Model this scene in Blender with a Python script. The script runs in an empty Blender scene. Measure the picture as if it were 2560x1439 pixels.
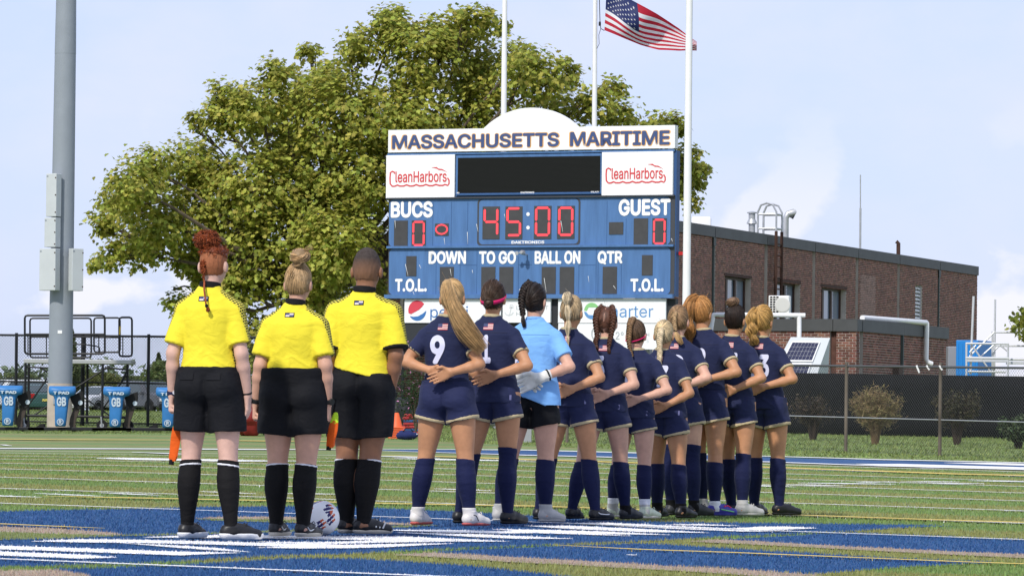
import bpy, bmesh, math, random
import numpy as np
from mathutils import Vector, Matrix
from mathutils.bvhtree import BVHTree
random.seed(7)
RNG = np.random.default_rng(7)
scene = bpy.context.scene
COL = scene.collection
PI = math.pi

# ------------------------------------------------------------------ camera
F, ROLL, YH, H = 11000.0, 0.0108, 1060.0, 0.877      # focal length in photo pixels, roll, horizon row, eye height
CR, SR = math.cos(ROLL), math.sin(ROLL)
cam_data = bpy.data.cameras.new('camera')
cam_data.sensor_width = 36.0
cam_data.lens = 36.0 * F / 2560.0
cam_data.shift_y = (YH - 719.5) / 2560.0
cam_data.clip_start, cam_data.clip_end = 0.5, 6000.0
camera = bpy.data.objects.new('camera', cam_data)
COL.objects.link(camera)
camera.matrix_world = Matrix(((CR, -SR, 0, 0), (0, 0, -1, 0), (SR, CR, 0, H), (0, 0, 0, 1)))
scene.camera = camera

# ------------------------------------------------------------------ light
SUN_ELEV, SUN_AZ = math.radians(44), math.radians(-154)   # azimuth from +Y, clockwise: behind the camera, to its left
sun_dir = Vector((math.sin(SUN_AZ) * math.cos(SUN_ELEV), math.cos(SUN_AZ) * math.cos(SUN_ELEV), math.sin(SUN_ELEV)))
sl = bpy.data.lights.new('sun', 'SUN')
sl.energy, sl.angle, sl.color = 3.35, math.radians(2.5), (1.0, 0.955, 0.88)
sun = bpy.data.objects.new('sun', sl)
COL.objects.link(sun)
sun.rotation_euler = sun_dir.to_track_quat('Z', 'Y').to_euler()
world = bpy.data.worlds.new('World')
scene.world = world
world.use_nodes = True
nt = world.node_tree
nt.nodes.clear()
N = nt.nodes.new
L = nt.links.new
wo = N('ShaderNodeOutputWorld'); bg = N('ShaderNodeBackground')
sky = N('ShaderNodeTexSky'); sky.sky_type = 'NISHITA'; sky.sun_disc = False
sky.sun_elevation, sky.sun_rotation = SUN_ELEV, SUN_AZ
sky.air_density, sky.dust_density, sky.ozone_density, sky.altitude = 1.0, 0.7, 2.2, 0
tc = N('ShaderNodeTexCoord'); mp = N('ShaderNodeMapping'); mp.inputs['Scale'].default_value = (9.0, 9.0, 17.0)
mp.inputs['Location'].default_value = (0.35, 0.0, 0.12)
nz = N('ShaderNodeTexNoise'); nz.inputs['Scale'].default_value = 1.6; nz.inputs['Detail'].default_value = 9; nz.inputs['Roughness'].default_value = 0.55
rp = N('ShaderNodeMapRange'); rp.inputs['From Min'].default_value = 0.40; rp.inputs['From Max'].default_value = 0.66
rp.inputs['To Min'].default_value = 0.46; rp.inputs['To Max'].default_value = 0.92
mx = N('ShaderNodeMix'); mx.data_type = 'RGBA'
mx.inputs[7].default_value = (6.0, 6.45, 8.3, 1)
haz = N('ShaderNodeMix'); haz.data_type = 'RGBA'; haz.inputs[0].default_value = 0.56; haz.inputs[7].default_value = (4.1, 5.25, 8.7, 1)
L(tc.outputs['Generated'], mp.inputs['Vector']); L(mp.outputs[0], nz.inputs['Vector'])
L(nz.outputs['Fac'], rp.inputs['Value']); L(rp.outputs[0], mx.inputs[0])
# low cumulus along the horizon
sep = N('ShaderNodeSeparateXYZ'); L(tc.outputs['Generated'], sep.inputs[0])
mp2 = N('ShaderNodeMapping'); mp2.inputs['Scale'].default_value = (26, 26, 40); mp2.inputs['Location'].default_value = (2.35, .4, 1.1); L(tc.outputs['Generated'], mp2.inputs['Vector'])
n2 = N('ShaderNodeTexNoise'); n2.inputs['Scale'].default_value = 0.8; n2.inputs['Detail'].default_value = 8; n2.inputs['Roughness'].default_value = 0.5; L(mp2.outputs[0], n2.inputs['Vector'])
r2_ = N('ShaderNodeMapRange'); r2_.inputs['From Min'].default_value = 0.55; r2_.inputs['From Max'].default_value = 0.60; L(n2.outputs['Fac'], r2_.inputs['Value'])
r3_ = N('ShaderNodeMapRange'); r3_.inputs['From Min'].default_value = 0.035; r3_.inputs['From Max'].default_value = 0.075; r3_.inputs['To Min'].default_value = 0.75; r3_.inputs['To Max'].default_value = 0.0; L(sep.outputs['Z'], r3_.inputs['Value'])
ml_ = N('ShaderNodeMath'); ml_.operation = 'MULTIPLY'; L(r2_.outputs[0], ml_.inputs[0]); L(r3_.outputs[0], ml_.inputs[1])
mc = N('ShaderNodeMix'); mc.data_type = 'RGBA'; mc.inputs[7].default_value = (7.8, 7.7, 8.1, 1)
L(sky.outputs[0], haz.inputs[6]); L(haz.outputs[2], mx.inputs[6]); L(ml_.outputs[0], mc.inputs[0]); L(mx.outputs[2], mc.inputs[6]); L(mc.outputs[2], bg.inputs['Color'])
bg.inputs['Strength'].default_value = 0.122
L(bg.outputs[0], wo.inputs['Surface'])
scene.view_settings.view_transform = 'Standard'
scene.view_settings.look = 'None'
scene.view_settings.exposure = 0.08
scene.view_settings.gamma = 1.0
scene.view_settings.use_curve_mapping = False
scene.render.engine = 'CYCLES'
scene.cycles.max_bounces = 6
scene.cycles.transparent_max_bounces = 8

# ------------------------------------------------------------------ photo geometry -> the place
TH, SLOPE, U0 = 0.3171, 0.0171, -20.2                 # direction of the yard lines and the crown of the field
CT, ST = math.cos(TH), math.sin(TH)
def _q(t): return (np.sqrt((t - U0) ** 2 + 9) + (t - U0)) * 0.5
def ground_z(X, Y):
    u = X * CT - Y * ST
    v = X * ST + Y * CT
    z = -SLOPE * (_q(u) - _q(0.0))
    b = np.maximum(v - 80.0, 0)
    z = z + 0.0115 * np.minimum(b, 45.0)
    z = z + 0.012 * np.clip(v - 100.0, 0, 26) * np.clip((-X - 2) / 6.0, 0, 1)
    return z
def ray(px, py):
    xc, yc = (px - 1280.0) / F, (YH - py) / F
    return xc * CR - yc * SR, xc * SR + yc * CR       # dX/dY, dZ/dY
def W(px, py, Y):
    a, b = ray(px, py)
    return Vector((a * Y, Y, H + b * Y))
def on_ground(px, py, lo=8.0, hi=170.0):
    a, b = ray(px, py)
    ys = np.linspace(lo, hi, 500)
    s = H + b * ys - ground_z(a * ys, ys)
    k = np.argmax(s < 0) if (s < 0).any() else len(ys) - 1
    y0, y1 = ys[max(k - 1, 0)], ys[k]
    for _ in range(24):
        m = 0.5 * (y0 + y1)
        if H + b * m - ground_z(a * m, m) > 0: y0 = m
        else: y1 = m
    return Vector((a * y0, y0, float(ground_z(a * y0, y0))))
def GZ(x, y): return float(ground_z(np.float64(x), np.float64(y)))

# ------------------------------------------------------------------ materials
_mats = {}
def mat(name, col, rough=0.6, var=0.0, vscale=8.0, stretch=(1, 1, 1), bump=0.0, bscale=60.0, metal=0.0, spec=0.3,
        island=0.0, objrand=0.0, emit=None, emit_s=1.0, hue=0.0, trans=0.0, sheen=0.0):
    if name in _mats: return _mats[name]
    m = bpy.data.materials.new(name); m.use_nodes = True
    t = m.node_tree; b = t.nodes['Principled BSDF']
    b.inputs['Base Color'].default_value = (*col, 1); b.inputs['Roughness'].default_value = rough
    b.inputs['Metallic'].default_value = metal; b.inputs['Specular IOR Level'].default_value = spec
    if sheen: b.inputs['Sheen Weight'].default_value = sheen
    if emit:
        b.inputs['Emission Color'].default_value = (*emit, 1); b.inputs['Emission Strength'].default_value = emit_s
    Nn, Ll = t.nodes.new, t.links.new
    fac = None
    tcn = Nn('ShaderNodeTexCoord'); mpn = Nn('ShaderNodeMapping'); mpn.inputs['Scale'].default_value = stretch
    Ll(tcn.outputs['Object'], mpn.inputs[0])
    def scaled(src, amt):
        r = Nn('ShaderNodeMapRange'); r.inputs['To Min'].default_value = 1 - amt; r.inputs['To Max'].default_value = 1 + amt
        Ll(src, r.inputs[0]); return r.outputs[0]
    facs = []
    if var:
        n = Nn('ShaderNodeTexNoise'); n.inputs['Scale'].default_value = vscale; n.inputs['Detail'].default_value = 5
        n.inputs['Roughness'].default_value = 0.6
        Ll(mpn.outputs[0], n.inputs['Vector'])
        r = Nn('ShaderNodeMapRange'); r.inputs['From Min'].default_value = 0.28; r.inputs['From Max'].default_value = 0.72
        r.inputs['To Min'].default_value = 1 - var; r.inputs['To Max'].default_value = 1 + var
        Ll(n.outputs[0], r.inputs[0]); facs.append(r.outputs[0])
    if island:
        g = Nn('ShaderNodeNewGeometry'); facs.append(scaled(g.outputs['Random Per Island'], island))
    if objrand:
        g = Nn('ShaderNodeObjectInfo'); facs.append(scaled(g.outputs['Random'], objrand))
    if facs:
        fac = facs[0]
        for f2 in facs[1:]:
            mu = Nn('ShaderNodeMath'); mu.operation = 'MULTIPLY'; Ll(fac, mu.inputs[0]); Ll(f2, mu.inputs[1]); fac = mu.outputs[0]
        hs = Nn('ShaderNodeHueSaturation'); hs.inputs['Color'].default_value = (*col, 1)
        Ll(fac, hs.inputs['Value'])
        if hue:
            g = Nn('ShaderNodeNewGeometry') if island else Nn('ShaderNodeObjectInfo')
            r = Nn('ShaderNodeMapRange'); r.inputs['To Min'].default_value = 0.5 - hue; r.inputs['To Max'].default_value = 0.5 + hue
            w = Nn('ShaderNodeMath'); w.operation = 'FRACT'; w2 = Nn('ShaderNodeMath'); w2.operation = 'MULTIPLY'; w2.inputs[1].default_value = 7.31
            Ll(g.outputs['Random Per Island' if island else 'Random'], w2.inputs[0]); Ll(w2.outputs[0], w.inputs[0])
            Ll(w.outputs[0], r.inputs[0]); Ll(r.outputs[0], hs.inputs['Hue'])
        Ll(hs.outputs[0], b.inputs['Base Color'])
    if bump:
        n = Nn('ShaderNodeTexNoise'); n.inputs['Scale'].default_value = bscale; n.inputs['Detail'].default_value = 4
        Ll(mpn.outputs[0], n.inputs['Vector'])
        bp = Nn('ShaderNodeBump'); bp.inputs['Strength'].default_value = bump; bp.inputs['Distance'].default_value = 0.01
        Ll(n.outputs[0], bp.inputs['Height']); Ll(bp.outputs[0], b.inputs['Normal'])
    if trans:
        tr = Nn('ShaderNodeBsdfTranslucent'); ms = Nn('ShaderNodeMixShader'); ms.inputs[0].default_value = trans
        src = b.inputs['Base Color'].links[0].from_socket if b.inputs['Base Color'].links else None
        if src: Ll(src, tr.inputs[0])
        else: tr.inputs[0].default_value = (*col, 1)
        Ll(b.outputs[0], ms.inputs[1]); Ll(tr.outputs[0], ms.inputs[2])
        Ll(ms.outputs[0], t.nodes['Material Output'].inputs[0])
    _mats[name] = m
    return m

# ------------------------------------------------------------------ mesh helpers
def tag(o, label=None, cat=None, group=None, kind=None):
    if label: o['label'] = label
    if cat: o['category'] = cat
    if group: o['group'] = group
    if kind: o['kind'] = kind
    return o
def empty(name, loc, rz=0.0, label=None, cat=None, group=None):
    o = bpy.data.objects.new(name, None); o.empty_display_size = 0.1
    o.location = loc; o.rotation_euler = (0, 0, rz); COL.objects.link(o)
    return tag(o, label, cat, group)
def link(name, me, parent=None):
    o = bpy.data.objects.new(name, me); COL.objects.link(o)
    if parent is not None: o.parent = parent
    return o
class MB:
    def __init__(s): s.v = []; s.f = []; s.m = []; s.cm = 0
    def add(s, vs, fs, mi=None):
        k = len(s.v); s.v.extend([tuple(p) for p in vs])
        for f in fs: s.f.append(tuple(i + k for i in f)); s.m.append(s.cm if mi is None else mi)
        return s
    def box(s, lo, hi, M=None, mi=None):
        x0, y0, z0 = lo; x1, y1, z1 = hi
        vs = [Vector(p) for p in ((x0, y0, z0), (x1, y0, z0), (x1, y1, z0), (x0, y1, z0), (x0, y0, z1), (x1, y0, z1), (x1, y1, z1), (x0, y1, z1))]
        if M is not None: vs = [M @ p for p in vs]
        return s.add(vs, [(0, 3, 2, 1), (4, 5, 6, 7), (0, 1, 5, 4), (1, 2, 6, 5), (2, 3, 7, 6), (3, 0, 4, 7)], mi)
    def bevbox(s, lo, hi, b, M=None, mi=None):
        bm = bmesh.new(); bmesh.ops.create_cube(bm, size=1.0)
        for v in bm.verts: v.co = Vector([(lo[i] + hi[i]) / 2 + v.co[i] * (hi[i] - lo[i]) for i in range(3)])
        bmesh.ops.bevel(bm, geom=bm.edges[:], offset=b, segments=2, profile=0.5, affect='EDGES')
        bm.verts.index_update()
        vs = [(M @ v.co) if M is not None else v.co.copy() for v in bm.verts]
        s.add(vs, [[v.index for v in f.verts] for f in bm.faces], mi); bm.free(); return s
    def tube(s, pts, r, n=8, caps=True, mi=None, closed=False):
        pts = [Vector(p) for p in pts]; k = len(pts)
        rs = r if isinstance(r, (list, tuple, np.ndarray)) else [r] * k
        vs = []; prev = None
        for i, p in enumerate(pts):
            a = pts[i - 1] if (i > 0 or closed) else p; c = pts[(i + 1) % k] if (i < k - 1 or closed) else p
            t = (c - a); t = t.normalized() if t.length > 1e-9 else Vector((0, 0, 1))
            if prev is None:
                up = Vector((0, 0, 1)) if abs(t.z) < 0.9 else Vector((1, 0, 0))
                x = t.cross(up).normalized()
            else:
                x = (prev - t * prev.dot(t)); x = x.normalized() if x.length > 1e-6 else t.orthogonal().normalized()
            prev = x; y = t.cross(x)
            for j in range(n):
                an = 2 * PI * j / n; vs.append(p + (x * math.cos(an) + y * math.sin(an)) * rs[i])
        fs = []
        for i in range(k if closed else k - 1):
            for j in range(n):
                a, b = i * n + j, i * n + (j + 1) % n; c, d = ((i + 1) % k) * n + (j + 1) % n, ((i + 1) % k) * n + j
                fs.append((a, b, c, d))
        if caps and not closed:
            fs.append(tuple(range(n - 1, -1, -1))); fs.append(tuple((k - 1) * n + j for j in range(n)))
        return s.add(vs, fs, mi)
    def prism(s, poly, M, depth, mi=None):
        """poly in local xy, extruded from z=0 to z=-depth"""
        n = len(poly)
        vs = [M @ Vector((p[0], p[1], 0)) for p in poly] + [M @ Vector((p[0], p[1], -depth)) for p in poly]
        fs = [tuple(range(n)), tuple(range(2 * n - 1, n - 1, -1))] + [(i, i + n, (i + 1) % n + n, (i + 1) % n) for i in range(n)]
        return s.add(vs, fs, mi)
    def lathe(s, prof, n=16, M=None, mi=None):
        vs = []
        for r, z in prof:
            for j in range(n):
                p = Vector((r * math.cos(2 * PI * j / n), r * math.sin(2 * PI * j / n), z)); vs.append(M @ p if M is not None else p)
        fs = [(i * n + j, i * n + (j + 1) % n, (i + 1) * n + (j + 1) % n, (i + 1) * n + j) for i in range(len(prof) - 1) for j in range(n)]
        fs.append(tuple(range(n - 1, -1, -1))); fs.append(tuple((len(prof) - 1) * n + j for j in range(n)))
        return s.add(vs, fs, mi)
    def build(s, name, mats, parent=None, smooth=False, kind=None):
        me = bpy.data.meshes.new(name); me.from_pydata(s.v, [], s.f)
        for m in (mats if isinstance(mats, (list, tuple)) else [mats]): me.materials.append(m)
        if any(s.m): me.polygons.foreach_set('material_index', s.m)
        if smooth: me.polygons.foreach_set('use_smooth', [True] * len(me.polygons)); me.set_sharp_from_angle(angle=0.75)
        me.update()
        o = link(name, me, parent)
        if kind: o['kind'] = kind
        return o
def rounded_rect(x0, y0, x1, y1, r, n=5):
    out = []
    for cx, cy, a in ((x1 - r, y1 - r, 0), (x0 + r, y1 - r, 90), (x0 + r, y0 + r, 180), (x1 - r, y0 + r, 270)):
        for k in range(n + 1):
            t = math.radians(a + 90 * k / n); out.append((cx + r * math.cos(t), cy + r * math.sin(t)))
    return out
import os
FONT = None
try: FONT = bpy.data.fonts.load(os.path.join(bpy.utils.system_resource('DATAFILES', path='fonts'), 'Inter.woff2'))
except Exception: FONT = None
def text_mesh(s, bold=0.0, depth=0.0, shear=0.0, spacing=1.0):
    c = bpy.data.curves.new('lettering', 'FONT'); c.body = s; c.size = 1.0; c.shear = shear
    if FONT: c.font = FONT
    c.space_character = spacing; c.resolution_u = 4
    o = bpy.data.objects.new('lettering', c); COL.objects.link(o)
    dg = bpy.context.evaluated_depsgraph_get()
    me0 = bpy.data.meshes.new_from_object(o.evaluated_get(dg))
    bpy.data.objects.remove(o); bpy.data.curves.remove(c)
    co = np.empty(len(me0.vertices) * 3); me0.vertices.foreach_get('co', co); co = co.reshape(-1, 3); fs = [tuple(q.vertices) for q in me0.polygons]; bpy.data.meshes.remove(me0)
    V, Fs = [co], list(fs)
    if bold > 0:                       # heavier weight: the same letters, spread outwards
        for q in range(8):
            d = np.array([math.cos(q * PI / 4), math.sin(q * PI / 4), 0]) * bold; d[2] = 0.0006 * (q + 1)
            k = len(co) * (q + 1); V.append(co + d); Fs += [tuple(v + k for v in f) for f in fs]
    V = np.concatenate(V); me = bpy.data.meshes.new('lettering'); me.from_pydata(V.tolist(), [], Fs)
    return me, V
def fit_text(s, x0, y0, x1, y1, M, material, parent, name='lettering', bold=0.02, depth=0.004, lift=0.004, **kw):
    """text stretched to the rectangle x0..x1, y0..y1 of the plane M (z = towards the viewer)"""
    me, co = text_mesh(s, bold, 0.0, **kw)
    lo, hi = co.min(0), co.max(0)
    sx, sy = (x1 - x0) / max(hi[0] - lo[0], 1e-6), (y1 - y0) / max(hi[1] - lo[1], 1e-6)
    co2 = np.column_stack([(co[:, 0] - lo[0]) * sx + x0, (co[:, 1] - lo[1]) * sy + y0, lift + co[:, 2] * .4])
    me.vertices.foreach_set('co', co2.ravel())
    me.transform(M)
    me.materials.clear(); me.materials.append(material); me.update()
    return link(name, me, parent)
class Plane:
    """a vertical plane through a world point, running along yaw; pixel -> local (u to the right, w up) coordinates"""
    def __init__(s, p, yaw):
        s.p = Vector(p); s.u = Vector((math.cos(yaw), math.sin(yaw), 0)); s.w = Vector((0, 0, 1)); s.n = s.u.cross(s.w)
        if s.n.y > 0: s.n = -s.n
        s.M = Matrix(((s.u.x, 0, s.n.x, p[0]), (s.u.y, 0, s.n.y, p[1]), (0, 1, 0, p[2]), (0, 0, 0, 1)))
    def hit(s, px, py):
        a, b = ray(px, py); d = Vector((a, 1, b)); o = Vector((0, 0, H))
        t = (s.p - o).dot(s.n) / d.dot(s.n); q = o + d * t - s.p
        return q.dot(s.u), q.z
# numpy value noise
_perm = RNG.random((64, 64, 64)).astype(np.float32)
def vnoise(P):
    P = np.asarray(P, np.float32); i = np.floor(P).astype(int); f = P - i; f = f * f * (3 - 2 * f); i &= 63; j = (i + 1) & 63
    def g(a, b, c): return _perm[a, b, c]
    x0, y0, z0, x1, y1, z1 = i[:, 0], i[:, 1], i[:, 2], j[:, 0], j[:, 1], j[:, 2]
    fx, fy, fz = f[:, 0], f[:, 1], f[:, 2]
    a = g(x0, y0, z0) * (1 - fx) + g(x1, y0, z0) * fx; b = g(x0, y1, z0) * (1 - fx) + g(x1, y1, z0) * fx
    c = g(x0, y0, z1) * (1 - fx) + g(x1, y0, z1) * fx; d = g(x0, y1, z1) * (1 - fx) + g(x1, y1, z1) * fx
    return ((a * (1 - fy) + b * fy) * (1 - fz) + (c * (1 - fy) + d * fy) * fz) * 2 - 1
# ================================================================== GROUND
TURF_G, TURF_O = (0.145, 0.215, 0.062), (0.205, 0.215, 0.072)
C_BLUE, C_WHITE, C_TAN, C_YEL, C_LINE = (0.024, 0.080, 0.200), (0.78, 0.77, 0.76), (0.33, 0.262, 0.20), (0.62, 0.47, 0.12), (0.74, 0.74, 0.72)
def turf_material(name, col, alt=None):
    m = bpy.data.materials.new(name); m.use_nodes = True
    t = m.node_tree; b = t.nodes['Principled BSDF']; Nn, Ll = t.nodes.new, t.links.new
    b.inputs['Roughness'].default_value = 0.75; b.inputs['Specular IOR Level'].default_value = 0.25
    tcn = Nn('ShaderNodeTexCoord')
    base = None
    if alt:
        dt = Nn('ShaderNodeVectorMath'); dt.operation = 'DOT_PRODUCT'; dt.inputs[1].default_value = (ST, CT, 0)
        Ll(tcn.outputs['Object'], dt.inputs[0])
        wob = Nn('ShaderNodeTexNoise'); wob.inputs['Scale'].default_value = 0.7; wob.inputs['Detail'].default_value = 3
        Ll(tcn.outputs['Object'], wob.inputs['Vector'])
        ad = Nn('ShaderNodeMath'); ad.operation = 'MULTIPLY_ADD'; ad.inputs[1].default_value = 0.35; Ll(wob.outputs[0], ad.inputs[0]); Ll(dt.outputs['Value'], ad.inputs[2])
        sb = Nn('ShaderNodeMath'); sb.operation = 'SUBTRACT'; sb.inputs[1].default_value = 30.06 + 0.17; Ll(ad.outputs[0], sb.inputs[0])
        dv = Nn('ShaderNodeMath'); dv.operation = 'DIVIDE'; dv.inputs[1].default_value = 4.53; Ll(sb.outputs[0], dv.inputs[0])
        fr = Nn('ShaderNodeMath'); fr.operation = 'FRACT'; Ll(dv.outputs[0], fr.inputs[0])
        rr = Nn('ShaderNodeMapRange'); rr.inputs['From Min'].default_value = 0.47; rr.inputs['From Max'].default_value = 0.53; Ll(fr.outputs[0], rr.inputs[0])
        mm = Nn('ShaderNodeMix'); mm.data_type = 'RGBA'; mm.inputs[6].default_value = (*col, 1); mm.inputs[7].default_value = (*alt, 1)
        Ll(rr.outputs[0], mm.inputs[0]); base = mm.outputs[2]
    mp1 = Nn('ShaderNodeMapping'); mp1.inputs['Scale'].default_value = (1.0, 0.35, 1.0); Ll(tcn.outputs['Object'], mp1.inputs[0])
    n1 = Nn('ShaderNodeTexNoise'); n1.inputs['Scale'].default_value = 70; n1.inputs['Detail'].default_value = 4; n1.inputs['Roughness'].default_value = 0.8
    n2 = Nn('ShaderNodeTexNoise'); n2.inputs['Scale'].default_value = 1.3; n2.inputs['Detail'].default_value = 5
    Ll(mp1.outputs[0], n1.inputs['Vector']); Ll(tcn.outputs['Object'], n2.inputs['Vector'])
    r1 = Nn('ShaderNodeMapRange'); r1.inputs['From Min'].default_value = 0.3; r1.inputs['From Max'].default_value = 0.7; r1.inputs['To Min'].default_value = 0.72; r1.inputs['To Max'].default_value = 1.28
    r2 = Nn('ShaderNodeMapRange'); r2.inputs['From Min'].default_value = 0.3; r2.inputs['From Max'].default_value = 0.7; r2.inputs['To Min'].default_value = 0.88; r2.inputs['To Max'].default_value = 1.12
    Ll(n1.outputs[0], r1.inputs[0]); Ll(n2.outputs[0], r2.inputs[0])
    mu = Nn('ShaderNodeMath'); mu.operation = 'MULTIPLY'; Ll(r1.outputs[0], mu.inputs[0]); Ll(r2.outputs[0], mu.inputs[1])
    hs = Nn('ShaderNodeHueSaturation'); Ll(mu.outputs[0], hs.inputs['Value'])
    if base: Ll(base, hs.inputs['Color'])
    else: hs.inputs['Color'].default_value = (*col, 1)
    Ll(hs.outputs[0], b.inputs['Base Color'])
    bp = Nn('ShaderNodeBump'); bp.inputs['Strength'].default_value = 0.6; bp.inputs['Distance'].default_value = 0.012
    Ll(n1.outputs[0], bp.inputs['Height']); Ll(bp.outputs[0], b.inputs['Normal'])
    return m
M_TURF = turf_material('artificial_turf', TURF_O, TURF_G)
M_BLUE = turf_material('blue_turf', C_BLUE); M_TAN = turf_material('tan_turf', C_TAN)
M_WHITE = turf_material('white_turf', C_WHITE); M_YEL = turf_material('yellow_line', C_YEL); M_LINE = turf_material('white_line', C_LINE)
M_GREEN = turf_material('green_turf', (0.165, 0.195, 0.062))
# edge of the turf, as seen along the far side
edge_pts = [on_ground(*p) for p in ((-900, 1066), (0, 1082), (440, 1085), (640, 1087), (1000, 1098), (1300, 1113), (1640, 1126), (1960, 1140), (2560, 1155), (3400, 1178))]
ex, ey = [p.x for p in edge_pts], [p.y for p in edge_pts]
def edge_y(x): return float(np.interp(x, ex, ey))
def sheet(name, xs, rows, fn, material, dz):
    m = MB(); nr = len(rows)
    for x in xs:
        for t in rows:
            y = fn(x, t); m.v.append((x, y, GZ(x, y) + dz))
    for i in range(len(xs) - 1):
        for j in range(nr - 1):
            a = i * nr + j; m.f.append((a, a + nr, a + nr + 1, a + 1)); m.m.append(0)
    return m.build(name, material, smooth=True, kind='structure')
XS = sorted(set([-700, -400, -200, -120, -80, -60, -45, -35, -28, -22] + [k * 1.0 for k in range(-18, 19)] + [22, 28, 35, 45, 60, 80, 120, 200, 400, 700]))
sheet('turf_field', XS, [k / 60 for k in range(61)], lambda x, t: -30 + (edge_y(x) + 30) * t, M_TURF, 0.0)
m_grass = mat('grass_ground', (0.150, 0.195, 0.050), 0.85, var=0.40, vscale=1.1, bump=0.8, bscale=30)
sheet('grass_ground', XS, [0, .004, .01, .02, .03, .045, .06, .09, .12, .16, .2, .25, .3, .4, .6, 1.0], lambda x, t: edge_y(x) - 2.0 + 1900 * t ** 1.6, m_grass, -0.03)

PAINT = []          # (polygon in world xy, colour) in painting order, for the blades
paint_level = [0.004]
def paint(name, px_polys, material, col, level, world=False):
    bm = bmesh.new()
    for poly in px_polys:
        pts = [Vector(p) for p in poly] if world else [on_ground(*p) for p in poly]
        # subdivide long edges so the sheet follows the ground
        P2 = []
        for a, b in zip(pts, pts[1:] + pts[:1]):
            k = max(1, int((b - a).length / 0.8))
            for i in range(k):
                q = a.lerp(b, i / k); P2.append((q.x, q.y, GZ(q.x, q.y) + level))
        vs = [bm.verts.new(p) for p in P2]
        es = [bm.edges.new((vs[i], vs[(i + 1) % len(vs)])) for i in range(len(vs))]
        bmesh.ops.triangle_fill(bm, use_beauty=True, use_dissolve=False, edges=es, normal=(0, 0, 1))
        PAINT.append((np.array([(p[0], p[1]) for p in P2]), col))
    for f in bm.faces:
        if f.normal.z < 0: f.normal_flip()
    me = bpy.data.meshes.new(name); bm.to_mesh(me); bm.free(); me.materials.append(material)
    return tag(link(name, me), kind='structure')
def streak(spine, w):
    n = len(spine); top, bot = [], []
    for i, (x, y) in enumerate(spine):
        k = min(i, n - 1 - i); hw = 0.25 if k == 0 else w * 0.5
        if i == 0 and x < 0 or i == n - 1 and x > 2560: hw = w * 0.5
        top.append((x, y - hw)); bot.append((x, y + hw))
    return top + bot[::-1]
paint('midfield_logo', [
    [(-500, 1292), (-150, 1283), (0, 1280), (130, 1276), (320, 1273), (500, 1268), (670, 1267), (830, 1267), (927, 1270), (1040, 1275), (1160, 1280), (1296, 1288), (1411, 1295), (1515, 1301), (1635, 1305),
     (1860, 1308), (1962, 1309), (2120, 1311), (2300, 1313.6), (2390, 1315), (2280, 1319), (2120, 1329), (2000, 1335), (1860, 1341), (1800, 1343), (1690, 1350), (1499, 1358), (1362, 1364), (1160, 1372), (1023, 1378), (859, 1387), (640, 1394), (492, 1403), (328, 1411), (191, 1416), (0, 1420), (-500, 1428)],
    [(137, 1426), (273, 1421.7), (410, 1417.6), (560, 1408), (700, 1399), (804, 1397), (913, 1400), (1050, 1408), (1187, 1418), (1280, 1428), (1360, 1437), (1480, 1452), (1550, 1475), (-100, 1480), (0, 1450)],
    [(1077, 1382), (1187, 1374), (1280, 1371), (1380, 1367), (1471, 1364.5), (1594, 1359.5), (1690, 1364), (1827, 1373), (2051, 1386), (2215, 1397), (2407, 1405), (2489, 1407.6), (2407, 1412), (2270, 1418), (2130, 1429), (2040, 1437), (1950, 1433), (1827, 1423), (1690, 1418), (1553, 1410), (1417, 1402), (1280, 1395), (1187, 1389)],
    [(1786, 1350), (1860, 1347), (1969, 1340.6), (2065, 1334), (2133, 1332), (2270, 1338), (2407, 1345), (2560, 1350), (2800, 1360), (2800, 1398), (2560, 1388), (2407, 1381.6), (2270, 1375), (2133, 1369), (1997, 1361), (1881, 1354)],
], M_BLUE, C_BLUE, 0.004)
paint('logo_green_ring', [
    [(-500, 1335), (0, 1331.5), (100, 1335), (164, 1337), (273, 1340), (380, 1338), (492, 1335), (656, 1329), (850, 1322), (968, 1317), (1080, 1313), (1100, 1316), (968, 1322), (850, 1327), (656, 1334), (410, 1340), (273, 1343), (137, 1349), (0, 1352), (-500, 1356)],
    [(480, 1300), (560, 1299), (700, 1300), (800, 1304), (900, 1311), (920, 1315), (800, 1311), (700, 1308), (560, 1304)],
], M_GREEN, (0.165, 0.195, 0.062), 0.008)
paint('logo_tan_outline', [
    [(-300, 1314), (0, 1319), (137, 1323), (273, 1333), (312, 1338.5), (273, 1340), (164, 1337), (0, 1331.5), (-300, 1328)],
    [(478, 1297), (560, 1294), (700, 1293), (800, 1297), (900, 1304), (960, 1307), (1028, 1311), (1030, 1315), (940, 1312), (800, 1303), (700, 1300.5), (560, 1299)],
    [(982, 1389), (1077, 1384), (1187, 1389), (1280, 1395), (1417, 1402), (1553, 1410), (1690, 1418.5), (1827, 1424), (1950, 1433.5), (2060, 1441), (1960, 1449), (1827, 1438), (1690, 1429), (1553, 1422), (1417, 1414), (1280, 1408), (1187, 1401), (1105, 1396)],
    [(1717, 1355.6), (1786, 1350.5), (1881, 1354), (1997, 1361), (2133, 1369), (2270, 1375), (2407, 1381.6), (2560, 1388), (2800, 1398), (2800, 1408), (2560, 1397), (2407, 1390), (2270, 1383), (2133, 1376), (1997, 1369), (1860, 1362)],
    [(-100, 1432), (0, 1430), (137, 1428), (215, 1440), (260, 1460), (-100, 1470)],
], M_TAN, C_TAN, 0.008)
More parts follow.
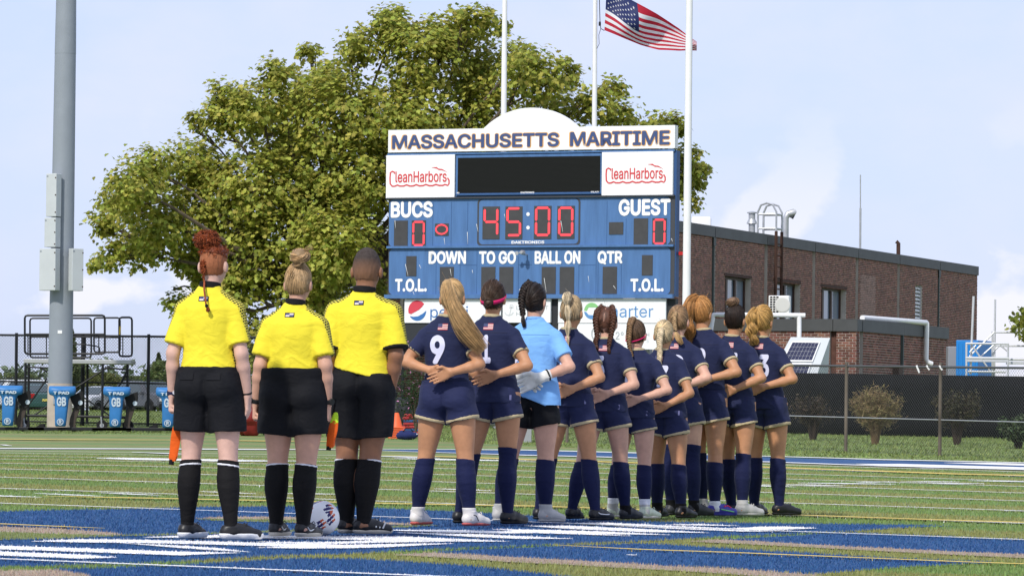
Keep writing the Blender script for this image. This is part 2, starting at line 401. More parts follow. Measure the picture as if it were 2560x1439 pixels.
paint('logo_white_letters', [streak(s, w) for s, w in [
    ([(358, 1347), (480, 1345), (700, 1346), (900, 1350), (1060, 1354), (1275, 1357)], 7),
    ([(78, 1357), (200, 1356), (330, 1357), (520, 1361), (700, 1366), (880, 1370), (960, 1368), (1135, 1362)], 8),
    ([(300, 1361), (450, 1371), (540, 1377), (626, 1384)], 6),
    ([(-60, 1371), (100, 1376), (300, 1383), (450, 1388), (600, 1386)], 9),
    ([(-60, 1386), (100, 1392), (200, 1396), (292, 1398)], 10),
    ([(640, 1358), (800, 1362), (960, 1357), (1100, 1355), (1200, 1352)], 6),
    ([(640, 1373), (760, 1372), (883, 1374)], 6),
    ([(954, 1328), (1100, 1331), (1250, 1334), (1340, 1333), (1578, 1343)], 6),
    ([(990, 1334), (1180, 1342), (1300, 1347), (1433, 1350)], 7),
    ([(830, 1344), (1000, 1348), (1140, 1354), (1275, 1357)], 7),
    ([(1230, 1326), (1350, 1331), (1500, 1335), (1676, 1340)], 7),
    ([(1310, 1317), (1420, 1321), (1600, 1329), (1772, 1335)], 8),
    ([(1400, 1311), (1520, 1313), (1700, 1322), (1850, 1328), (1990, 1331)], 7),
    ([(1660, 1315), (1740, 1314.5), (1849, 1317)], 4),
    ([(1800, 1326), (1900, 1323.5), (1960, 1323), (2045, 1323)], 8),
]], M_WHITE, C_WHITE, 0.012)
paint('end_zone_paint', [[(930, 1123.5), (1150, 1123.5), (1310, 1126), (1500, 1130), (1700, 1136), (1876, 1141), (1960, 1144), (2200, 1150), (2560, 1157), (2900, 1164), (2900, 1184), (2560, 1175), (2200, 1165), (1960, 1157), (1876, 1154), (1700, 1148), (1500, 1142), (1310, 1138), (1150, 1133), (1000, 1127)]], M_BLUE, C_BLUE, 0.004)
paint('end_zone_lettering', [streak([(2140, 1160), (2250, 1163), (2400, 1167), (2700, 1175)], 7), streak([(2360, 1157), (2480, 1159), (2700, 1166)], 5), streak([(2300, 1170), (2420, 1170), (2700, 1177)], 2.5)], M_WHITE, C_WHITE, 0.008)
def vline(v, u0, u1, w, z=0.0):
    out = []
    for uu, vv in ((u0, v - w / 2), (u1, v - w / 2), (u1, v + w / 2), (u0, v + w / 2)):
        x = uu * CT + vv * ST; y = -uu * ST + vv * CT; out.append((x, y, 0))
    return out
def fit_v(p):
    q = on_ground(*p); return q.x * ST + q.y * CT
yl = []
for v, w in ((20.26, .11), (25.4, .0), (30.06, .11), (34.57, .12), (39.08, .13), (43.6, .14), (48.0, .15), (52.4, .16), (56.6, .17), (61.2, .18), (65.8, .2)):
    if w: yl.append(vline(v, -60, 45, w))
paint('yard_lines', yl, M_LINE, C_LINE, 0.016, world=True)
dashes = [((-60, 1241), (105, 1246)), ((85, 1236), (258, 1243.5)), ((246, 1234.5), (402, 1241)), ((500, 1231), (640, 1237)), ((700, 1236), (845, 1238)), ((1085, 1224), (1230, 1229)), ((1995, 1209), (2240, 1212)), ((1960, 1213), (2110, 1216)), ((2250, 1206), (2400, 1206)), ((2420, 1203), (2600, 1206)), ((2300, 1210), (2460, 1210)), ((2510, 1279), (2700, 1282)),
          ((0, 1112), (30, 1115)), ((0, 1121), (70, 1122.5)), ((330, 1131), (480, 1137)), ((2140, 1207), (2240, 1206)), ((1830, 1214), (1990, 1219)), ((1565, 1391), (1592, 1392)), ((930, 1141), (1100, 1146))]
paint('hash_marks', [streak([a, ((a[0] + b[0]) / 2, (a[1] + b[1]) / 2), b], 2.2) for a, b in dashes] +
      [streak([(-400, 1121), (-100, 1121.5), (300, 1122.5), (640, 1124), (930, 1123.5)], 2.2), streak([(930, 1123), (1310, 1125.5), (1700, 1135.5), (2200, 1149.5), (2900, 1164)], 1.8), streak([(930, 1127), (1310, 1138.5), (1700, 1148.5), (2200, 1165.5), (2900, 1184)], 1.8),
       streak([(240, 1147), (330, 1148.5), (480, 1151), (700, 1154)], 5), streak([(430, 1152), (560, 1154), (760, 1154)], 2.5), streak([(985, 1146.5), (1100, 1150), (1340, 1153.5)], 3.5)], M_LINE, C_LINE, 0.014)
paint('soccer_lines', [streak([(105, 1244), (300, 1248), (672, 1255.5), (1000, 1263), (1340, 1269), (1700, 1281), (1960, 1290), (2300, 1302), (2700, 1314)], 2.2),
                       streak([(-200, 1097), (0, 1098.5), (150, 1100), (460, 1101)], 1.6), streak([(560, 1102), (640, 1103), (900, 1105)], 1.6),
                       streak([(930, 1139), (1150, 1144), (1300, 1150), (1600, 1159), (1960, 1171), (2400, 1187), (2700, 1193)], 2.4),
                       streak([(1380, 1368), (1600, 1379), (1860, 1388), (2100, 1398), (2400, 1410), (2700, 1420)], 2.0),
                       streak([(-60, 1312), (70, 1318), (150, 1321.5), (262, 1326)], 1.8)], M_YEL, C_YEL, 0.018)
# blades of artificial grass near the camera: nobody could count them
def in_poly(P, poly):
    x, y = P[:, 0], P[:, 1]; c = np.zeros(len(P), bool)
    bx0, by0 = poly.min(0); bx1, by1 = poly.max(0)
    k = np.where((x >= bx0) & (x <= bx1) & (y >= by0) & (y <= by1))[0]
    if len(k) == 0: return c
    xx, yy = x[k], y[k]; cc = np.zeros(len(k), bool)
    a = poly; b = np.roll(poly, -1, 0)
    for (x1, y1), (x2, y2) in zip(a, b):
        if y1 == y2: continue
        s = ((y1 > yy) != (y2 > yy)) & (xx < (x2 - x1) * (yy - y1) / (y2 - y1) + x1); cc ^= s
    c[k] = cc; return c
def blades():
    nb = 400000
    d = 19.5 + 48.0 * RNG.random(nb) ** 1.7
    t = (RNG.random(nb) - 0.5) * 1.30
    X = d * t * 2560 / F; Y = d
    P = np.column_stack([X, Y])
    v = X * ST + Y * CT
    ph = np.mod((v - 30.06) / 4.53, 1.0)
    col = np.where((ph < 0.5)[:, None], np.array(TURF_O), np.array(TURF_G))
    for poly, c in PAINT:
        k = in_poly(P, poly); col[k] = c
    col = col * (1.0 + 0.36 * RNG.random((nb, 1))) * (1 + 0.06 * RNG.standard_normal((nb, 3)))
    Z = ground_z(X, Y)
    h = 0.004 + 0.007 * RNG.random(nb); h[RNG.random(nb) < 0.015] *= 1.9
    a = RNG.random(nb) * 2 * PI; wd = 0.0020 + 0.00006 * d
    dx, dy = np.cos(a) * wd, np.sin(a) * wd
    lx, ly = RNG.standard_normal(nb) * 0.006, RNG.standard_normal(nb) * 0.006
    V = np.empty((nb, 3, 3), np.float32)
    V[:, 0] = np.column_stack([X - dx, Y - dy, Z]); V[:, 1] = np.column_stack([X + dx, Y + dy, Z]); V[:, 2] = np.column_stack([X + lx, Y + ly, Z + h + 0.014])
    me = bpy.data.meshes.new('turf_blades')
    me.vertices.add(nb * 3); me.vertices.foreach_set('co', V.ravel())
    me.loops.add(nb * 3); me.loops.foreach_set('vertex_index', np.arange(nb * 3, dtype=np.int32))
    me.polygons.add(nb); me.polygons.foreach_set('loop_start', np.arange(0, nb * 3, 3, dtype=np.int32))
    me.update(calc_edges=True)
    at = me.color_attributes.new('paint', 'FLOAT_COLOR', 'POINT')
    c4 = np.ones((nb, 3, 4), np.float32); c4[:, :, :3] = np.clip(col, 0.003, 1)[:, None, :]
    at.data.foreach_set('color', c4.ravel())
    m = bpy.data.materials.new('turf_blade'); m.use_nodes = True; t = m.node_tree; b = t.nodes['Principled BSDF']
    an = t.nodes.new('ShaderNodeAttribute'); an.attribute_name = 'paint'
    t.links.new(an.outputs['Color'], b.inputs['Base Color']); b.inputs['Roughness'].default_value = 0.6; b.inputs['Specular IOR Level'].default_value = 0.3
    me.materials.append(m)
    tag(link('turf_blades', me), kind='stuff')
blades()
def grass_tufts():
    nb = 90000
    px = RNG.uniform(-80, 2660, nb); d = RNG.uniform(70, 150, nb)
    X = (px - 1280) / F * d; Y = d
    ok = Y > np.interp(X, ex, ey) + 0.05
    X, Y, d = X[ok], Y[ok], d[ok]; nb = len(X)
    Z = ground_z(X, Y) - 0.03
    h = 0.02 + 0.045 * RNG.random(nb); a = RNG.random(nb) * 2 * PI; wd = 0.012
    V = np.empty((nb, 3, 3), np.float32)
    V[:, 0] = np.column_stack([X - np.cos(a) * wd, Y - np.sin(a) * wd, Z]); V[:, 1] = np.column_stack([X + np.cos(a) * wd, Y + np.sin(a) * wd, Z])
    V[:, 2] = np.column_stack([X + RNG.standard_normal(nb) * .04, Y + RNG.standard_normal(nb) * .04, Z + h])
    me = bpy.data.meshes.new('lawn_grass'); me.from_pydata(V.reshape(-1, 3).tolist(), [], np.arange(nb * 3).reshape(-1, 3).tolist())
    me.materials.append(mat('lawn_blade', (0.165, 0.220, 0.058), 0.7, var=0.35, vscale=0.6, island=0.35, hue=0.03))
    tag(link('lawn_grass', me), kind='stuff')
grass_tufts()
# ================================================================== BRICK BUILDING
m_brick = mat('brick', (0.185, 0.078, 0.056), 0.85, var=0.25, vscale=3, island=0.45, hue=0.012)
m_brick1 = mat('brick_single', (0.185, 0.078, 0.056), 0.85, var=0.25, vscale=3, objrand=0.42, hue=0.012)
m_brickpale = mat('brick_pale', (0.26, 0.15, 0.125), 0.85, island=0.3)
m_mortar = mat('mortar', (0.50, 0.45, 0.40), 0.95, var=0.15, vscale=2)
m_coping = mat('coping_metal', (0.075, 0.078, 0.080), 0.55, var=0.15, vscale=1.5)
m_darkframe = mat('window_frame_brown', (0.055, 0.030, 0.022), 0.5)
m_glass = mat('window_glass', (0.16, 0.20, 0.26), 0.06, spec=0.9)
m_winback = mat('window_dark', (0.02, 0.02, 0.022), 0.8)
m_greenpipe = mat('downpipe_green', (0.022, 0.032, 0.028), 0.45)
m_rust = mat('rusty_steel', (0.060, 0.030, 0.022), 0.8, var=0.3, vscale=4)
m_galv = mat('galvanised', (0.46, 0.47, 0.48), 0.42, metal=0.5, var=0.12, vscale=5)
m_white = mat('white_paint', (0.80, 0.80, 0.79), 0.45, var=0.04, vscale=3)
m_black = mat('black_steel', (0.012, 0.013, 0.015), 0.45)
AX = math.radians(20.1)
bld = empty('brick_building', W(1690, 1064, 165) - Vector((0, 0, 0.6)), 0, 'long low brick building with dark windows receding behind the scoreboard', 'building')
def at_root(o):
    if o.parent is bld: o.matrix_parent_inverse = bld.matrix_basis.inverted()
    return o
MAIN = Plane((W(1690, 1064, 165).x, 165, 0.0), PI / 2 - AX)          # runs away from the camera
EXTF = Plane((W(2138, 1064, 130).x, 130, 0.0), -AX)                   # front of the low extension
EXTS = Plane((W(2138, 1064, 130).x, 130, 0.0), PI / 2 - AX)           # its receding side
cb = MAIN.p; HT = MAIN.hit(1690, 551)[1]
EH = EXTF.hit(2130, 797)[1]
u_end = MAIN.hit(2443, 700)[0]; u_start = -5.0
eu_end = EXTS.hit(2367, 850)[0]
ef_start = -((EXTF.p - MAIN.p).dot(EXTF.u))                            # where the extension meets the main wall
def wall_cells(P, u0, u1, w0, w1, holes, depth, name, material):
    us = sorted({u0, u1, *[h[0] for h in holes], *[h[2] for h in holes]}); ws = sorted({w0, w1, *[h[1] for h in holes], *[h[3] for h in holes]})
    m = MB()
    for a, b in zip(us, us[1:]):
        for c, d in zip(ws, ws[1:]):
            x, y = (a + b) / 2, (c + d) / 2
            if any(h[0] < x < h[2] and h[1] < y < h[3] for h in holes): continue
            m.box((a, c, -depth), (b, d, 0), P.M)
    return at_root(m.build(name, material, bld))
def lay_bricks(P, u0, u1, w0, w1, holes, singles, pale=None, bl=0.213, bh=0.0762, jt=0.017):
    """running bond; the nearest `singles` bricks are objects of their own, the rest one mesh"""
    R = []
    k0, k1 = int(math.floor(w0 / bh)), int(math.ceil(w1 / bh))
    for k in range(k0, k1):
        wa, wb = max(k * bh + jt / 2, w0), min((k + 1) * bh - jt / 2, w1)
        if wb - wa < 0.02: continue
        off = (k % 2) * bl / 2
        j0, j1 = int(math.floor((u0 - off) / bl)), int(math.ceil((u1 - off) / bl))
        for j in range(j0, j1):
            ua, ub = max(j * bl + off + jt / 2, u0), min((j + 1) * bl + off - jt / 2, u1)
            cuts = [(ua, ub)]
            for h in holes:
                if h[1] < (wa + wb) / 2 < h[3]:
                    nc = []
                    for a, b in cuts:
                        if b <= h[0] or a >= h[2]: nc.append((a, b)); continue
                        if a < h[0]: nc.append((a, h[0]))
                        if b > h[2]: nc.append((h[2], b))
                    cuts = nc
            for a, b in cuts:
                if b - a > 0.04: R.append((a, b, wa, wb))
    def emit(Rs, name, material):
        R2 = np.array(Rs); n = len(R2)
        if n == 0: return
        pr = 0.008 + 0.006 * RNG.random(n)
        lo = np.full(n, -0.004)
        c = np.empty((n, 8, 3))
        for i, (uu, ww, dd) in enumerate(((0, 2, lo), (1, 2, lo), (1, 3, lo), (0, 3, lo), (0, 2, pr), (1, 2, pr), (1, 3, pr), (0, 3, pr))):
            c[:, i, 0] = R2[:, uu]; c[:, i, 1] = R2[:, ww]; c[:, i, 2] = dd
        Mx = np.array(P.M); V = c.reshape(-1, 3) @ Mx[:3, :3].T + Mx[:3, 3]
        fs = np.array([(4, 5, 6, 7), (0, 1, 5, 4), (1, 2, 6, 5), (2, 3, 7, 6), (3, 0, 4, 7)])
        Fc = (np.arange(n)[:, None, None] * 8 + fs[None]).reshape(-1, 4)
        me = bpy.data.meshes.new(name); me.from_pydata(V.tolist(), [], Fc.tolist()); me.materials.append(material)
        o = at_root(link(name, me, bld)); o['kind'] = 'stuff'
    if pale:
        pl = [r for r in R if pale[0] < (r[0] + r[1]) / 2 < pale[2] and pale[1] < (r[2] + r[3]) / 2 < pale[3]]
        R = [r for r in R if r not in set(pl)]; emit(pl, 'pale_brickwork', m_brickpale)
    if singles:
        full = [r for r in R if r[1] - r[0] > bl - jt - 0.002]
        full.sort(key=singles[1]); pick = full[:singles[0]]; sp = set(pick); R = [r for r in R if r not in sp]
        hb = MB().box((-(bl - jt) / 2, -(bh - jt) / 2, -0.004), ((bl - jt) / 2, (bh - jt) / 2, 0.012), None)
        me0 = None
        for r in pick:
            T = P.M @ Matrix.Translation(((r[0] + r[1]) / 2, (r[2] + r[3]) / 2, random.uniform(-0.002, 0.003)))
            if me0 is None:
                o = hb.build('brick', m_brick1, bld); me0 = o.data
            else: o = link('brick', me0, bld)
            at_root(o); o.matrix_basis = T
    emit(R, 'brickwork', m_brick)
def hitbox(P, x0, y0, x1, y1):
    a, b = P.hit(x0, y1), P.hit(x1, y0); ym = (y0 + y1) / 2
    return (a[0], P.hit((x0 + x1) / 2, y1)[1], b[0], P.hit((x0 + x1) / 2, y0)[1])
wins = [hitbox(MAIN, 1811, 693, 1877, 790), hitbox(MAIN, 1934, 706, 2000, 800), hitbox(MAIN, 2052, 720, 2115, 812)]
louv = hitbox(MAIN, 2287, 713, 2305, 806)
grooves = [MAIN.hit(px, 700)[0] for px in (1783, 1914, 2034, 2142, 2246, 2347)]
gh = [(u - 0.22, 0.3, u + 0.22, HT - 0.42) for u in grooves]
holes = wins + [louv]
wall_cells(MAIN, u_start, u_end, 0.0, HT - 0.05, holes + gh, 0.45, 'wall', m_mortar)
lay_bricks(MAIN, -2.0, u_end, 3.6, HT - 0.42, holes + gh, None, pale=hitbox(MAIN, 2149, 686, 2188, 802))
m_recess = mat('shaded_recess_brick', (0.10, 0.048, 0.036), 0.9, var=0.3, vscale=6)  # brick colour darkened to carry the shadow inside the recesses
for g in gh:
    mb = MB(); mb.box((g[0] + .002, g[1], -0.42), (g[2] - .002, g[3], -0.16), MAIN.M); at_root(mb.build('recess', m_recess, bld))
# far end, near end and roof
mb = MB(); mb.box((u_start, 0, -8), (u_end - 0.01, HT - 0.06, -0.46), MAIN.M); at_root(mb.build('roof', m_coping, bld))
bounds = [u_start] + grooves + [u_end + 0.05]
for a, b in zip(bounds, bounds[1:]):
    k = MB(); k.box((a + 0.03, HT - 0.42, -0.55), (b - 0.03, HT, 0.07), MAIN.M); at_root(k.build('coping', m_coping, bld))
for px in (1783, 2347):
    u = MAIN.hit(px, 700)[0]
    k = MB(); k.tube([MAIN.M @ Vector((u, 0.5, -0.06)), MAIN.M @ Vector((u, HT - 0.42, -0.06))], 0.10, 8); k.box((u - .16, HT - .75, -.14), (u + .16, HT - .44, .06), MAIN.M)
    at_root(k.build('downpipe', m_greenpipe, bld))
for wn in wins:
    u0, w0, u1, w1 = wn
    fr = MB(); cs = [u0, u0 + (u1 - u0) * 0.28, u0 + (u1 - u0) * 0.62, u1 - 0.02]
    for c in cs: fr.box((c - 0.0 if c == u0 else c - 0.12, w0, -0.32), (c + 0.12 if c != cs[-1] else c, w1, -0.22), MAIN.M)
    fr.box((u0, w1 - 0.10, -0.33), (u1, w1 - 0.001, -0.215), MAIN.M)
    wo_ = at_root(fr.build('window', m_darkframe, bld))
    for a, b in zip(cs, cs[1:]):
        p = MB(); p.box((a + .1, w0, -0.30), (b - .1, w1 - .1, -0.285), MAIN.M); o = p.build('pane', m_glass, wo_)
    bk = MB(); bk.box((u0, w0, -0.44), (u1, w1, -0.38), MAIN.M); o = bk.build('window_backing', m_winback, wo_)  # plain dark sheet closing the opening behind the panes
    li = MB(); li.box((u0 - .1, w1, -0.2), (u1 + .1, w1 + .12, 0.02), MAIN.M); at_root(li.build('lintel', m_rust, bld))
u0, w0, u1, w1 = louv
fr = MB(); fr.box((u0, w0, -0.3), (u0 + .08, w1, -0.05), MAIN.M); lv = at_root(fr.build('louvre_vent', m_galv, bld))
fr = MB(); fr.box((u1 - .08, w0, -0.3), (u1, w1, -0.05), MAIN.M); fr.build('jamb', m_galv, lv)
for k in range(10):
    z = w0 + (w1 - w0) * k / 10
    s = MB(); s.add([MAIN.M @ Vector(p) for p in ((u0 + .08, z, -.05), (u1 - .08, z, -.05), (u1 - .08, z + (w1 - w0) / 13, -.22), (u0 + .08, z + (w1 - w0) / 13, -.22), (u0 + .08, z + .03, -.05), (u1 - .08, z + .03, -.05), (u1 - .08, z + (w1 - w0) / 13 + .03, -.22), (u0 + .08, z + (w1 - w0) / 13 + .03, -.22))],
                    [(0, 1, 5, 4), (3, 7, 6, 2), (4, 5, 6, 7), (0, 3, 2, 1), (0, 4, 7, 3), (1, 2, 6, 5)])
    o = s.build('slat', m_white, lv)
# extension
eg = [EXTF.hit(px, 850)[0] for px in (2083,)]
es = [EXTS.hit(2141.5, 850)[0], EXTS.hit(2255, 850)[0]]
egh = [(u - 0.10, 0.2, u + 0.10, EH - 0.36) for u in eg]
esh = [(u - 0.22, 0.2, u + 0.22, EH - 0.36) for u in es]; esh[0] = (0.35, .2, .75, EH - .36)
wall_cells(EXTF, ef_start, 0.0, 0.0, EH - 0.05, egh, 0.4, 'extension_wall', m_mortar)
wall_cells(EXTS, 0.01, eu_end, 0.0, EH - 0.05, esh, 0.4, 'extension_wall', m_mortar)
lay_bricks(EXTF, EXTF.hit(1780, 850)[0], 0.0, 1.6, EH - 0.36, egh, (300, lambda r: -min(r[0], -0.0) * 1.0 + (EH - r[3]) * 0.9))
lay_bricks(EXTF, EXTF.hit(930, 850)[0], EXTF.hit(1200, 850)[0], 1.2, EH - 0.36, [], None)
lay_bricks(EXTS, 0.0, eu_end, 1.2, EH - 0.36, esh, None)
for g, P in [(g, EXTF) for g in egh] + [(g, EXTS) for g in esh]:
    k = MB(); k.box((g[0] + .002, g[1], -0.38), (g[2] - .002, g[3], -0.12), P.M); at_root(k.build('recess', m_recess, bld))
for a, b in ((ef_start, eg[0]), (eg[0], 0.06)):
    k = MB(); k.box((a + .01, EH - .36, -.5), (b - .01, EH, .06), EXTF.M); at_root(k.build('coping', m_coping, bld))
for a, b in ((0.52, 0.55 + es[1] - 0.5), (es[1] + 0.06, eu_end + .05)):
    k = MB(); k.box((a, EH - .36, -.5), (b, EH, .062), EXTS.M); at_root(k.build('coping', m_coping, bld))
k = MB(); k.box((0.42, 0.1, -15.4), (eu_end - .02, EH - .12, -0.41), EXTS.M); at_root(k.build('extension_roof', m_coping, bld))
bx = hitbox(EXTF, 940, 668, 1110, 830)          # taller block behind the scoreboard
k = MB(); k.box((bx[0], EH - .4, -3), (bx[2], bx[3], .03), EXTF.M); at_root(k.build('wall', m_mortar, bld))
k = MB(); k.box((bx[0] - .05, bx[3], -3.05), (bx[2], bx[3] + .2, .09), EXTF.M); at_root(k.build('coping', m_coping, bld))
EX2 = Plane(EXTF.p + EXTF.n * .03, -AX); lay_bricks(EX2, bx[0], bx[0] + .8, EH - .3, bx[3], [], None)
u = es[1]; k = MB(); k.tube([EXTS.M @ Vector((u, 0.4, -.05)), EXTS.M @ Vector((u, EH - .36, -.05))], 0.11, 8); at_root(k.build('downpipe', m_greenpipe, bld))
k = MB(); k.box((EXTS.hit(2232, 900)[0], 0.3, 0), (EXTS.hit(2242, 900)[0], EXTS.hit(2236, 912)[1], .2), EXTS.M); at_root(k.build('utility_box', m_rust, bld))
# roof furniture, all fixed to the building
RY = 1.2
def roofpt(px, py, back): # a point `back` metres behind the parapet, seen at px,py
    P2 = Plane(MAIN.M @ Vector((0, 0, -back)), PI / 2 - AX); u, w = P2.hit(px, py); return P2.M @ Vector((u, w, 0))
k = MB(); a = roofpt(1880, 585, .8); b = roofpt(1880, 533, .8)
k.tube([(a.x, a.y, HT - .4), b], 0.135, 12); c0 = roofpt(1880, 554, .8); k.lathe([(.14, 0), (.22, .02), (.14, .20)], 12, Matrix.Translation((b.x, b.y, c0.z - .1)))
k.lathe([(.20, 0), (.20, .04), (.05, .08)], 12, Matrix.Translation((b.x, b.y, b.z))); at_root(k.build('flue', m_galv, bld, True))
k = MB(); a = roofpt(1964, 590, .9); b = roofpt(1964, 545, .9); c = roofpt(1986, 541, .9)
k.tube([(a.x, a.y, HT - .4), b, b + Vector((.1, 0, .18)), b + Vector((.32, 0, .25)), (c.x - .15, c.y, b.z + .2), (c.x, c.y, c.z)], .13, 12); at_root(k.build('vent_pipe', m_galv, bld, True))
k = MB(); a = roofpt(2246, 640, .5); b = roofpt(2246, 608, .5); k.tube([(a.x, a.y, HT - .4), b, b + Vector((-.1, 0, .08))], .09, 8); at_root(k.build('vent_pipe', m_rust, bld, True))
k = MB(); a = roofpt(2151, 630, .15); b = roofpt(2151, 437, .15); m_ = roofpt(2151, 520, .15)
k.tube([(a.x, a.y, HT - 3.0), (m_.x, m_.y, m_.z)], .055, 6); k.tube([m_, b], .03, 6); at_root(k.build('antenna', m_galv, bld, True))
k = MB(); a = roofpt(1728, 565, 3.0); b = roofpt(1771, 549, 3.0); k.bevbox((min(a.x, b.x), a.y - .5, HT - .5), (max(a.x, b.x), a.y + 2, b.z), .08); at_root(k.build('roof_unit', m_white, bld, True))
# caged roof ladder
lad = MB(); zt = MAIN.hit(1930, 508)[1]; lu0, lu1 = MAIN.hit(1919, 640)[0], MAIN.hit(1950, 640)[0]
lb = MAIN.hit(1930, 735)[1]
lad = MB()
lw = 0.55; lc = MAIN.hit(1931, 640)[0]
for s, uu in ((-1, lc - .34), (1, lc + .44)):
    lad.tube([MAIN.M @ Vector((uu, lb - 2, .25)), MAIN.M @ Vector((uu, HT + .15, .25))], .07, 6)
lado = at_root(lad.build('ladder', m_rust, bld))
k = MB()
for uu in (lc - .34, lc + .44):
    a0 = Vector((uu, HT - .3, .25)); k.tube([MAIN.M @ Vector(p) for p in ((uu, HT - .6, .25), (uu, zt - .35, .25), (uu, zt - .08, .1), (uu, zt, -.15), (uu, zt - .08, -.4), (uu, zt - .35, -.52), (uu, HT - .4, -.52))], .045, 6)
for zz in (HT + .25, HT + .25 + (zt - HT) * .45):
    k.tube([MAIN.M @ Vector((lc - .34, zz, -.52)), MAIN.M @ Vector((lc - .34, zz, .25)), MAIN.M @ Vector((lc + .44, zz, .25)), MAIN.M @ Vector((lc + .44, zz, -.52))], .04, 6)
o = k.build('ladder_rail', m_galv, lado)
for i in range(16):
    zz = lb - 1.6 + i * .45
    if zz < HT: k = MB(); k.tube([MAIN.M @ Vector((lc - .34, zz, .25)), MAIN.M @ Vector((lc + .44, zz, .25))], .03, 5); o = k.build('rung', m_rust, lado)
# air conditioner on its stand on the extension roof
def thing_at(name, p, label, cat, group=None, rz=0): return empty(name, p, rz, label, cat, group)
p = W(1949, 785, 170); s = 170 / F
ac = thing_at('air_conditioner', p, 'white air conditioner outdoor unit by the brick wall under a window', 'air conditioner', rz=-0.2)
w_, h_ = 52 * s, 46 * s
MB().bevbox((-w_ / 2, -.25, 0), (w_ / 2, .25, h_), .03).build('casing', m_white, ac)
k = MB()
for i in range(7):
    for j in range(3): k.box((-w_ / 2 + .06 + j * .12, -.262, .06 + i * h_ / 7.6), (-w_ / 2 + .15 + j * .12, -.245, .12 + i * h_ / 7.6))
k.build('vent_slots', m_black, ac)
k = MB(); k.lathe([(h_ * .42, 0), (h_ * .42, .02), (h_ * .36, .03)], 20, Matrix.Translation((w_ * .18, -.25, h_ / 2)) @ Matrix.Rotation(PI / 2, 4, 'X')); k.build('fan_grille', mat('pale_plastic', (.62, .62, .60), .5), ac)
k = MB()
for sx in (-1, 1): k.box((sx * w_ * .4 - .04, -.2, EH - p.z), (sx * w_ * .4 + .04, .2, -.004))
k.build('stand', m_galv, ac)
# white pipe rail and white pipe along the extension
k = MB(); Y1 = 124
k.tube([W(1770, 870, Y1), W(1782, 793, Y1), W(1783, 787, Y1), W(1790, 786, Y1), W(2013, 788, Y1)], .068, 10)
k.tube([W(1998, 790, Y1), W(1997, 1000, Y1)], .068, 10)
k.tube([W(1768, 870, Y1), W(1768, 1010, Y1)], .068, 10)
tag(k.build('pipe_rail', m_white, None, True), 'white pipe rail standing before the brick extension', 'rail')
k = MB(); a = EXTS.hit(2180, 803); b = EXTS.hit(2306, 806); c = EXTS.hit(2304, 905)
k.tube([EXTS.M @ Vector(q) for q in ((a[0], EH + .08, -.3), (b[0], b[1], .12), (b[0], b[1] - .02, .14), (c[0], c[1] + .1, .14), (c[0], c[1], .2), (c[0] + .1, c[1] - .05, .3))], .082, 10)
tag(k.build('white_pipe', m_white, None, True), 'white elbow pipe hanging down the side of the brick extension', 'pipe')

# ================================================================== SCOREBOARD
BY = 122.0
BD = Plane(W(972, 742, BY + 1.6), -0.40)
_o = BD.hit(972, 742); 
sb = empty('scoreboard', (BD.p.x, BD.p.y, GZ(BD.p.x, BD.p.y)), 0, 'tall blue electronic scoreboard showing 45:00 under a white MASSACHUSETTS MARITIME header', 'scoreboard')
def sbp(o):
    if o.parent is sb: o.matrix_parent_inverse = sb.matrix_basis.inverted()
    return o
m_sblue = mat('scoreboard_blue', (0.075, 0.168, 0.360), 0.45, var=0.16, vscale=2.2, stretch=(2.5, 2.5, .35), spec=0.35)
m_strim = mat('scoreboard_trim', (0.055, 0.060, 0.070), 0.5)
m_sedge = mat('scoreboard_edge', (0.030, 0.085, 0.215), 0.5)  # darker blue carries the shade of the cabinet side; panel joints share it
m_sdig = mat('digit_panel_grey', (0.058, 0.058, 0.060), 0.55, var=0.12, vscale=5)
m_screen = mat('led_screen', (0.006, 0.007, 0.006), 0.75)
m_led = mat('led_red', (0.7, 0.05, 0.06), 0.4, emit=(1.0, 0.07, 0.10), emit_s=0.75)
m_off = mat('sign_white', (0.84, 0.84, 0.83), 0.5, var=0.02, vscale=1.5)
m_text = mat('letter_white', (0.85, 0.85, 0.85), 0.5)
m_navy = mat('letter_navy', (0.055, 0.085, 0.200), 0.5); m_orange = mat('letter_orange', (0.78, 0.42, 0.12), 0.5)
m_red = mat('letter_red', (0.62, 0.060, 0.070), 0.5)
m_post = mat('post_grey', (0.30, 0.31, 0.33), 0.5, var=.06, vscale=2)
def hb(x0, y0, x1, y1): # photo rectangle on the board -> local u0,w0,u1,w1
    a, b = BD.hit(x0, y1), BD.hit(x1, y1); c = BD.hit(x0, y0)
    return a[0], a[1], b[0], c[1]
def slab(name, x0, y0, x1, y1, d0, d1, material, par=None, yr=None, bev=0):
    u0, w0, u1, w1 = hb(x0, y0, x1, y1); k = MB()
    if bev: k.bevbox((u0, w0, d0), (u1, w1, d1), bev, BD.M)
    else: k.box((u0, w0, d0), (u1, w1, d1), BD.M)
    return sbp(k.build(name, material, par or sb))
def btext(s, x0, y0, x1, y1, lift, material, par=None, name='lettering', **kw):
    u0, w0, u1, w1 = hb(x0, y0, x1, y1)
    M2 = BD.M.copy(); return sbp(fit_text(s, u0, w0, u1, w1, M2, material, par or sb, name, lift=lift, **kw))
cab = slab('cabinet', 971, 387, 1688, 742, -0.26, 0.0, m_sedge)
hd = slab('header_sign', 974, 326, 1690, 382, -0.14, 0.10, m_off)
btext('MASSACHUSETTS', 981.5, 337.3, 1403.5, 376.3, .103, m_orange, hd, bold=.050); btext('MARITIME', 1426, 329.5, 1680, 368.8, .103, m_orange, hd, bold=.050)
btext('MASSACHUSETTS', 984, 339, 1401, 374, .107, m_navy, hd, bold=.028); btext('MARITIME', 1428.5, 331, 1677.5, 366.5, .107, m_navy, hd, bold=.028)
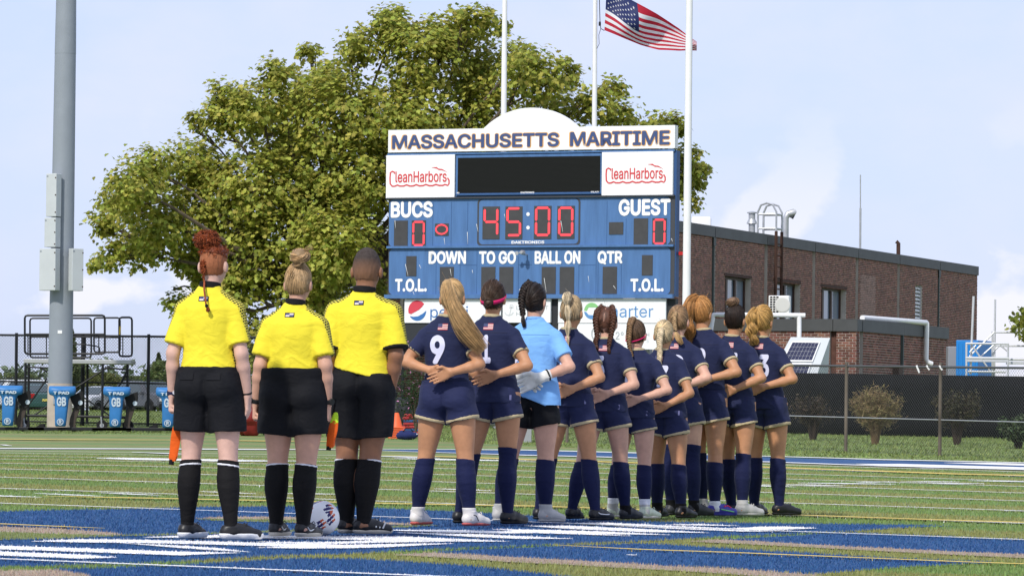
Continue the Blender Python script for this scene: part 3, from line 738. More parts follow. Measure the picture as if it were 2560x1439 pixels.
u0, w0, u1, w1 = hb(1212, 317, 1446, 317); wt = BD.hit(1328, 270)[1]; wb = hb(974, 326, 1690, 382)[3]
k = MB(); ha, hh_ = (u1 - u0) / 2, wt - wb; Rr = (ha * ha + hh_ * hh_) / (2 * hh_); a0 = math.asin(ha / Rr)
k.prism([((u0 + u1) / 2 - Rr * math.sin(a0 * (1 - i / 16)), wb + .002 + Rr * math.cos(a0 * (1 - i / 16)) - (Rr - hh_)) for i in range(33)], BD.M @ Matrix.Translation((0, 0, .08)), .2)
sbp(k.build('dome_sign', m_off, sb))
sm = slab('sign_rail', 971, 384, 1688, 389, 0.002, .06, m_sblue)
def ribbon(k, pts, w, M, closed=False, lift=.006):
    pts = [Vector((p[0], p[1])) for p in pts]; n = len(pts); Lf, Rt = [], []
    for i, p in enumerate(pts):
        a = pts[i - 1] if i > 0 or closed else p; b = pts[(i + 1) % n] if i < n - 1 or closed else p
        t = (b - a); t = t.normalized() if t.length > 0 else Vector((1, 0)); nn = Vector((-t.y, t.x)); ww = w[i] if isinstance(w, (list, tuple)) else w
        Lf.append(p + nn * ww / 2); Rt.append(p - nn * ww / 2)
    vs = [M @ Vector((q.x, q.y, lift)) for q in Lf + Rt]
    fs = [(i, i + n, (i + 1) % n + n, (i + 1) % n) for i in range(n if closed else n - 1)]
    k.add(vs, fs)
def bpx(x, y): return BD.hit(x, y)
for dx, x0, x1, lab in ((0, 968, 1139, 0), (540, 1507, 1684, 1)):
    y0 = 389 if dx == 0 else 381
    sp = slab('sponsor_sign', x0, y0, x1, y0 + 107 if dx == 0 else y0 + 108, 0.004, .09, m_off)
    q = lambda x, y: bpx(x + dx, y + (-8 if dx else 0)) if True else 0
    btext('leanHarbors', 992 + dx, 429 + (-8 if dx else 0), 1120 + dx, 457 + (-8.0 if dx else 0), .096, m_red, sp, bold=.012)
    k = MB()
    ribbon(k, [q(990, 435), (q(989, 431)), q(984, 429), q(979.5, 432), q(978.5, 445), q(979, 460), q(984, 466), q(990, 466), q(997, 463), q(1003, 465.5), q(1012, 465.5), q(1020, 462.5), q(1028, 465.5), q(1037, 465), q(1044, 462), q(1052, 465), q(1061, 464.5), q(1068, 461.5), q(1076, 464.5), q(1085, 464.5), q(1093, 461.5), q(1101, 464), q(1110, 464), q(1116, 461.5), q(1123, 464), q(1126, 459), q(1126, 451), q(1122, 445)], .042, BD.M, lift=.096)
    k.add([BD.M @ Vector((*q(x, y), .0965)) for x, y in ((1081, 419), (1095, 418), (1100, 422), (1109, 423), (1122, 431), (1108, 426), (1100, 425.5), (1095, 422))], [(0, 1, 2, 7), (7, 2, 6), (2, 3, 5, 6), (3, 4, 5)])
    sbp(k.build('emblem', m_red, sp))
ms = slab('message_screen', 1141, 389, 1505, 490, 0.004, .05, m_sblue)
slab('screen', 1146, 395, 1502, 483, .052, .058, m_screen, ms)
k = MB(); u0, w0, u1, w1 = hb(1146, 395, 1502, 483)
for i in range(30): k.box((u0, w0 + (w1 - w0) * i / 30, .058), (u1, w0 + (w1 - w0) * (i + .35) / 30, .066), BD.M)
o = sbp(k.build('louvre', m_screen, ms)); o['kind'] = 'stuff'
slab('screen_sill', 1144, 486, 1503, 489, .05, .12, m_sedge, ms)
btext('DAKTRONICS', 1304, 479.5, 1338, 484, .07, m_text, ms, bold=.03); btext('GALAXY', 1479, 478.2, 1500, 482, .07, m_text, ms, bold=.03)
slab('small_label', 1144.5, 481, 1150.5, 484, .06, .066, m_text, ms)
# the two blue panels of the score display
trim = slab('trim', 970, 497, 1686, 742, 0.002, .012, m_strim)
def panel(x0, y0, x1, y1, r=.10, lift=.024, material=None):
    u0, w0, u1, w1 = hb(x0, y0, x1, y1); k = MB(); k.prism(rounded_rect(u0, w0, u1, w1, r), BD.M @ Matrix.Translation((0, 0, lift)), lift - .012)
    return sbp(k.build('panel', material or m_sblue, sb))
panel(973, 499, 1686 - 10, 616.5, .14, .022); panel(973, 621.5, 1676, 737, .14, .024)
panel(1193.5, 498.5, 1451, 614, .10, .028, m_strim); panel(1198, 499.5, 1446.5, 611, .12, .033)
k = MB()
for x, a, b in ((1128, 505, 614), (1082, 505, 614), (1169, 505, 612), (1517, 502, 612), (1565, 545, 612), (1090, 640, 736), (1150, 662, 734), (1192, 626, 734), (1296, 640, 734), (1447, 622, 734), (1490, 622, 734), (1553, 640, 734), (1495, 640, 734)):
    u0, w0, u1, w1 = hb(x, a, x + .9, b); k.box((u0, w0, .0245 if a > 600 else .0225), (u1, w1, .0285 if a > 600 else .0265), BD.M)
for a, b, y in ((1147, 1192, 662), (1448, 1490, 662), (1296, 1330, 661)):
    u0, w0, u1, w1 = hb(a, y, b, y + .9); k.box((u0, w0, .025), (u1, w1, .0285), BD.M)
sbp(k.build('panel_joint', m_sedge, sb))
slab('sill', 970, 615.5, 1686, 621, .02, .11, m_sblue)
slab('sill', 966, 736.5, 1686, 746, .02, .16, m_sblue)
slab('top_sill', 970, 495, 1688, 498.5, .01, .10, m_strim)
for s, a in (('BUCS', (978, 504, 1083, 545)), ('GUEST', (1547.5, 498, 1677, 540)), ('DOWN', (1072.5, 627.5, 1166, 660)), ('TO GO', (1198.5, 627.5, 1291, 660)), ('BALL ON', (1337.5, 627, 1452, 660)), ('QTR', (1495, 627, 1557, 661)), ('T.O.L.', (988.5, 696.5, 1068, 729)), ('T.O.L.', (1577, 696, 1660, 729))):
    btext(s, *a, .032, m_text, bold=.035)
btext('DAKTRONICS', 1280, 602, 1362, 609.5, .040, m_text, bold=.03)
btext('D', 1299, 722.5, 1305.5, 727.5, .032, m_text, bold=.05)
SEG = {'0': 'abcdef', '4': 'fgbc', '5': 'afgcd'}
def digit(x0, y0, x1, y1, ch=None, big=False, base=.033):
    dp = slab('digit_panel', x0, y0, x1, y1, .026, base + .006, m_sdig)
    if not ch: return
    u0, w0, u1, w1 = hb(x0 + (x1 - x0) * .13, y0 + (y1 - y0) * .06, x1 - (x1 - x0) * .13, y1 - (y1 - y0) * (.12 if big else .06))
    wm = (w0 + w1) / 2; t = (u1 - u0) * .17; g = t * .22
    sg = {'a': ((u0 + g, w1), (u1 - g, w1)), 'g': ((u0 + g, wm), (u1 - g, wm)), 'd': ((u0 + g, w0), (u1 - g, w0)), 'f': ((u0, wm + g), (u0, w1 - g)), 'b': ((u1, wm + g), (u1, w1 - g)), 'e': ((u0, w0 + g), (u0, wm - g)), 'c': ((u1, w0 + g), (u1, wm - g))}
    for c in SEG[ch]:
        (a, b), (c2, d) = sg[c]; k = MB()
        if abs(b - d) < 1e-6: pl = [(a, b), (a + t / 2, b + t / 2), (c2 - t / 2, b + t / 2), (c2, b), (c2 - t / 2, b - t / 2), (a + t / 2, b - t / 2)]
        else: pl = [(a, b), (a + t / 2, b + t / 2), (a + t / 2, d - t / 2), (a, d), (a - t / 2, d - t / 2), (a - t / 2, b + t / 2)]
        k.prism(pl[::-1] if False else pl, BD.M @ Matrix.Translation((0, 0, base + .012)), .006)
        o = sbp(k.build('segment', m_led, dp))
for a in ((986, 551.5, 1020, 618 - 1), (1585, 546, 1620.5, 613), (1016.5, 640, 1042, 690), (1100.5, 667, 1135, 734), (1204, 667, 1239, 734), (1249, 667, 1284, 734), (1355, 667, 1390, 734.5), (1400, 667, 1436, 734.5), (1507.5, 666.5, 1543, 734.5), (1605.5, 637.5, 1632.5, 688), (1523.5, 555.5, 1559, 586)):
    digit(*a)
digit(1030, 551, 1065, 616.5, '0'); digit(1631.5, 545.5, 1667, 612.5, '0')
digit(1207.5, 516.5, 1250, 598, '4', True, .042); digit(1264.5, 516.5, 1307, 598, '5', True, .042)
digit(1336, 515, 1379.5, 597.5, '0', True, .042); digit(1394, 515, 1437.5, 597, '0', True, .042)
dp = slab('digit_panel', 1088.5, 559, 1122.5, 589, .026, .039, m_sdig)
k = MB(); c = bpx(1105, 573); u0, w0, u1, w1 = hb(1091, 562, 1119.5, 585)
ribbon(k, [((u0 + u1) / 2 + (u1 - u0) / 2 * math.copysign(abs(math.cos(t)) ** 1.1, math.cos(t)), (w0 + w1) / 2 + (w1 - w0) / 2 * math.sin(t)) for t in [2 * PI * i / 24 for i in range(24)]], .045, BD.M, True, .043)
sbp(k.build('segment', m_led, dp))
for y in (535.5, 569):
    c = bpx(1321.5, y); k = MB(); k.lathe([(.052, 0), (.052, .008)], 14, BD.M @ Matrix.Translation((c[0], c[1], .036))); sbp(k.build('colon_dot', m_text, sb))
# little security camera and loudhailer on the board
c = bpx(1319, 634); k = MB(); k.tube([BD.M @ Vector((c[0], c[1] - .03, .03)), BD.M @ Vector((c[0], c[1] - .03, .32)), BD.M @ Vector((c[0] - .12, c[1] + .02, .34))], .022, 6)
k.lathe([(.03, -.1), (.06, -.07), (.06, .07), (.04, .1)], 12, BD.M @ Matrix.Translation((c[0], c[1] + .02, .36))); k.lathe([(.02, -.05), (.055, .03), (.055, .05)], 12, BD.M @ Matrix.Translation((c[0] - .17, c[1], .33)))
sbp(k.build('security_camera', m_galv, sb, True))
k = MB(); c = bpx(1696, 633); k.box((c[0] - .05, c[1] - .04, -.3), (c[0] + .10, c[1] + .05, -.15), BD.M); sbp(k.build('warning_light', mat('red_plastic', (.5, .02, .02), .4), sb))
# posts and the advertising panels below
for px in (1063, 1319, 1610):
    u = BD.hit(px, 800)[0]; g = BD.M @ Vector((u, 0, -.45)); zb = GZ(g.x, g.y) - 0.3 - BD.p.z
    k = MB(); k.box((u - .09, zb, -.42), (u + .09, -.06, -.22), BD.M); sbp(k.build('post', m_post, sb))
m_ad = mat('advert_white', (0.82, 0.83, 0.84), 0.5)
m_dkpanel = mat('dark_panel', (0.030, 0.033, 0.038), 0.6)
a1 = slab('advert_panel', 1013, 748, 1254, 806.5, -.03, .06, m_ad); a2 = slab('advert_panel', 1258.5, 747, 1378, 806, -.03, .06, m_ad)
a3 = slab('advert_panel', 1397, 747, 1666, 807, -.03, .06, m_ad); a4 = slab('advert_panel', 1397, 808.5, 1666, 872, -.03, .055, m_ad)
slab('dark_panel', 1006, 747, 1688, 812, -.20, -.06, m_dkpanel); slab('dark_panel', 1010, 808, 1184, 868, -.10, .02, m_dkpanel)
M0 = BD.M
def disc_part(k, cx, cy, r, a0, a1, y_lo=None, lift=0): pass
def arcpts(cx, cy, rx, ry, a0, a1, n=14): return [bpx(cx + rx * math.cos(math.radians(a0 + (a1 - a0) * i / n)), cy - ry * math.sin(math.radians(a0 + (a1 - a0) * i / n))) for i in range(n + 1)]
LZ = .066
def flat(name, pts, material, par, z=LZ):
    k = MB(); n = len(pts); k.add([BD.M @ Vector((p[0], p[1], z)) for p in pts], [tuple(range(n))]); 
    return sbp(k.build(name, material, par))
m_pr, m_pb = mat('advert_red', (.62, .06, .09), .5), mat('advert_blue', (.045, .16, .42), .5)
cx, cy, rx, ry = 1045.5, 776, 22.5, 25.5
flat('emblem', arcpts(cx, cy, rx, ry, 40, 195) + [bpx(1030, 785), bpx(1050, 774), bpx(1058, 766)], m_pr, a1)
flat('emblem', arcpts(cx, cy, rx, ry, 213, 360) + [bpx(1060, 783), bpx(1048, 790), bpx(1036, 791.5)], m_pb, a1)
btext('pepsi', 1078, 765, 1172, 801, LZ, m_pb, a1, bold=-.005)
m_lg = mat('advert_grey', (.42, .44, .45), .5); m_vlg = mat('advert_palegrey', (.62, .63, .64), .5)
btext('LO', 1293, 764, 1316, 774, LZ, m_lg, a2, bold=-.008); btext('CT', 1353, 764, 1373, 774, LZ, m_lg, a2, bold=-.008); btext('HO', 1293, 779.5, 1316, 789, LZ, m_lg, a2, bold=-.008)
k = MB(); ribbon(k, [bpx(1281, 765), bpx(1276, 787)], .028, BD.M, lift=LZ); ribbon(k, [bpx(1264, 780), bpx(1267, 785.5), bpx(1274, 788), bpx(1281, 786), bpx(1286, 780)], .035, BD.M, lift=LZ); ribbon(k, [bpx(1275, 769), bpx(1286, 770)], .025, BD.M, lift=LZ)
ribbon(k, [bpx(1281 + 4 * math.cos(t), 765 - 3.5 * math.sin(t)) for t in [2 * PI * i / 12 for i in range(12)]], .02, BD.M, True, lift=LZ); sbp(k.build('emblem', m_vlg, a2))
m_gn, m_cb = mat('advert_green', (.25, .55, .22), .5), mat('advert_midblue', (.12, .28, .55), .5)
flat('emblem', arcpts(1481.5, 777, 19, 20.5, 178, 20) + [bpx(1492, 768), bpx(1474, 768), bpx(1469, 777)], m_gn, a3)
flat('emblem', arcpts(1481.5, 777, 19, 20.5, 186, 330) + [bpx(1490, 788), bpx(1474, 787), bpx(1467, 779)], m_cb, a3)
btext('charter', 1506, 763.5, 1635, 793, LZ, m_cb, a3, bold=.0)
btext('C', 1480, 817, 1501, 850, LZ, m_lg, a4, bold=-.01); btext('2°', 1541, 829, 1561, 848, LZ, m_lg, a4, bold=-.012); btext('H', 1618, 831, 1625, 841, LZ, m_lg, a4, bold=-.01); btext('S', 1618, 847, 1624, 856, LZ, m_vlg, a4, bold=-.01)

k = MB()
for pts in (((989, 551), (990.5, 570)), ((1015, 660), (1022, 690)), ((1112, 595), (1114, 612)), ((1170, 580), (1171, 610)), ((1193, 560), (1197, 580)), ((1263, 535), (1265, 545)), ((1404, 552), (1409, 580)), ((1362, 695), (1367, 730)), ((1680, 596), (1683, 604)), ((1127, 672), (1130, 690)), ((1472, 690), (1474, 705)), ((1535, 714), (1541, 722)), ((1050, 662), (1054, 671)), ((1034, 728), (1039, 741)), ((1182, 675), (1184, 683))):
    ribbon(k, [bpx(*q) for q in pts], [.014, .004], BD.M, lift=.056 if pts[0][0] in (1404, 1263) else .046)
o = sbp(k.build('scratches', m_text, sb)); o['kind'] = 'stuff'
# ================================================================== FLAG POLES AND FLAG
def flagpole(x0, y0, x1, y1, Y, label, r0, r1):
    b = W(x1, y1, Y); g = GZ(b.x, Y); top = W(x0, y0, Y)
    d = (top - b) / (top.z - b.z); base = b + d * (g - 0.1 - b.z); tip = base + d * 14.0
    r = empty('flagpole', base, 0, label, 'flagpole', 'white flagpoles around the scoreboard')
    k = MB(); k.tube([Vector((0, 0, 0)), (tip - base) * .5, tip - base], [r0, (r0 + r1) / 2, r1], 14); k.build('pole', m_white, r, True)
    k = MB(); k.lathe([(.0, -.12), (.09, -.08), (.12, 0), (.09, .08), (0, .12)], 12, Matrix.Translation(tip - base)); k.build('finial', mat('gold_ball', (.6, .42, .1), .3, metal=1.0), r, True)
    k = MB(); k.lathe([(r0 * 2.1, 0), (r0 * 2.0, .12), (r0 * 1.1, .16)], 14); k.build('base_collar', m_galv, r, True)
    return r
flagpole(1262, 0, 1259.5, 285, 124.6, 'white flagpole rising from behind the dome of the scoreboard', .115, .065)
fp = flagpole(1488, 0, 1486, 310, 125.2, 'white flagpole flying the American flag, behind the scoreboard', .095, .06)
flagpole(1723.5, 0, 1716, 750, 119, 'white flagpole standing clear at the right edge of the scoreboard', .118, .088)
FY = 124.8
NS, NTT = 48, 26
def curve(pts, s):
    xs = [p[0] for p in pts]; return np.interp(s, xs, [p[1] for p in pts]), np.interp(s, xs, [p[2] for p in pts])
TOPC = [(0, 1517, -38), (.2, 1550, -16), (.4, 1586, 6), (.6, 1640, 36), (.8, 1696, 70), (1, 1742, 104)]
BOTC = [(0, 1511, 76), (.12, 1536, 86), (.25, 1562, 97), (.4, 1600, 112), (.6, 1645, 125), (.8, 1696, 129), (1, 1742, 126)]
def flag_pt(s, t):
    tx, ty = curve(TOPC, s); bx_, by_ = curve(BOTC, s)
    mid = .5 + .0 * s
    e = 1.0 - .42 * math.exp(-((s - .42) / .22) ** 2)          # canton folds away from the viewer
    tt = t ** e if e < 1 else t
    ww = tt
    px = tx + (bx_ - tx) * ww + 5.0 * math.sin(5.5 * t + 3.0 * s) * s * (1 - s) * 2; py = ty + (by_ - ty) * ww + 2.0 * math.sin(9 * s + 4 * t) * s
    dep = .32 * math.sin(2 * PI * (1.35 * s + .55 * t) + .6) * min(1, s * 3) + .10 * math.sin(2 * PI * (3.1 * s - .9 * t)) * s
    return W(px, py, FY + dep)
k = MB()
for i in range(NS + 1):
    for j in range(NTT + 1): k.v.append(tuple(flag_pt(i / NS, j / NTT)))
for i in range(NS):
    for j in range(NTT):
        a = i * (NTT + 1) + j; k.f.append((a, a + NTT + 1, a + NTT + 2, a + 1))
        k.m.append(2 if (i < NS * .4 and j < 14) else (0 if (j // 2) % 2 == 0 else 1))
m_fr, m_fw, m_fb = mat('flag_red', (.50, .022, .045), .6, trans=.35), mat('flag_white', (.78, .78, .80), .6, trans=.35), mat('flag_blue', (.018, .028, .11), .6, trans=.2)
fl = empty('flag', W(1511, 76, FY), 0, 'American flag blowing to the right from the middle flagpole', 'flag')
def flp(o): o.matrix_parent_inverse = fl.matrix_basis.inverted(); return o
flp(k.build('cloth', [m_fr, m_fw, m_fb], fl, True))
for r in range(9):
    for c in range(6 if r % 2 == 0 else 5):
        s = .4 * ((2 * c + 1 + (r % 2)) / 12.0); t = (7 / 13) * (r + 1) / 10
        p = flag_pt(s, t); ds = (flag_pt(s + .012, t) - flag_pt(s - .012, t)) / .024; dt = (flag_pt(s, t + .02) - flag_pt(s, t - .02)) / .04
        n = ds.cross(dt).normalized()
        if n.y > 0: n = -n
        st = MB(); vs = []
        for q in range(10):
            rr = .030 if q % 2 == 0 else .0125; an = PI / 2 + q * PI / 5
            vs.append(p + n * .012 + ds / 2.3 * rr * math.cos(an) * 1.0 - dt / 1.3 * rr * math.sin(an))
        st.add([p + n * .013] + vs, [(0, 1 + q, 1 + (q + 1) % 10) for q in range(10)]); flp(st.build('star', m_fw, fl))
k = MB(); k.tube([W(1497, -60, FY), W(1500, 55, FY), W(1502, 72, FY), W(1511, 77, FY)], .012, 5); k.tube([W(1502, 72, FY), W(1497, 88, FY), W(1498, 110, FY), W(1492, 122, FY + .3)], .008, 5)
k.lathe([(.03, -.06), (.035, 0), (.03, .06)], 8, Matrix.Translation(W(1499.5, 60, FY))); flp(k.build('halyard', m_black, fl))

# ================================================================== TREES AND SHRUBS
m_bark = mat('bark', (.11, .085, .060), .9, var=.4, vscale=3, stretch=(4, 4, .7), bump=.6, bscale=12)
def leaf_mat(name, col, isl=.42, hue=.03, trans=.5): return mat(name, col, .55, island=isl, hue=hue, trans=trans, spec=.18)
def leaf_shapes(kind):
    if kind == 'maple':
        a = [(0, -.5), (.16, -.36), (.44, -.40), (.34, -.12), (.52, .10), (.24, .14), (.20, .34), (0, .56), (-.20, .34), (-.24, .14), (-.52, .10), (-.34, -.12), (-.44, -.40), (-.16, -.36)]
    elif kind == 'oval': a = [(0, -.5), (.24, -.12), (.2, .2), (0, .5), (-.2, .2), (-.24, -.12)]
    else: a = [(-.06, -.5), (.06, -.5), (.03, .5)]
    return np.array(a)
def leaf_cloud(name, P, size, material, parent, kind='maple', up=.55, seed=1, curl=.18, dirs=None):
    """one mesh of separate leaves at points P"""
    r = np.random.default_rng(seed); n = len(P); sh = leaf_shapes(kind); k = len(sh)
    nrm = r.standard_normal((n, 3)); nrm[:, 2] = np.abs(nrm[:, 2]) + up
    if dirs is not None: nrm = nrm * .6 + dirs * .9; nrm[:, 2] += up
    nrm /= np.linalg.norm(nrm, axis=1)[:, None]
    t = r.standard_normal((n, 3)); t[:, 2] -= .5; t -= nrm * (t * nrm).sum(1)[:, None]; t /= np.linalg.norm(t, axis=1)[:, None] + 1e-9
    b = np.cross(nrm, t); s = size * (.65 + .7 * r.random(n))
    V = P[:, None, :] + (b[:, None, :] * sh[None, :, :1] + t[:, None, :] * sh[None, :, 1:]) * s[:, None, None]
    V = V + nrm[:, None, :] * (curl * (np.abs(sh[:, 0]) - .2))[None, :, None] * s[:, None, None]
    me = bpy.data.meshes.new(name)
    me.vertices.add(n * k); me.vertices.foreach_set('co', V.astype(np.float32).ravel())
    me.loops.add(n * k); me.loops.foreach_set('vertex_index', np.arange(n * k, dtype=np.int32))
    me.polygons.add(n); me.polygons.foreach_set('loop_start', np.arange(0, n * k, k, dtype=np.int32)); me.update(calc_edges=True)
    me.materials.append(material)
    o = link(name, me, parent); o['kind'] = 'stuff'; return o
# the big sycamore-like tree behind the scoreboard
TY = 129.0; pm = F / TY
LUMPS = [(990, 70, 62), (985, 25, 22), (1130, 85, 78), (1190, 60, 50), (905, 120, 60), (1055, 150, 110), (1200, 175, 100), (1330, 205, 85), (1420, 185, 40), (1300, 150, 45), (1255, 65, 22), (765, 215, 82), (770, 125, 26), (690, 190, 50), (655, 275, 80), (575, 240, 45), (550, 300, 55), (700, 340, 115), (860, 300, 140), (1020, 300, 130), (1190, 290, 110), (1370, 290, 80), (1480, 265, 55), (1530, 220, 32), (1555, 290, 48), (1640, 325, 42), (1685, 320, 38), (1600, 350, 50),
         (480, 420, 95), (390, 420, 60), (345, 480, 75), (290, 505, 55), (400, 560, 100), (262, 560, 40), (285, 640, 45), (240, 655, 18), (340, 625, 55), (520, 520, 120), (650, 480, 130), (800, 470, 140), (930, 450, 110), (560, 630, 85), (700, 620, 125), (850, 620, 115), (950, 610, 70), (470, 640, 55), (600, 730, 75), (780, 740, 100), (910, 740, 70), (660, 830, 60), (760, 840, 70), (560, 700, 45), (455, 760, 40), (640, 900, 40), (510, 690, 40), (495, 310, 30), (830, 195, 50),
         (1735, 440, 34), (1728, 505, 20), (1715, 395, 40), (1690, 450, 45), (1745, 420, 22), (1100, 420, 110), (1300, 420, 110), (1500, 400, 100), (1610, 420, 70)]
tree = empty('tree', (W(800, 1000, TY).x, TY, GZ(W(800, 1000, TY).x, TY) - .2), 0, 'big spreading leafy tree behind the scoreboard and the referees', 'tree')
def trp(o): o.matrix_parent_inverse = tree.matrix_basis.inverted(); return o
PS, DS = [], []
rr = np.random.default_rng(11)
hub = W(820, 720, TY)
lump_c = []
for (lx, ly, lr) in LUMPS:
    c = np.array(W(lx, ly, TY)); R = lr / pm
    c[1] += rr.normal(0, 1.2) * (1.0 if R > .6 else .5) - (R * .35)
    lump_c.append((c, R))
    ntw = int(34 * R ** 2.0 * 2.7) + 5
    for _ in range(ntw):
        d = rr.standard_normal(3); d /= np.linalg.norm(d)
        rad = R * (rr.random() ** .40) * (1.0 if rr.random() > .10 else 1.16)
        tc_ = c + d * rad * np.array([1, 1.15, .92])
        nl = rr.integers(11, 23); sp = rr.normal(0, 1, (nl, 3)) * np.array([.18, .18, .13]) * min(1.0, .45 + R * .5)
        PS.append(tc_ + sp); DS.append(np.repeat(d[None], nl, 0))
PS = np.concatenate(PS); DS = np.concatenate(DS)
half = rr.random(len(PS))
for q, (cname, colr, lo, hi) in enumerate((('crown', (.480, .480, .095), 0, .58), ('crown', (.340, .370, .062), .58, .90), ('crown', (.190, .230, .040), .90, 1.01))):
    kk = (half >= lo) & (half < hi); trp(leaf_cloud(cname, PS[kk], .138, leaf_mat('tree_leaf_%s' % ('light', 'mid', 'deep')[q], colr), tree, 'maple', .35, 20 + q, dirs=DS[kk]))
k = MB(); base = Vector(tree.location)
k.tube([base, base + Vector((.05, 0, 1.5)), base + Vector((.1, 0, 3.0)), hub], [.42, .34, .30, .26], 12)
for (c, R) in lump_c:
    if R < .30: continue
    c = Vector(c); mid = hub.lerp(c, .5) + Vector((rr.normal(0, .3), rr.normal(0, .3), -.35 + rr.normal(0, .2)))
    r0 = .05 + .07 * min(1, R); k.tube([hub, hub.lerp(mid, .5), mid, mid.lerp(c, .6) + Vector((0, 0, .12)), c], [r0 * 1.5, r0, r0 * .7, r0 * .4, .015], 6)
    for _ in range(3):
        d = Vector(rr.normal(0, 1, 3)) * R * .7; k.tube([mid.lerp(c, .75), mid.lerp(c, .9) + d * .45, c + d * .6], [r0 * .35, .022, .01], 4)
trp(k.build('trunk', m_bark, tree, True))
def small_tree(px, pyb, pyt, wpx, Y, label, col, name='tree', seed=0, n=900, leaf=.16, kind='oval', conic=False, zlo=.12, group='trees beyond the car park', cat='tree'):
    b = W(px, pyb, Y); g = GZ(b.x, Y); h = W(px, pyt, Y).z - g; w = wpx * Y / F / 2
    o = empty(name, (b.x, Y, g - .05), 0, label, cat, group); r = np.random.default_rng(seed)
    k = MB(); k.tube([(0, 0, 0), (.03, 0, h * .4), (0, 0, h * .85)], [.05 + h * .012, .04 + h * .008, .015], 7)
    for i in range(7):
        a = r.random() * 2 * PI; z = h * (.2 + .09 * i); k.tube([(0, 0, z), (math.cos(a) * w * .5, math.sin(a) * w * .5, z + .12 * h), (math.cos(a) * w * .8, math.sin(a) * w * .8, z + .16 * h)], [.03, .02, .008], 4)
    k.build('trunk', m_bark, o, True)
    t = r.random(n); an = r.random(n) * 2 * PI; z = zlo + (1 - zlo) * t
    prof = (1 - z) ** .8 * 1.15 if conic else np.sqrt(np.clip(1 - ((t - .5) / .52) ** 2, 0.02, 1))
    nz = .65 + .55 * r.random(n); cl = vnoise(np.column_stack([np.cos(an) * 2.5 + seed, np.sin(an) * 2.5, z * 6])) * .28
    rad = w * prof * (nz + cl) * np.sqrt(.25 + .75 * r.random(n))
    leaf_cloud('crown', np.column_stack([rad * np.cos(an), rad * np.sin(an), z * h]), leaf, leaf_mat(name + '_leaf_%d' % (int(col[0] * 1000)), tuple(min(1, q * 1.6) for q in col)), o, kind, .3, seed)
    return o
def shrub(px, pyb, pyt, wpx, Y, label, col, stemcol, seed, n=1500, leaf=.07, flare=1.0, twiggy=False):
    b = W(px, pyb, Y); g = GZ(b.x, Y); h = W(px, pyt, Y).z - g; w = wpx * Y / F / 2
    o = empty('shrub', (b.x, Y, g - .05), 0, label, 'shrub', 'shrubs in front of the black windscreen'); r = np.random.default_rng(seed)
    k = MB(); tips = []
    for i in range(130 if twiggy else 70):
        a = r.random() * 2 * PI; s = r.random() ** .6
        tip = Vector((math.cos(a) * w * s * (.95 if not twiggy else 1.0), math.sin(a) * w * s, h * (.55 + .45 * r.random() * (1.15 - .35 * s))))
        k.tube([(math.cos(a) * .06, math.sin(a) * .06, 0), tip * .5 + Vector((0, 0, .12 * h)) - Vector((tip.x, tip.y, 0)) * .18, tip], [.014, .009, .004], 4, caps=False); tips.append(tip)
    k.build('stem', mat('shrub_stem_%d' % seed, stemcol, .9), o)
    T = np.array([tips[i] for i in r.integers(0, len(tips), n)]) * (1 - .45 * r.random((n, 1)) ** 2) + r.normal(0, .055 if not twiggy else .07, (n, 3))
    T[:, 2] = np.clip(T[:, 2], .05, None)
    leaf_cloud('foliage', T, leaf, leaf_mat('shrub_leaf_%d' % seed, col, .5, .03, .2), o, 'blade' if twiggy else 'oval', .3, seed)
shrub(2032, 1083, 978, 120, 106, 'dark brown shrub in front of the black windscreen, next to the last player', (.060, .045, .028), (.05, .035, .025), 41)
shrub(2188, 1095, 966, 128, 100, 'tan feathery shrub between the two rusty fence posts', (.24, .185, .085), (.16, .105, .055), 42, 5200, .13, twiggy=True)
shrub(2393, 1094, 972, 130, 101, 'dark reddish shrub behind the right-hand rusty fence post', (.062, .055, .028), (.05, .035, .025), 43, 2000)
shrub(2545, 1107, 1040, 120, 97, 'low green shrub with reddish top at the edge of the lawn', (.050, .075, .030), (.05, .04, .03), 44, 2400, .085)
bush = empty('shrub', W(1040, 1030, 104), 0, 'pink flowering shrub against the brick wall behind player 9', 'shrub'); 
r_ = np.random.default_rng(5); q = r_.normal(0, 1, (1500, 3)) * np.array([.30, .25, .38]) + np.array([0, 0, .45]); leaf_cloud('foliage', q, .07, leaf_mat('flower_shrub_leaf', (.045, .075, .03)), bush, 'oval', .3, 6)
q = r_.normal(0, 1, (90, 3)) * np.array([.30, .25, .36]) + np.array([0, -.12, .5]); leaf_cloud('blossom', q, .06, mat('blossom_pink', (.55, .22, .42), .6, island=.3), bush, 'oval', .3, 7)
k = MB(); [k.tube([(0, 0, -.5), (random.uniform(-.2, .2), random.uniform(-.1, .1), .3)], .012, 4) for _ in range(8)]; k.build('stem', m_bark, bush)
# leafy sprig at the right edge: a tree just out of the frame
small_tree(2650, 1040, 745, 240, 118, 'leafy tree reaching in at the right edge of the picture', (.15, .17, .03), seed=51, n=2600, leaf=.15, kind='maple', zlo=.66)
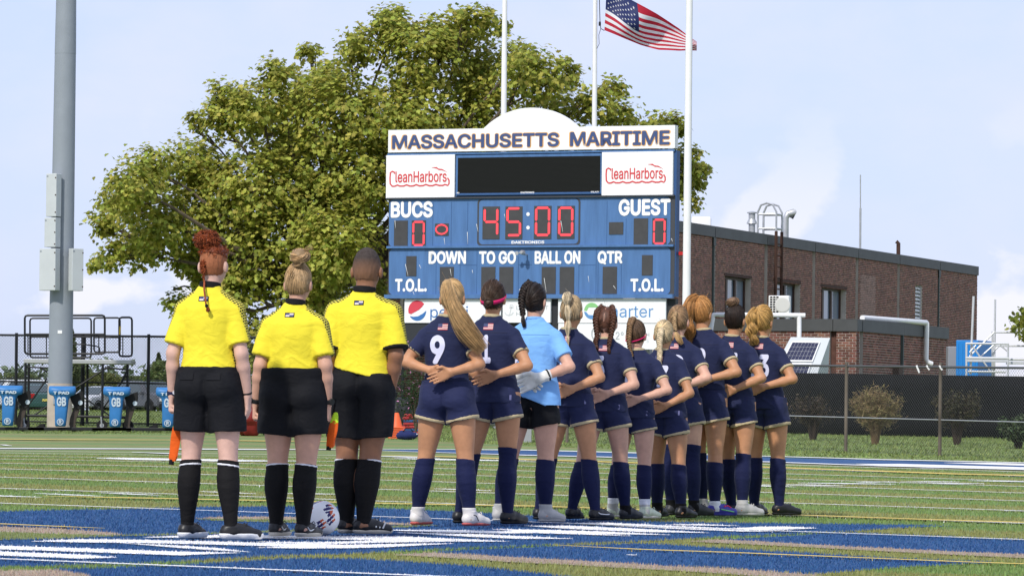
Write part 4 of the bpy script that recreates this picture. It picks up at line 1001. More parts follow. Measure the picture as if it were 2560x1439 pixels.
# far trees at the left
FT = [(40, 1045, 930, 160, 205, (.10, .125, .05)), (120, 1045, 955, 130, 190, (.085, .105, .045)), (190, 1045, 905, 90, 200, (.10, .14, .045)), (178, 1045, 822, 60, 185, (.085, .115, .05)), (255, 1045, 930, 130, 195, (.115, .125, .045)), (330, 1045, 938, 150, 210, (.085, .11, .05)), (405, 1045, 900, 110, 188, (.105, .135, .045)), (395, 1045, 880, 60, 194, (.085, .11, .05)), (470, 1045, 925, 150, 200, (.10, .12, .05)), (620, 1045, 860, 120, 198, (.10, .14, .045)), (-60, 1045, 930, 160, 200, (.09, .12, .05))]
FTL = ['rounded grey-green tree far left beyond the parked cars', 'low olive bush beyond the parked cars, left of the light pole', 'mid green tree right behind the light pole', 'slim pointed tree showing beside the light pole above the platform', 'yellow-green bush behind the black platform', 'low dull green bush between the platform and the black fence post', 'bright green tree behind the black fence post beside the red-haired referee', 'thin dull green tree top behind the black fence post', 'olive tree behind the red-haired referee', 'green tree between the red-haired and the blond referee', 'grey-green tree at the left edge beyond the fence']
for i, (px, pb, pt, wp, Y, colr) in enumerate(FT):
    small_tree(px, pb, pt, wp, Y + 75, FTL[i], colr, seed=60 + i, n=4200, leaf=.20, conic=(wp < 80))
# distant wood closing the horizon
r_ = np.random.default_rng(77); q = np.column_stack([r_.uniform(-130, 130, 30000), r_.uniform(330, 360, 30000), 0 * r_.random(30000)]); top_ = 4.2 + 1.6 * vnoise(np.column_stack([q[:, 0] * .09, q[:, 1] * .05, q[:, 2]])); q[:, 2] = .9 + top_ * r_.random(30000)
o = leaf_cloud('far_woods', q, .55, mat('far_woods', (.12, .155, .10), .8, island=.3), None, 'oval', .3, 78); o['kind'] = 'stuff'

# ================================================================== LIGHT POLE
m_pole = mat('pole_grey', (.255, .285, .320), .5, var=.05, vscale=3, spec=.35)
m_boxg = mat('box_grey', (.50, .53, .54), .5, var=.03, vscale=3); m_conc = mat('concrete', (.48, .41, .335), .9, var=.18, vscale=2.2, bump=.2)
PY = 112.0; lpb, lpt = W(148.5, 1076, PY), W(168, -160, PY); sp_ = PY / F
lp = empty('light_pole', lpb, 0, 'thick grey steel floodlight pole on a concrete base with electrical boxes', 'pole')
ax = (lpt - lpb); axn = ax / ax.z
Rp = Matrix.Identity(4)
def lpz(py): return W(150, py, PY).z - lpb.z
k = MB(); z0 = lpz(958); k.tube([axn * -.3, axn * z0], [32 * sp_, 31 * sp_], 28); k.build('concrete_base', m_conc, lp, True)
k = MB(); zj = lpz(135); k.tube([axn * (z0 + .002), axn * lpz(500), axn * (zj + .15)], [30.5 * sp_, 28.5 * sp_, 26.5 * sp_], 28); k.build('shaft', m_pole, lp, True)
k = MB(); k.tube([axn * zj, axn * ax.z], [26.9 * sp_, 23.5 * sp_], 28); k.build('upper_shaft', m_pole, lp, True)
k = MB(); p = axn * lpz(830); k.box((p.x - .05, p.y - 29.4 * sp_ - .012, p.z - .04), (p.x + .06, p.y - 29.4 * sp_ + .03, p.z + .04)); k.build('label_plate', m_off, lp)
k = MB(); p = axn * lpz(1002); k.box((p.x - .14, p.y - 31.2 * sp_ - .015, p.z - .08), (p.x - .05, p.y - 31 * sp_ + .06, p.z + .08)); k.build('label_plate', m_galv, lp)
for (x0, y0, x1, y1, fx, rot) in ((115, 435, 156, 542, 145, -.55), (111, 545, 154, 618, 141, -.55), (98, 622, 153, 726, 139, -.5), (171, 622, 211, 727, 191, .55)):
    a, b = W(x0, y1, PY - .3), W(x1, y0, PY - .3); cx, cw = (a.x + b.x) / 2, (b.x - a.x)
    M2 = Matrix.Translation((cx - lpb.x, -.42, a.z - lpb.z)) @ Matrix.Rotation(rot, 4, 'Z'); hh = b.z - a.z; d_ = .22
    wv = (cw - 2 * abs(math.sin(rot)) * d_ * .55) / math.cos(rot)
    k = MB(); k.bevbox((-wv / 2, -d_ / 2, 0), (wv / 2, d_ / 2, hh), .012, M2); bo = k.build('electrical_box', m_boxg, lp)
    for zz in (.1, .5, .9):
        k = MB(); k.box((wv / 2 - .035, -d_ / 2 - .01, hh * zz - .015), (wv / 2 - .005, -d_ / 2 + .01, hh * zz + .015), M2); k.build('latch', m_rust, bo)
    k = MB(); k.box((-wv / 2 + .02, -d_ / 2 - .004, hh - .09), (-wv / 2 + .07, -d_ / 2 + .01, hh - .05), M2); k.build('sticker', m_pole, bo)
    k = MB(); k.box((-.08, d_ / 2, hh * .2), (.08, d_ / 2 + .25, hh * .8), M2); k.build('bracket', m_galv, lp)

# ================================================================== FENCES
m_wire = mat('chain_link_black', (.022, .024, .028), .5); m_wireg = mat('chain_link_grey', (.075, .078, .08), .6)
m_rustpost = mat('rusty_post', (.130, .108, .085), .75, var=.5, vscale=1.2, stretch=(1, 1, 1.2))
m_fabric = mat('windscreen_fabric', (.0075, .008, .009), .9, var=.25, vscale=1.5, bump=.5, bscale=3, spec=.15)
def chain_link(par, a, b, h, pitch, r, material, sub=None):
    """wire diamonds from ground point a to b; a, b world, h metres"""
    d = b - a; Lh = math.hypot(d.x, d.y); ex_ = Vector((d.x / Lh, d.y / Lh, 0)); sl_ = d.z / Lh; k = MB()
    n = Vector((ex_.y, -ex_.x, 0))
    def wire(u0, z0, u1, z1):
        p, q = [a + ex_ * u + Vector((0, 0, z + sl_ * u)) for u, z in ((u0, z0), (u1, z1))]
        t = (q - p).normalized(); s = t.cross(n).normalized() * r; k.add([p + s, p - s * .5 + n * r, p - s * .5 - n * r, q + s, q - s * .5 + n * r, q - s * .5 - n * r], [(0, 1, 4, 3), (1, 2, 5, 4), (2, 0, 3, 5)])
    m = -int(h / pitch) - 1
    while m * pitch < Lh:
        u = m * pitch
        for s in (1, -1):
            u0, z0, u1, z1 = (u, 0, u + h, h) if s > 0 else (u, h, u + h, 0)
            if u0 < 0: z0 += s * -u0; u0 = 0
            if u1 > Lh: z1 -= s * (u1 - Lh); u1 = Lh
            if u1 > u0: wire(u0, z0, u1, z1)
        m += 1
    o = k.build('chain_link', material, par); o['kind'] = 'stuff'; return o
# left fence, black, in front of the cars
LY = 119.0; a, b = W(-260, 1056, LY), W(1010, 1056, LY - 6)
a.z, b.z = GZ(a.x, a.y), GZ(b.x, b.y); ft = W(200, 836, LY).z - GZ(W(200, 836, LY).x, LY)
lf = empty('chain_link_fence', a, 0, 'tall black chain link fence between the field and the parked cars', 'fence')
def lfp(o): o.matrix_parent_inverse = lf.matrix_basis.inverted(); return o
lfp(chain_link(lf, a, b, ft, .085, .0042, m_wire))
for zz, rr_ in ((ft, .030), (ft * .48, .022), (.08, .02)):
    k = MB(); k.tube([a + Vector((0, 0, zz)), b + Vector((0, 0, zz))], rr_, 8); lfp(k.build('rail', m_black, lf))
for px in (-118, 51, 221, 386, 552, 720, 890, 1006):
    t = (px + 260) / 1270; p = a.lerp(b, t); k = MB(); k.tube([p + Vector((0, 0, -.1)), p + Vector((0, 0, ft + .06))], .042 if px != 221 else .055, 10); lfp(k.build('post', m_black, lf, True))
# right fence, low, with rusty posts
RY_ = 88.5; a, b = W(1230, 1100, 101), W(2860, 1140, 82)
a.z, b.z = GZ(a.x, a.y) - .03, GZ(b.x, b.y) - .03
rf = empty('chain_link_fence', a, 0, 'low chain link fence on rusty round posts along the lawn', 'fence')
def rfp(o): o.matrix_parent_inverse = rf.matrix_basis.inverted(); return o
rh = 1.80
rfp(chain_link(rf, a, b, rh, .076, .0023, m_wireg))
def on_line(px):
    lo, hi = 0.0, 1.0
    for _ in range(40):
        m = (lo + hi) / 2; p = a.lerp(b, m); x = 1280 + F * p.x / p.y
        if x < px: lo = m
        else: hi = m
    return a.lerp(b, lo)
k = MB(); k.tube([a + Vector((0, 0, rh)), b + Vector((0, 0, rh))], .024, 8); rfp(k.build('rail', m_wireg, rf))
k = MB(); k.tube([a + Vector((0, 0, rh * .42)), b + Vector((0, 0, rh * .42))], .011, 6); rfp(k.build('rail', m_galv, rf))
for px in (1420, 1650, 1884, 2117, 2352, 2590):
    p = on_line(px - 2); k = MB(); k.tube([p + Vector((0, 0, -.15)), p + Vector((0, 0, rh + .04))], .036, 10); k.lathe([(.04, rh + .03), (.03, rh + .08), (.0, rh + .1)], 10, Matrix.Translation(p)); rfp(k.build('post', m_rustpost, rf, True))
for px, l_ in ((2293, .12), (2318, .06), (2350, .06)):
    p = on_line(px) + Vector((0, 0, rh)); k = MB(); k.tube([p + Vector((-.03, -.02, .03)), p + Vector((.03, -.03, -l_))], .02, 6); rfp(k.build('tie', m_white, rf))
# black windscreen fence behind the shrubs
a, b = W(1500, 1080, 123), W(2900, 1083, 108)
wf = empty('windscreen_fence', (a.x, a.y, GZ(a.x, a.y)), 0, 'long black fabric windscreen fence in front of the brick extension', 'fence')
def wfp(o): o.matrix_parent_inverse = wf.matrix_basis.inverted(); return o
k = MB(); nseg = 90; pts = []
for i in range(nseg + 1):
    p = a.lerp(b, i / nseg); zt_ = W(1280 + F * p.x / p.y, 931 + (p.x / p.y * F + 1280 - 1960) * .0155, p.y).z; zb_ = GZ(p.x, p.y) - .05
    wob = .03 * math.sin(i * .9) + .02 * math.sin(i * 2.3)
    for j in range(5): k.v.append((p.x, p.y + wob * (j in (1, 2, 3)) - .03 * (j == 2), zb_ + (zt_ - zb_) * j / 4))
for i in range(nseg):
    for j in range(4): q = i * 5 + j; k.f.append((q, q + 5, q + 6, q + 1)); k.m.append(0)
o = wfp(k.build('fabric', m_fabric, wf, True)); md = o.modifiers.new('solid', 'SOLIDIFY'); md.thickness = .01
for i in range(0, 91, 9):
    p = a.lerp(b, i / 90) + Vector((0, .08, 0)); k = MB(); zb_ = GZ(p.x, p.y); k.tube([(p.x, p.y, zb_ - .1), (p.x, p.y, zb_ + 1.5)], .03, 8); wfp(k.build('post', m_black, wf))
# ================================================================== PEOPLE
class SDF:
    def __init__(s, lo, hi, h):
        s.lo = np.array(lo, np.float32); s.h = h
        s.n = np.ceil((np.array(hi) - s.lo) / h).astype(int) + 1
        s.ax = [s.lo[i] + h * np.arange(s.n[i], dtype=np.float32) for i in range(3)]
        s.D = np.full(tuple(s.n), 1.0, np.float32)
    def _sl(s, lo, hi):
        a = np.clip(np.floor((np.array(lo) - s.lo) / s.h).astype(int), 0, s.n); b = np.clip(np.ceil((np.array(hi) - s.lo) / s.h).astype(int) + 1, 0, s.n)
        return tuple(slice(i, j) for i, j in zip(a, b))
    def add(s, fn, lo, hi, k=0.02):
        pad = k + 2.5 * s.h; sl = s._sl(np.array(lo) - pad, np.array(hi) + pad)
        X = s.ax[0][sl[0]][:, None, None]; Y = s.ax[1][sl[1]][None, :, None]; Z = s.ax[2][sl[2]][None, None, :]
        if min(X.size, Y.size, Z.size) == 0: return s
        b = fn(X, Y, Z); a = s.D[sl]; t = np.maximum(k - np.abs(a - b), 0) / max(k, 1e-6)
        s.D[sl] = np.minimum(a, b) - t * t * k * .25; return s
    def cap(s, a, b, ra, rb, k=0.02, end=None, infl=0.0):
        a = np.array(a, float); b = np.array(b, float); d = b - a; L2 = float(d @ d) + 1e-12; ra += infl; rb += infl
        def fn(X, Y, Z):
            t = np.clip(((X - a[0]) * d[0] + (Y - a[1]) * d[1] + (Z - a[2]) * d[2]) / L2, 0, 1)
            r = np.sqrt((X - a[0] - t * d[0]) ** 2 + (Y - a[1] - t * d[1]) ** 2 + (Z - a[2] - t * d[2]) ** 2) - (ra + (rb - ra) * t)
            if end is not None:
                u = ((X - a[0]) * d[0] + (Y - a[1]) * d[1] + (Z - a[2]) * d[2]) / math.sqrt(L2)
                r = np.maximum(r, u - end[1])
                if end[0] is not None: r = np.maximum(r, end[0] - u)
            return r
        m = max(ra, rb); return s.add(fn, np.minimum(a, b) - m, np.maximum(a, b) + m, k)
    def ell(s, c, r, k=0.02, fn2=None):
        def fn(X, Y, Z):
            k0 = np.sqrt(((X - c[0]) / r[0]) ** 2 + ((Y - c[1]) / r[1]) ** 2 + ((Z - c[2]) / r[2]) ** 2)
            k1 = np.sqrt(((X - c[0]) / r[0] ** 2) ** 2 + ((Y - c[1]) / r[1] ** 2) ** 2 + ((Z - c[2]) / r[2] ** 2) ** 2) + 1e-6
            q = k0 * (k0 - 1) / k1
            return np.maximum(q, fn2(X, Y, Z)) if fn2 else q
        c = np.array(c); return s.add(fn, c - np.array(r), c + np.array(r), k)
    def loft(s, z, rx, ry, cx, cy, k=0.02, infl=0.0, fn2=None, zr=None, p=2.0):
        z = np.array(z); rx = np.array(rx) + infl; ry = np.array(ry) + infl; cx = np.broadcast_to(cx, z.shape); cy = np.broadcast_to(cy, z.shape)
        z0, z1 = zr or (z[0], z[-1])
        def fn(X, Y, Z):
            a = np.interp(Z, z, rx); b = np.interp(Z, z, ry); x = X - np.interp(Z, z, cx); y = Y - np.interp(Z, z, cy)
            if p == 2.0:
                k0 = np.sqrt((x / a) ** 2 + (y / b) ** 2); k1 = np.sqrt((x / a ** 2) ** 2 + (y / b ** 2) ** 2) + 1e-6; d = k0 * (k0 - 1) / k1
            else:
                k0 = ((np.abs(x) / a) ** p + (np.abs(y) / b) ** p) ** (1 / p); d = (k0 - 1) * np.minimum(a, b)
            d = np.maximum(d, np.maximum(z0 - Z, Z - z1))
            return np.maximum(d, fn2(X, Y, Z)) if fn2 else d
        lo = (float((cx - rx).min()), float((cy - ry).min()), z0); hi = (float((cx + rx).max()), float((cy + ry).max()), z1)
        return s.add(fn, lo, hi, k)
    def cut(s, c, n):
        n = np.array(n, float); n /= np.linalg.norm(n)
        s.D = np.maximum(s.D, (s.ax[0][:, None, None] - c[0]) * n[0] + (s.ax[1][None, :, None] - c[1]) * n[1] + (s.ax[2][None, None, :] - c[2]) * n[2]); return s
    def carve(s, c, r):
        q = np.sqrt(((s.ax[0][:, None, None] - c[0]) / r[0]) ** 2 + ((s.ax[1][None, :, None] - c[1]) / r[1]) ** 2 + ((s.ax[2][None, None, :] - c[2]) / r[2]) ** 2)
        s.D = np.maximum(s.D, (1 - q) * min(r)); return s
    def mesh(s):
        """naive surface nets"""
        D = s.D; I = D < 0
        cs = [(i, j, k) for i in (0, 1) for j in (0, 1) for k in (0, 1)]; nx, ny, nz_ = [n - 1 for n in D.shape]
        cnt = np.zeros((nx, ny, nz_), np.int8)
        for i, j, k in cs: cnt += I[i:i + nx, j:j + ny, k:k + nz_]
        act = np.argwhere((cnt > 0) & (cnt < 8)); idx = np.full((nx, ny, nz_), -1, np.int64); idx[tuple(act.T)] = np.arange(len(act))
        val = np.stack([D[act[:, 0] + i, act[:, 1] + j, act[:, 2] + k] for i, j, k in cs], 1)
        P = np.zeros((len(act), 3)); C = np.zeros(len(act))
        for a in range(8):
            for b in range(a + 1, 8):
                df = np.array(cs[b]) - np.array(cs[a])
                if np.abs(df).sum() != 1: continue
                m = (val[:, a] < 0) != (val[:, b] < 0); t = np.zeros(len(act)); t[m] = val[m, a] / (val[m, a] - val[m, b])
                P[m] += np.array(cs[a]) + t[m, None] * df; C += m
        V = (act + P / C[:, None]) * s.h + s.lo
        Fs = []
        for ax in range(3):
            o1, o2 = (ax + 1) % 3, (ax + 2) % 3
            A = np.take(I, range(D.shape[ax] - 1), ax); B = np.take(I, range(1, D.shape[ax]), ax)
            e = np.argwhere(A != B); ok = (e[:, o1] > 0) & (e[:, o2] > 0) & (e[:, o1] < D.shape[o1] - 1) & (e[:, o2] < D.shape[o2] - 1); e = e[ok]
            fl = A[tuple(e.T)]
            def at(d1, d2):
                q = e.copy(); q[:, o1] -= d1; q[:, o2] -= d2; return idx[tuple(q.T)]
            q = np.stack([at(1, 1), at(0, 1), at(0, 0), at(1, 0)], 1); q[~fl] = q[~fl][:, ::-1]; Fs.append(q)
        return V, np.concatenate(Fs)
def vert_normals(V, Fq):
    n = np.cross(V[Fq[:, 2]] - V[Fq[:, 0]], V[Fq[:, 3]] - V[Fq[:, 1]]); N_ = np.zeros_like(V)
    for i in range(4): np.add.at(N_, Fq[:, i], n)
    return N_ / (np.linalg.norm(N_, axis=1)[:, None] + 1e-9)
def smooth_verts(V, Fq, it=1, w=.5):
    for _ in range(it):
        A = np.zeros_like(V); c = np.zeros(len(V))
        for i in range(4):
            for j in (1, 3): np.add.at(A, Fq[:, i], V[Fq[:, (i + j) % 4]]); np.add.at(c, Fq[:, i], 1)
        V = V * (1 - w) + w * A / np.maximum(c, 1)[:, None]
    return V
def np_mesh(name, V, Fq, material, parent, smooth=True, attrs=None):
    me = bpy.data.meshes.new(name); n, f = len(V), len(Fq); k = Fq.shape[1]
    me.vertices.add(n); me.vertices.foreach_set('co', np.asarray(V, np.float32).ravel())
    me.loops.add(f * k); me.loops.foreach_set('vertex_index', Fq.astype(np.int32).ravel())
    me.polygons.add(f); me.polygons.foreach_set('loop_start', np.arange(0, f * k, k, dtype=np.int32))
    if smooth: me.polygons.foreach_set('use_smooth', np.ones(f, bool))
    me.update(calc_edges=True)
    for an, av in (attrs or {}).items():
        a = me.attributes.new(an, 'FLOAT', 'POINT'); a.data.foreach_set('value', np.asarray(av, np.float32))
    me.materials.append(material); return link(name, me, parent)
def sdf_obj(s, name, material, parent, folds=None, it=1, attrs=None):
    V, Fq = s.mesh()
    if it: V = smooth_verts(V, Fq, it, .4)
    if folds: V = V + vert_normals(V, Fq) * folds(V)[:, None]
    return np_mesh(name, V, Fq, material, parent, attrs=attrs(V) if attrs else None)

# ---------------------------------------------------------------- hair
def hair_mat(name, col, isl=.58): return mat(name, col, .50, island=isl, spec=.30, var=.32, vscale=26)
def strands(name, paths, widths, material, parent, sides=3):
    """paths n x m x 3, widths n x m: thin three-sided locks"""
    n, m, _ = paths.shape
    T = np.gradient(paths, axis=1); T /= np.linalg.norm(T, axis=2)[..., None] + 1e-9
    up = np.array([.31, .2, .93]); A = np.cross(T, up); A /= np.linalg.norm(A, axis=2)[..., None] + 1e-9; B = np.cross(T, A)
    V = np.empty((n, m, sides, 3))
    for j in range(sides):
        a = 2 * PI * j / sides; V[:, :, j] = paths + (A * math.cos(a) + B * math.sin(a)) * widths[..., None]
    base = np.arange(n)[:, None, None] * m * sides + np.arange(m - 1)[None, :, None] * sides
    Fq = []
    for j in range(sides):
        j2 = (j + 1) % sides; Fq.append(np.concatenate([base + j, base + j2, base + sides + j2, base + sides + j], 2).reshape(-1, 4))
    o = np_mesh(name, V.reshape(-1, 3), np.concatenate(Fq), material, parent); o['kind'] = 'stuff'; return o
def head_dirs(az, el): return np.stack([np.sin(az) * np.cos(el), np.cos(az) * np.cos(el), np.sin(el)], -1)
def scalp_locks(Hc, rad, tie, rng, n=420, rise=.008, w=.0021, m=9, part=None, wav=.0):
    """locks combed over the skull from the hairline to the tie direction"""
    n = int(n * 1.7); az = rng.uniform(-PI, PI, n); back = np.abs(az) / PI
    el = np.interp(back, [0, .25, .42, .55, .75, 1], [.62, .35, -.05, -.42, -.75, -.82]) + rng.normal(0, .05, n)
    inner = rng.random(n) < .35; 
    s = head_dirs(az, el); t = np.array(tie, float); t = t / np.linalg.norm(t)
    s[inner] = s[inner] * .6 + t * .4 + rng.normal(0, .25, (inner.sum(), 3)); s /= np.linalg.norm(s, axis=1)[:, None]
    u = np.linspace(0, 1, m)[None, :, None]; om = np.arccos(np.clip((s * t).sum(1), -.999, .999))[:, None, None]
    tt = t + rng.normal(0, .05, (n, 3)); tt /= np.linalg.norm(tt, axis=1)[:, None]
    d = (np.sin((1 - u) * om) * s[:, None] + np.sin(u * om) * tt[:, None]) / np.sin(om)
    d /= np.linalg.norm(d, axis=2)[..., None]
    r = 1 + 0 * u; P = np.array(Hc) + d * np.array(rad) * r + d * (rise * (.35 + .65 * rng.random((n, 1, 1))) * np.sin(np.clip(u * 1.15 + .12, 0, 1) * PI * .62))
    P[:, :, 2] = P[:, :, 2] + wav * np.sin(u[..., 0] * 9 + rng.random((n, 1)) * 6)
    W_ = w * (.7 + .6 * rng.random((n, 1))) * np.interp(u[0, :, 0], [0, .15, .85, 1], [.35, 1, 1, .7])[None]
    return P, W_
def resample(G, m):
    G = np.array(G, float); d = np.r_[0, np.cumsum(np.linalg.norm(np.diff(G, axis=0), axis=1))]; u = np.linspace(0, d[-1], m)
    # smooth through the points
    out = np.stack([np.interp(u, d, G[:, i]) for i in range(3)], 1)
    for _ in range(3): out[1:-1] = out[1:-1] * .5 + .25 * (out[:-2] + out[2:])
    return out
def tail_locks(G, radii, rng, n=170, m=22, w=.0030, wave=0.0, wl=10.0, flat=1.0, splay=0.0, lenvar=.25):
    n = int(n * 1.6); w = w * .68; C = resample(G, m); T = np.gradient(C, axis=0); T /= np.linalg.norm(T, axis=1)[:, None]
    A = np.cross(T, np.array([0.05, 1.0, .02])); A /= np.linalg.norm(A, axis=1)[:, None]; B = np.cross(T, A)
    u = np.linspace(0, 1, m); R = np.interp(u, np.linspace(0, 1, len(radii)), radii)
    rr = np.sqrt(rng.random(n)); an = rng.random(n) * 2 * PI; a = rr * np.cos(an); b = rr * np.sin(an) * flat
    end = 1 - lenvar * rng.random(n) ** 2; uu = u[None] * end[:, None]
    Ci = np.stack([np.interp(uu, u, C[:, i]) for i in range(3)], -1); Ai = np.stack([np.interp(uu, u, A[:, i]) for i in range(3)], -1); Bi = np.stack([np.interp(uu, u, B[:, i]) for i in range(3)], -1); Ri = np.interp(uu, u, R)
    ph = rng.random((n, 1)) * .9 + (a[:, None] * 2); wv = wave * np.sin(uu * wl + ph) * np.clip(uu * 2.5, 0, 1); wv2 = wave * np.cos(uu * wl + ph) * np.clip(uu * 2.5, 0, 1)
    sp = 1 + splay * uu ** 2 * rng.normal(0, 1, (n, 1))
    P = Ci + Ai * (a[:, None] * Ri * sp + wv)[..., None] + Bi * (b[:, None] * Ri + wv2)[..., None]
    W_ = w * (.7 + .6 * rng.random((n, 1))) * np.interp(u, [0, .7, 1], [1, .85, .25])[None]
    return P, W_
def braid(name, G, w0, w1, lobes, material, parent, sides=8):
    m = lobes * 7; C = resample(G, m); T = np.gradient(C, axis=0); T /= np.linalg.norm(T, axis=1)[:, None]
    A = np.cross(T, np.array([0.0, 1.0, 0.0])); A /= np.linalg.norm(A, axis=1)[:, None] + 1e-9; B = np.cross(T, A)
    u = np.linspace(0, 1, m); Wd = w0 + (w1 - w0) * u; P = []; R = []
    for s in range(3):
        ph = u * lobes * PI + s * 2 * PI / 3
        P.append(C + A * (np.sin(ph) * Wd)[:, None] + B * (np.sin(2 * ph) * Wd * .42)[:, None]); R.append(Wd * .62 * (1 + .12 * np.cos(2 * ph)))
    strands(name, np.array(P), np.array(R), material, parent, sides)
    # hairs lying along the lobes give it a strand texture
    rg = np.random.default_rng(lobes); k = 12; Q = []; q = []
    for s in range(3):
        for i in range(k):
            a = rg.random() * 2 * PI; Q.append(P[s] + (A * math.cos(a) + B * math.sin(a)) * (R[s] * 1.0)[:, None]); q.append(np.full(m, .0018))
    strands(name, np.array(Q), np.array(q), material, parent)

# ---------------------------------------------------------------- garments' materials
def cloth(name, col, var=.05, rough=.8, sheen=.04):
    if name in _mats: return _mats[name]
    m = mat(name, col, rough, var=var, vscale=9, stretch=(1, 1, .6), spec=.16, sheen=sheen if max(col) > .03 else 0)
    t = m.node_tree; b = t.nodes['Principled BSDF']; Nn, Ll = t.nodes.new, t.links.new
    tcn = Nn('ShaderNodeTexCoord'); mpn = Nn('ShaderNodeMapping'); mpn.inputs['Scale'].default_value = (9, 9, 16); mpn.inputs['Rotation'].default_value = (0, .5, 0)
    n = Nn('ShaderNodeTexNoise'); n.inputs['Scale'].default_value = 1.0; n.inputs['Detail'].default_value = 3; n.inputs['Distortion'].default_value = 1.2
    Ll(tcn.outputs['Object'], mpn.inputs[0]); Ll(mpn.outputs[0], n.inputs['Vector'])
    bp = Nn('ShaderNodeBump'); bp.inputs['Strength'].default_value = .30; bp.inputs['Distance'].default_value = .03
    Ll(n.outputs[0], bp.inputs['Height']); Ll(bp.outputs[0], b.inputs['Normal'])
    return m
def referee_cloth():
    m = cloth('referee_yellow', (.78, .655, .040), .02)
    t = m.node_tree; b = t.nodes['Principled BSDF']; Nn, Ll = t.nodes.new, t.links.new
    src = b.inputs['Base Color'].links[0].from_socket
    def attr(nm): a = Nn('ShaderNodeAttribute'); a.attribute_name = nm; return a.outputs['Fac']
    cm = Nn('ShaderNodeCombineXYZ'); Ll(attr('pu'), cm.inputs[0]); Ll(attr('pv'), cm.inputs[1])
    br = Nn('ShaderNodeTexBrick'); br.inputs['Color1'].default_value = br.inputs['Color2'].default_value = (.008, .008, .008, 1); br.inputs['Mortar'].default_value = (.80, .70, .10, 1)
    br.inputs['Scale'].default_value = 1.0; br.inputs['Mortar Size'].default_value = .13; br.inputs['Brick Width'].default_value = 1.0; br.inputs['Row Height'].default_value = 1.0; br.inputs['Mortar Smooth'].default_value = .3
    Ll(cm.outputs[0], br.inputs['Vector'])
    r = Nn('ShaderNodeMapRange'); r.inputs['From Min'].default_value = -.004; r.inputs['From Max'].default_value = .004; Ll(attr('band'), r.inputs[0])
    mx_ = Nn('ShaderNodeMix'); mx_.data_type = 'RGBA'; Ll(r.outputs[0], mx_.inputs[0]); Ll(src, mx_.inputs[6]); Ll(br.outputs[0], mx_.inputs[7]); Ll(mx_.outputs[2], b.inputs['Base Color'])
    return m
m_navyk = cloth('navy_kit', (.0175, .0225, .062)); m_navysh = cloth('navy_shorts', (.0205, .0255, .073)); m_gold = cloth('gold_trim', (.47, .385, .23), .03)
m_skyk = cloth('sky_blue_kit', (.20, .43, .80)); m_blk = cloth('black_shorts', (.0085, .0088, .011), .1); m_blkt = cloth('black_trim', (.010, .010, .011)); m_ref = referee_cloth()
m_navys = cloth('navy_sock', (.009, .0125, .050)); m_blks = cloth('black_sock', (.0085, .008, .0085)); m_whites = cloth('white_sock', (.74, .74, .78)); m_num = mat('number_white', (.66, .66, .82), .6)
def skin(name, col): return mat(name, col, .52, var=.17, vscale=9, spec=.35, bump=.05, bscale=150)
SK = {'pale': skin('skin_pale', (.62, .38, .30)), 'fair': skin('skin_fair', (.58, .325, .230)), 'tan': skin('skin_tan', (.48, .232, .117)), 'brown': skin('skin_brown', (.270, .125, .068))}
def flag_patch_mat():
    m = bpy.data.materials.new('flag_patch'); m.use_nodes = True; return m

def place_number(txt, shirt_bvh, cx, z0, z1, wd, parent, material, name='number', bold=.035, lift=.0035, yaw=0):
    me, co = text_mesh(txt, bold); lo, hi = co.min(0), co.max(0)
    bm = bmesh.new(); bm.from_mesh(me); bpy.data.meshes.remove(me)
    for v in bm.verts: v.co = Vector(((v.co.x - lo[0]) / (hi[0] - lo[0]) * wd - wd / 2 + cx, v.co.z * .5, z0 + (v.co.y - lo[1]) / (hi[1] - lo[1]) * (z1 - z0)))
    bmesh.ops.triangulate(bm, faces=bm.faces[:])
    for _ in range(4):
        es = [e for e in bm.edges if e.calc_length() > .02]
        if not es: break
        bmesh.ops.subdivide_edges(bm, edges=es, cuts=1); bmesh.ops.triangulate(bm, faces=[f for f in bm.faces if len(f.verts) > 3])
    for v in bm.verts:
        h_ = shirt_bvh.ray_cast(Vector((v.co.x, -1.0, v.co.z)), Vector((0, 1, 0)))
        v.co.y = (h_[0].y if h_[0] else -.1) - lift - v.co.y
    me = bpy.data.meshes.new(name); bm.to_mesh(me); bm.free(); me.materials.append(material); return link(name, me, parent)
def place_patch(bvh, cx, z0, z1, wd, parent, name, mats, colour_at, nx=11, nz_=7, lift=.003):
    k = MB()
    for i in range(nx + 1):
        for j in range(nz_ + 1):
            x = cx - wd / 2 + wd * i / nx; z = z0 + (z1 - z0) * j / nz_; h_ = bvh.ray_cast(Vector((x, -1, z)), Vector((0, 1, 0))); k.v.append((x, (h_[0].y if h_[0] else -.1) - lift, z))
    for i in range(nx):
        for j in range(nz_): a = i * (nz_ + 1) + j; k.f.append((a, a + nz_ + 1, a + nz_ + 2, a + 1)); k.m.append(colour_at(i / nx, j / nz_))
    return k.build(name, mats, parent)
m_pr2, m_pw2, m_pb2 = mat('patch_red', (.45, .06, .07), .7), mat('patch_white', (.62, .55, .52), .7), mat('patch_blue', (.05, .06, .14), .7)
BODY_H = 0.0066
m_hem = mat('hem_label_lilac', (.16, .16, .30), .7)
m_seam, m_seamb = mat('seam_navy', (.011, .0145, .040), .8), mat('seam_sky', (.12, .28, .55), .8)
GPL = 'soccer players lined up with hands behind their backs'
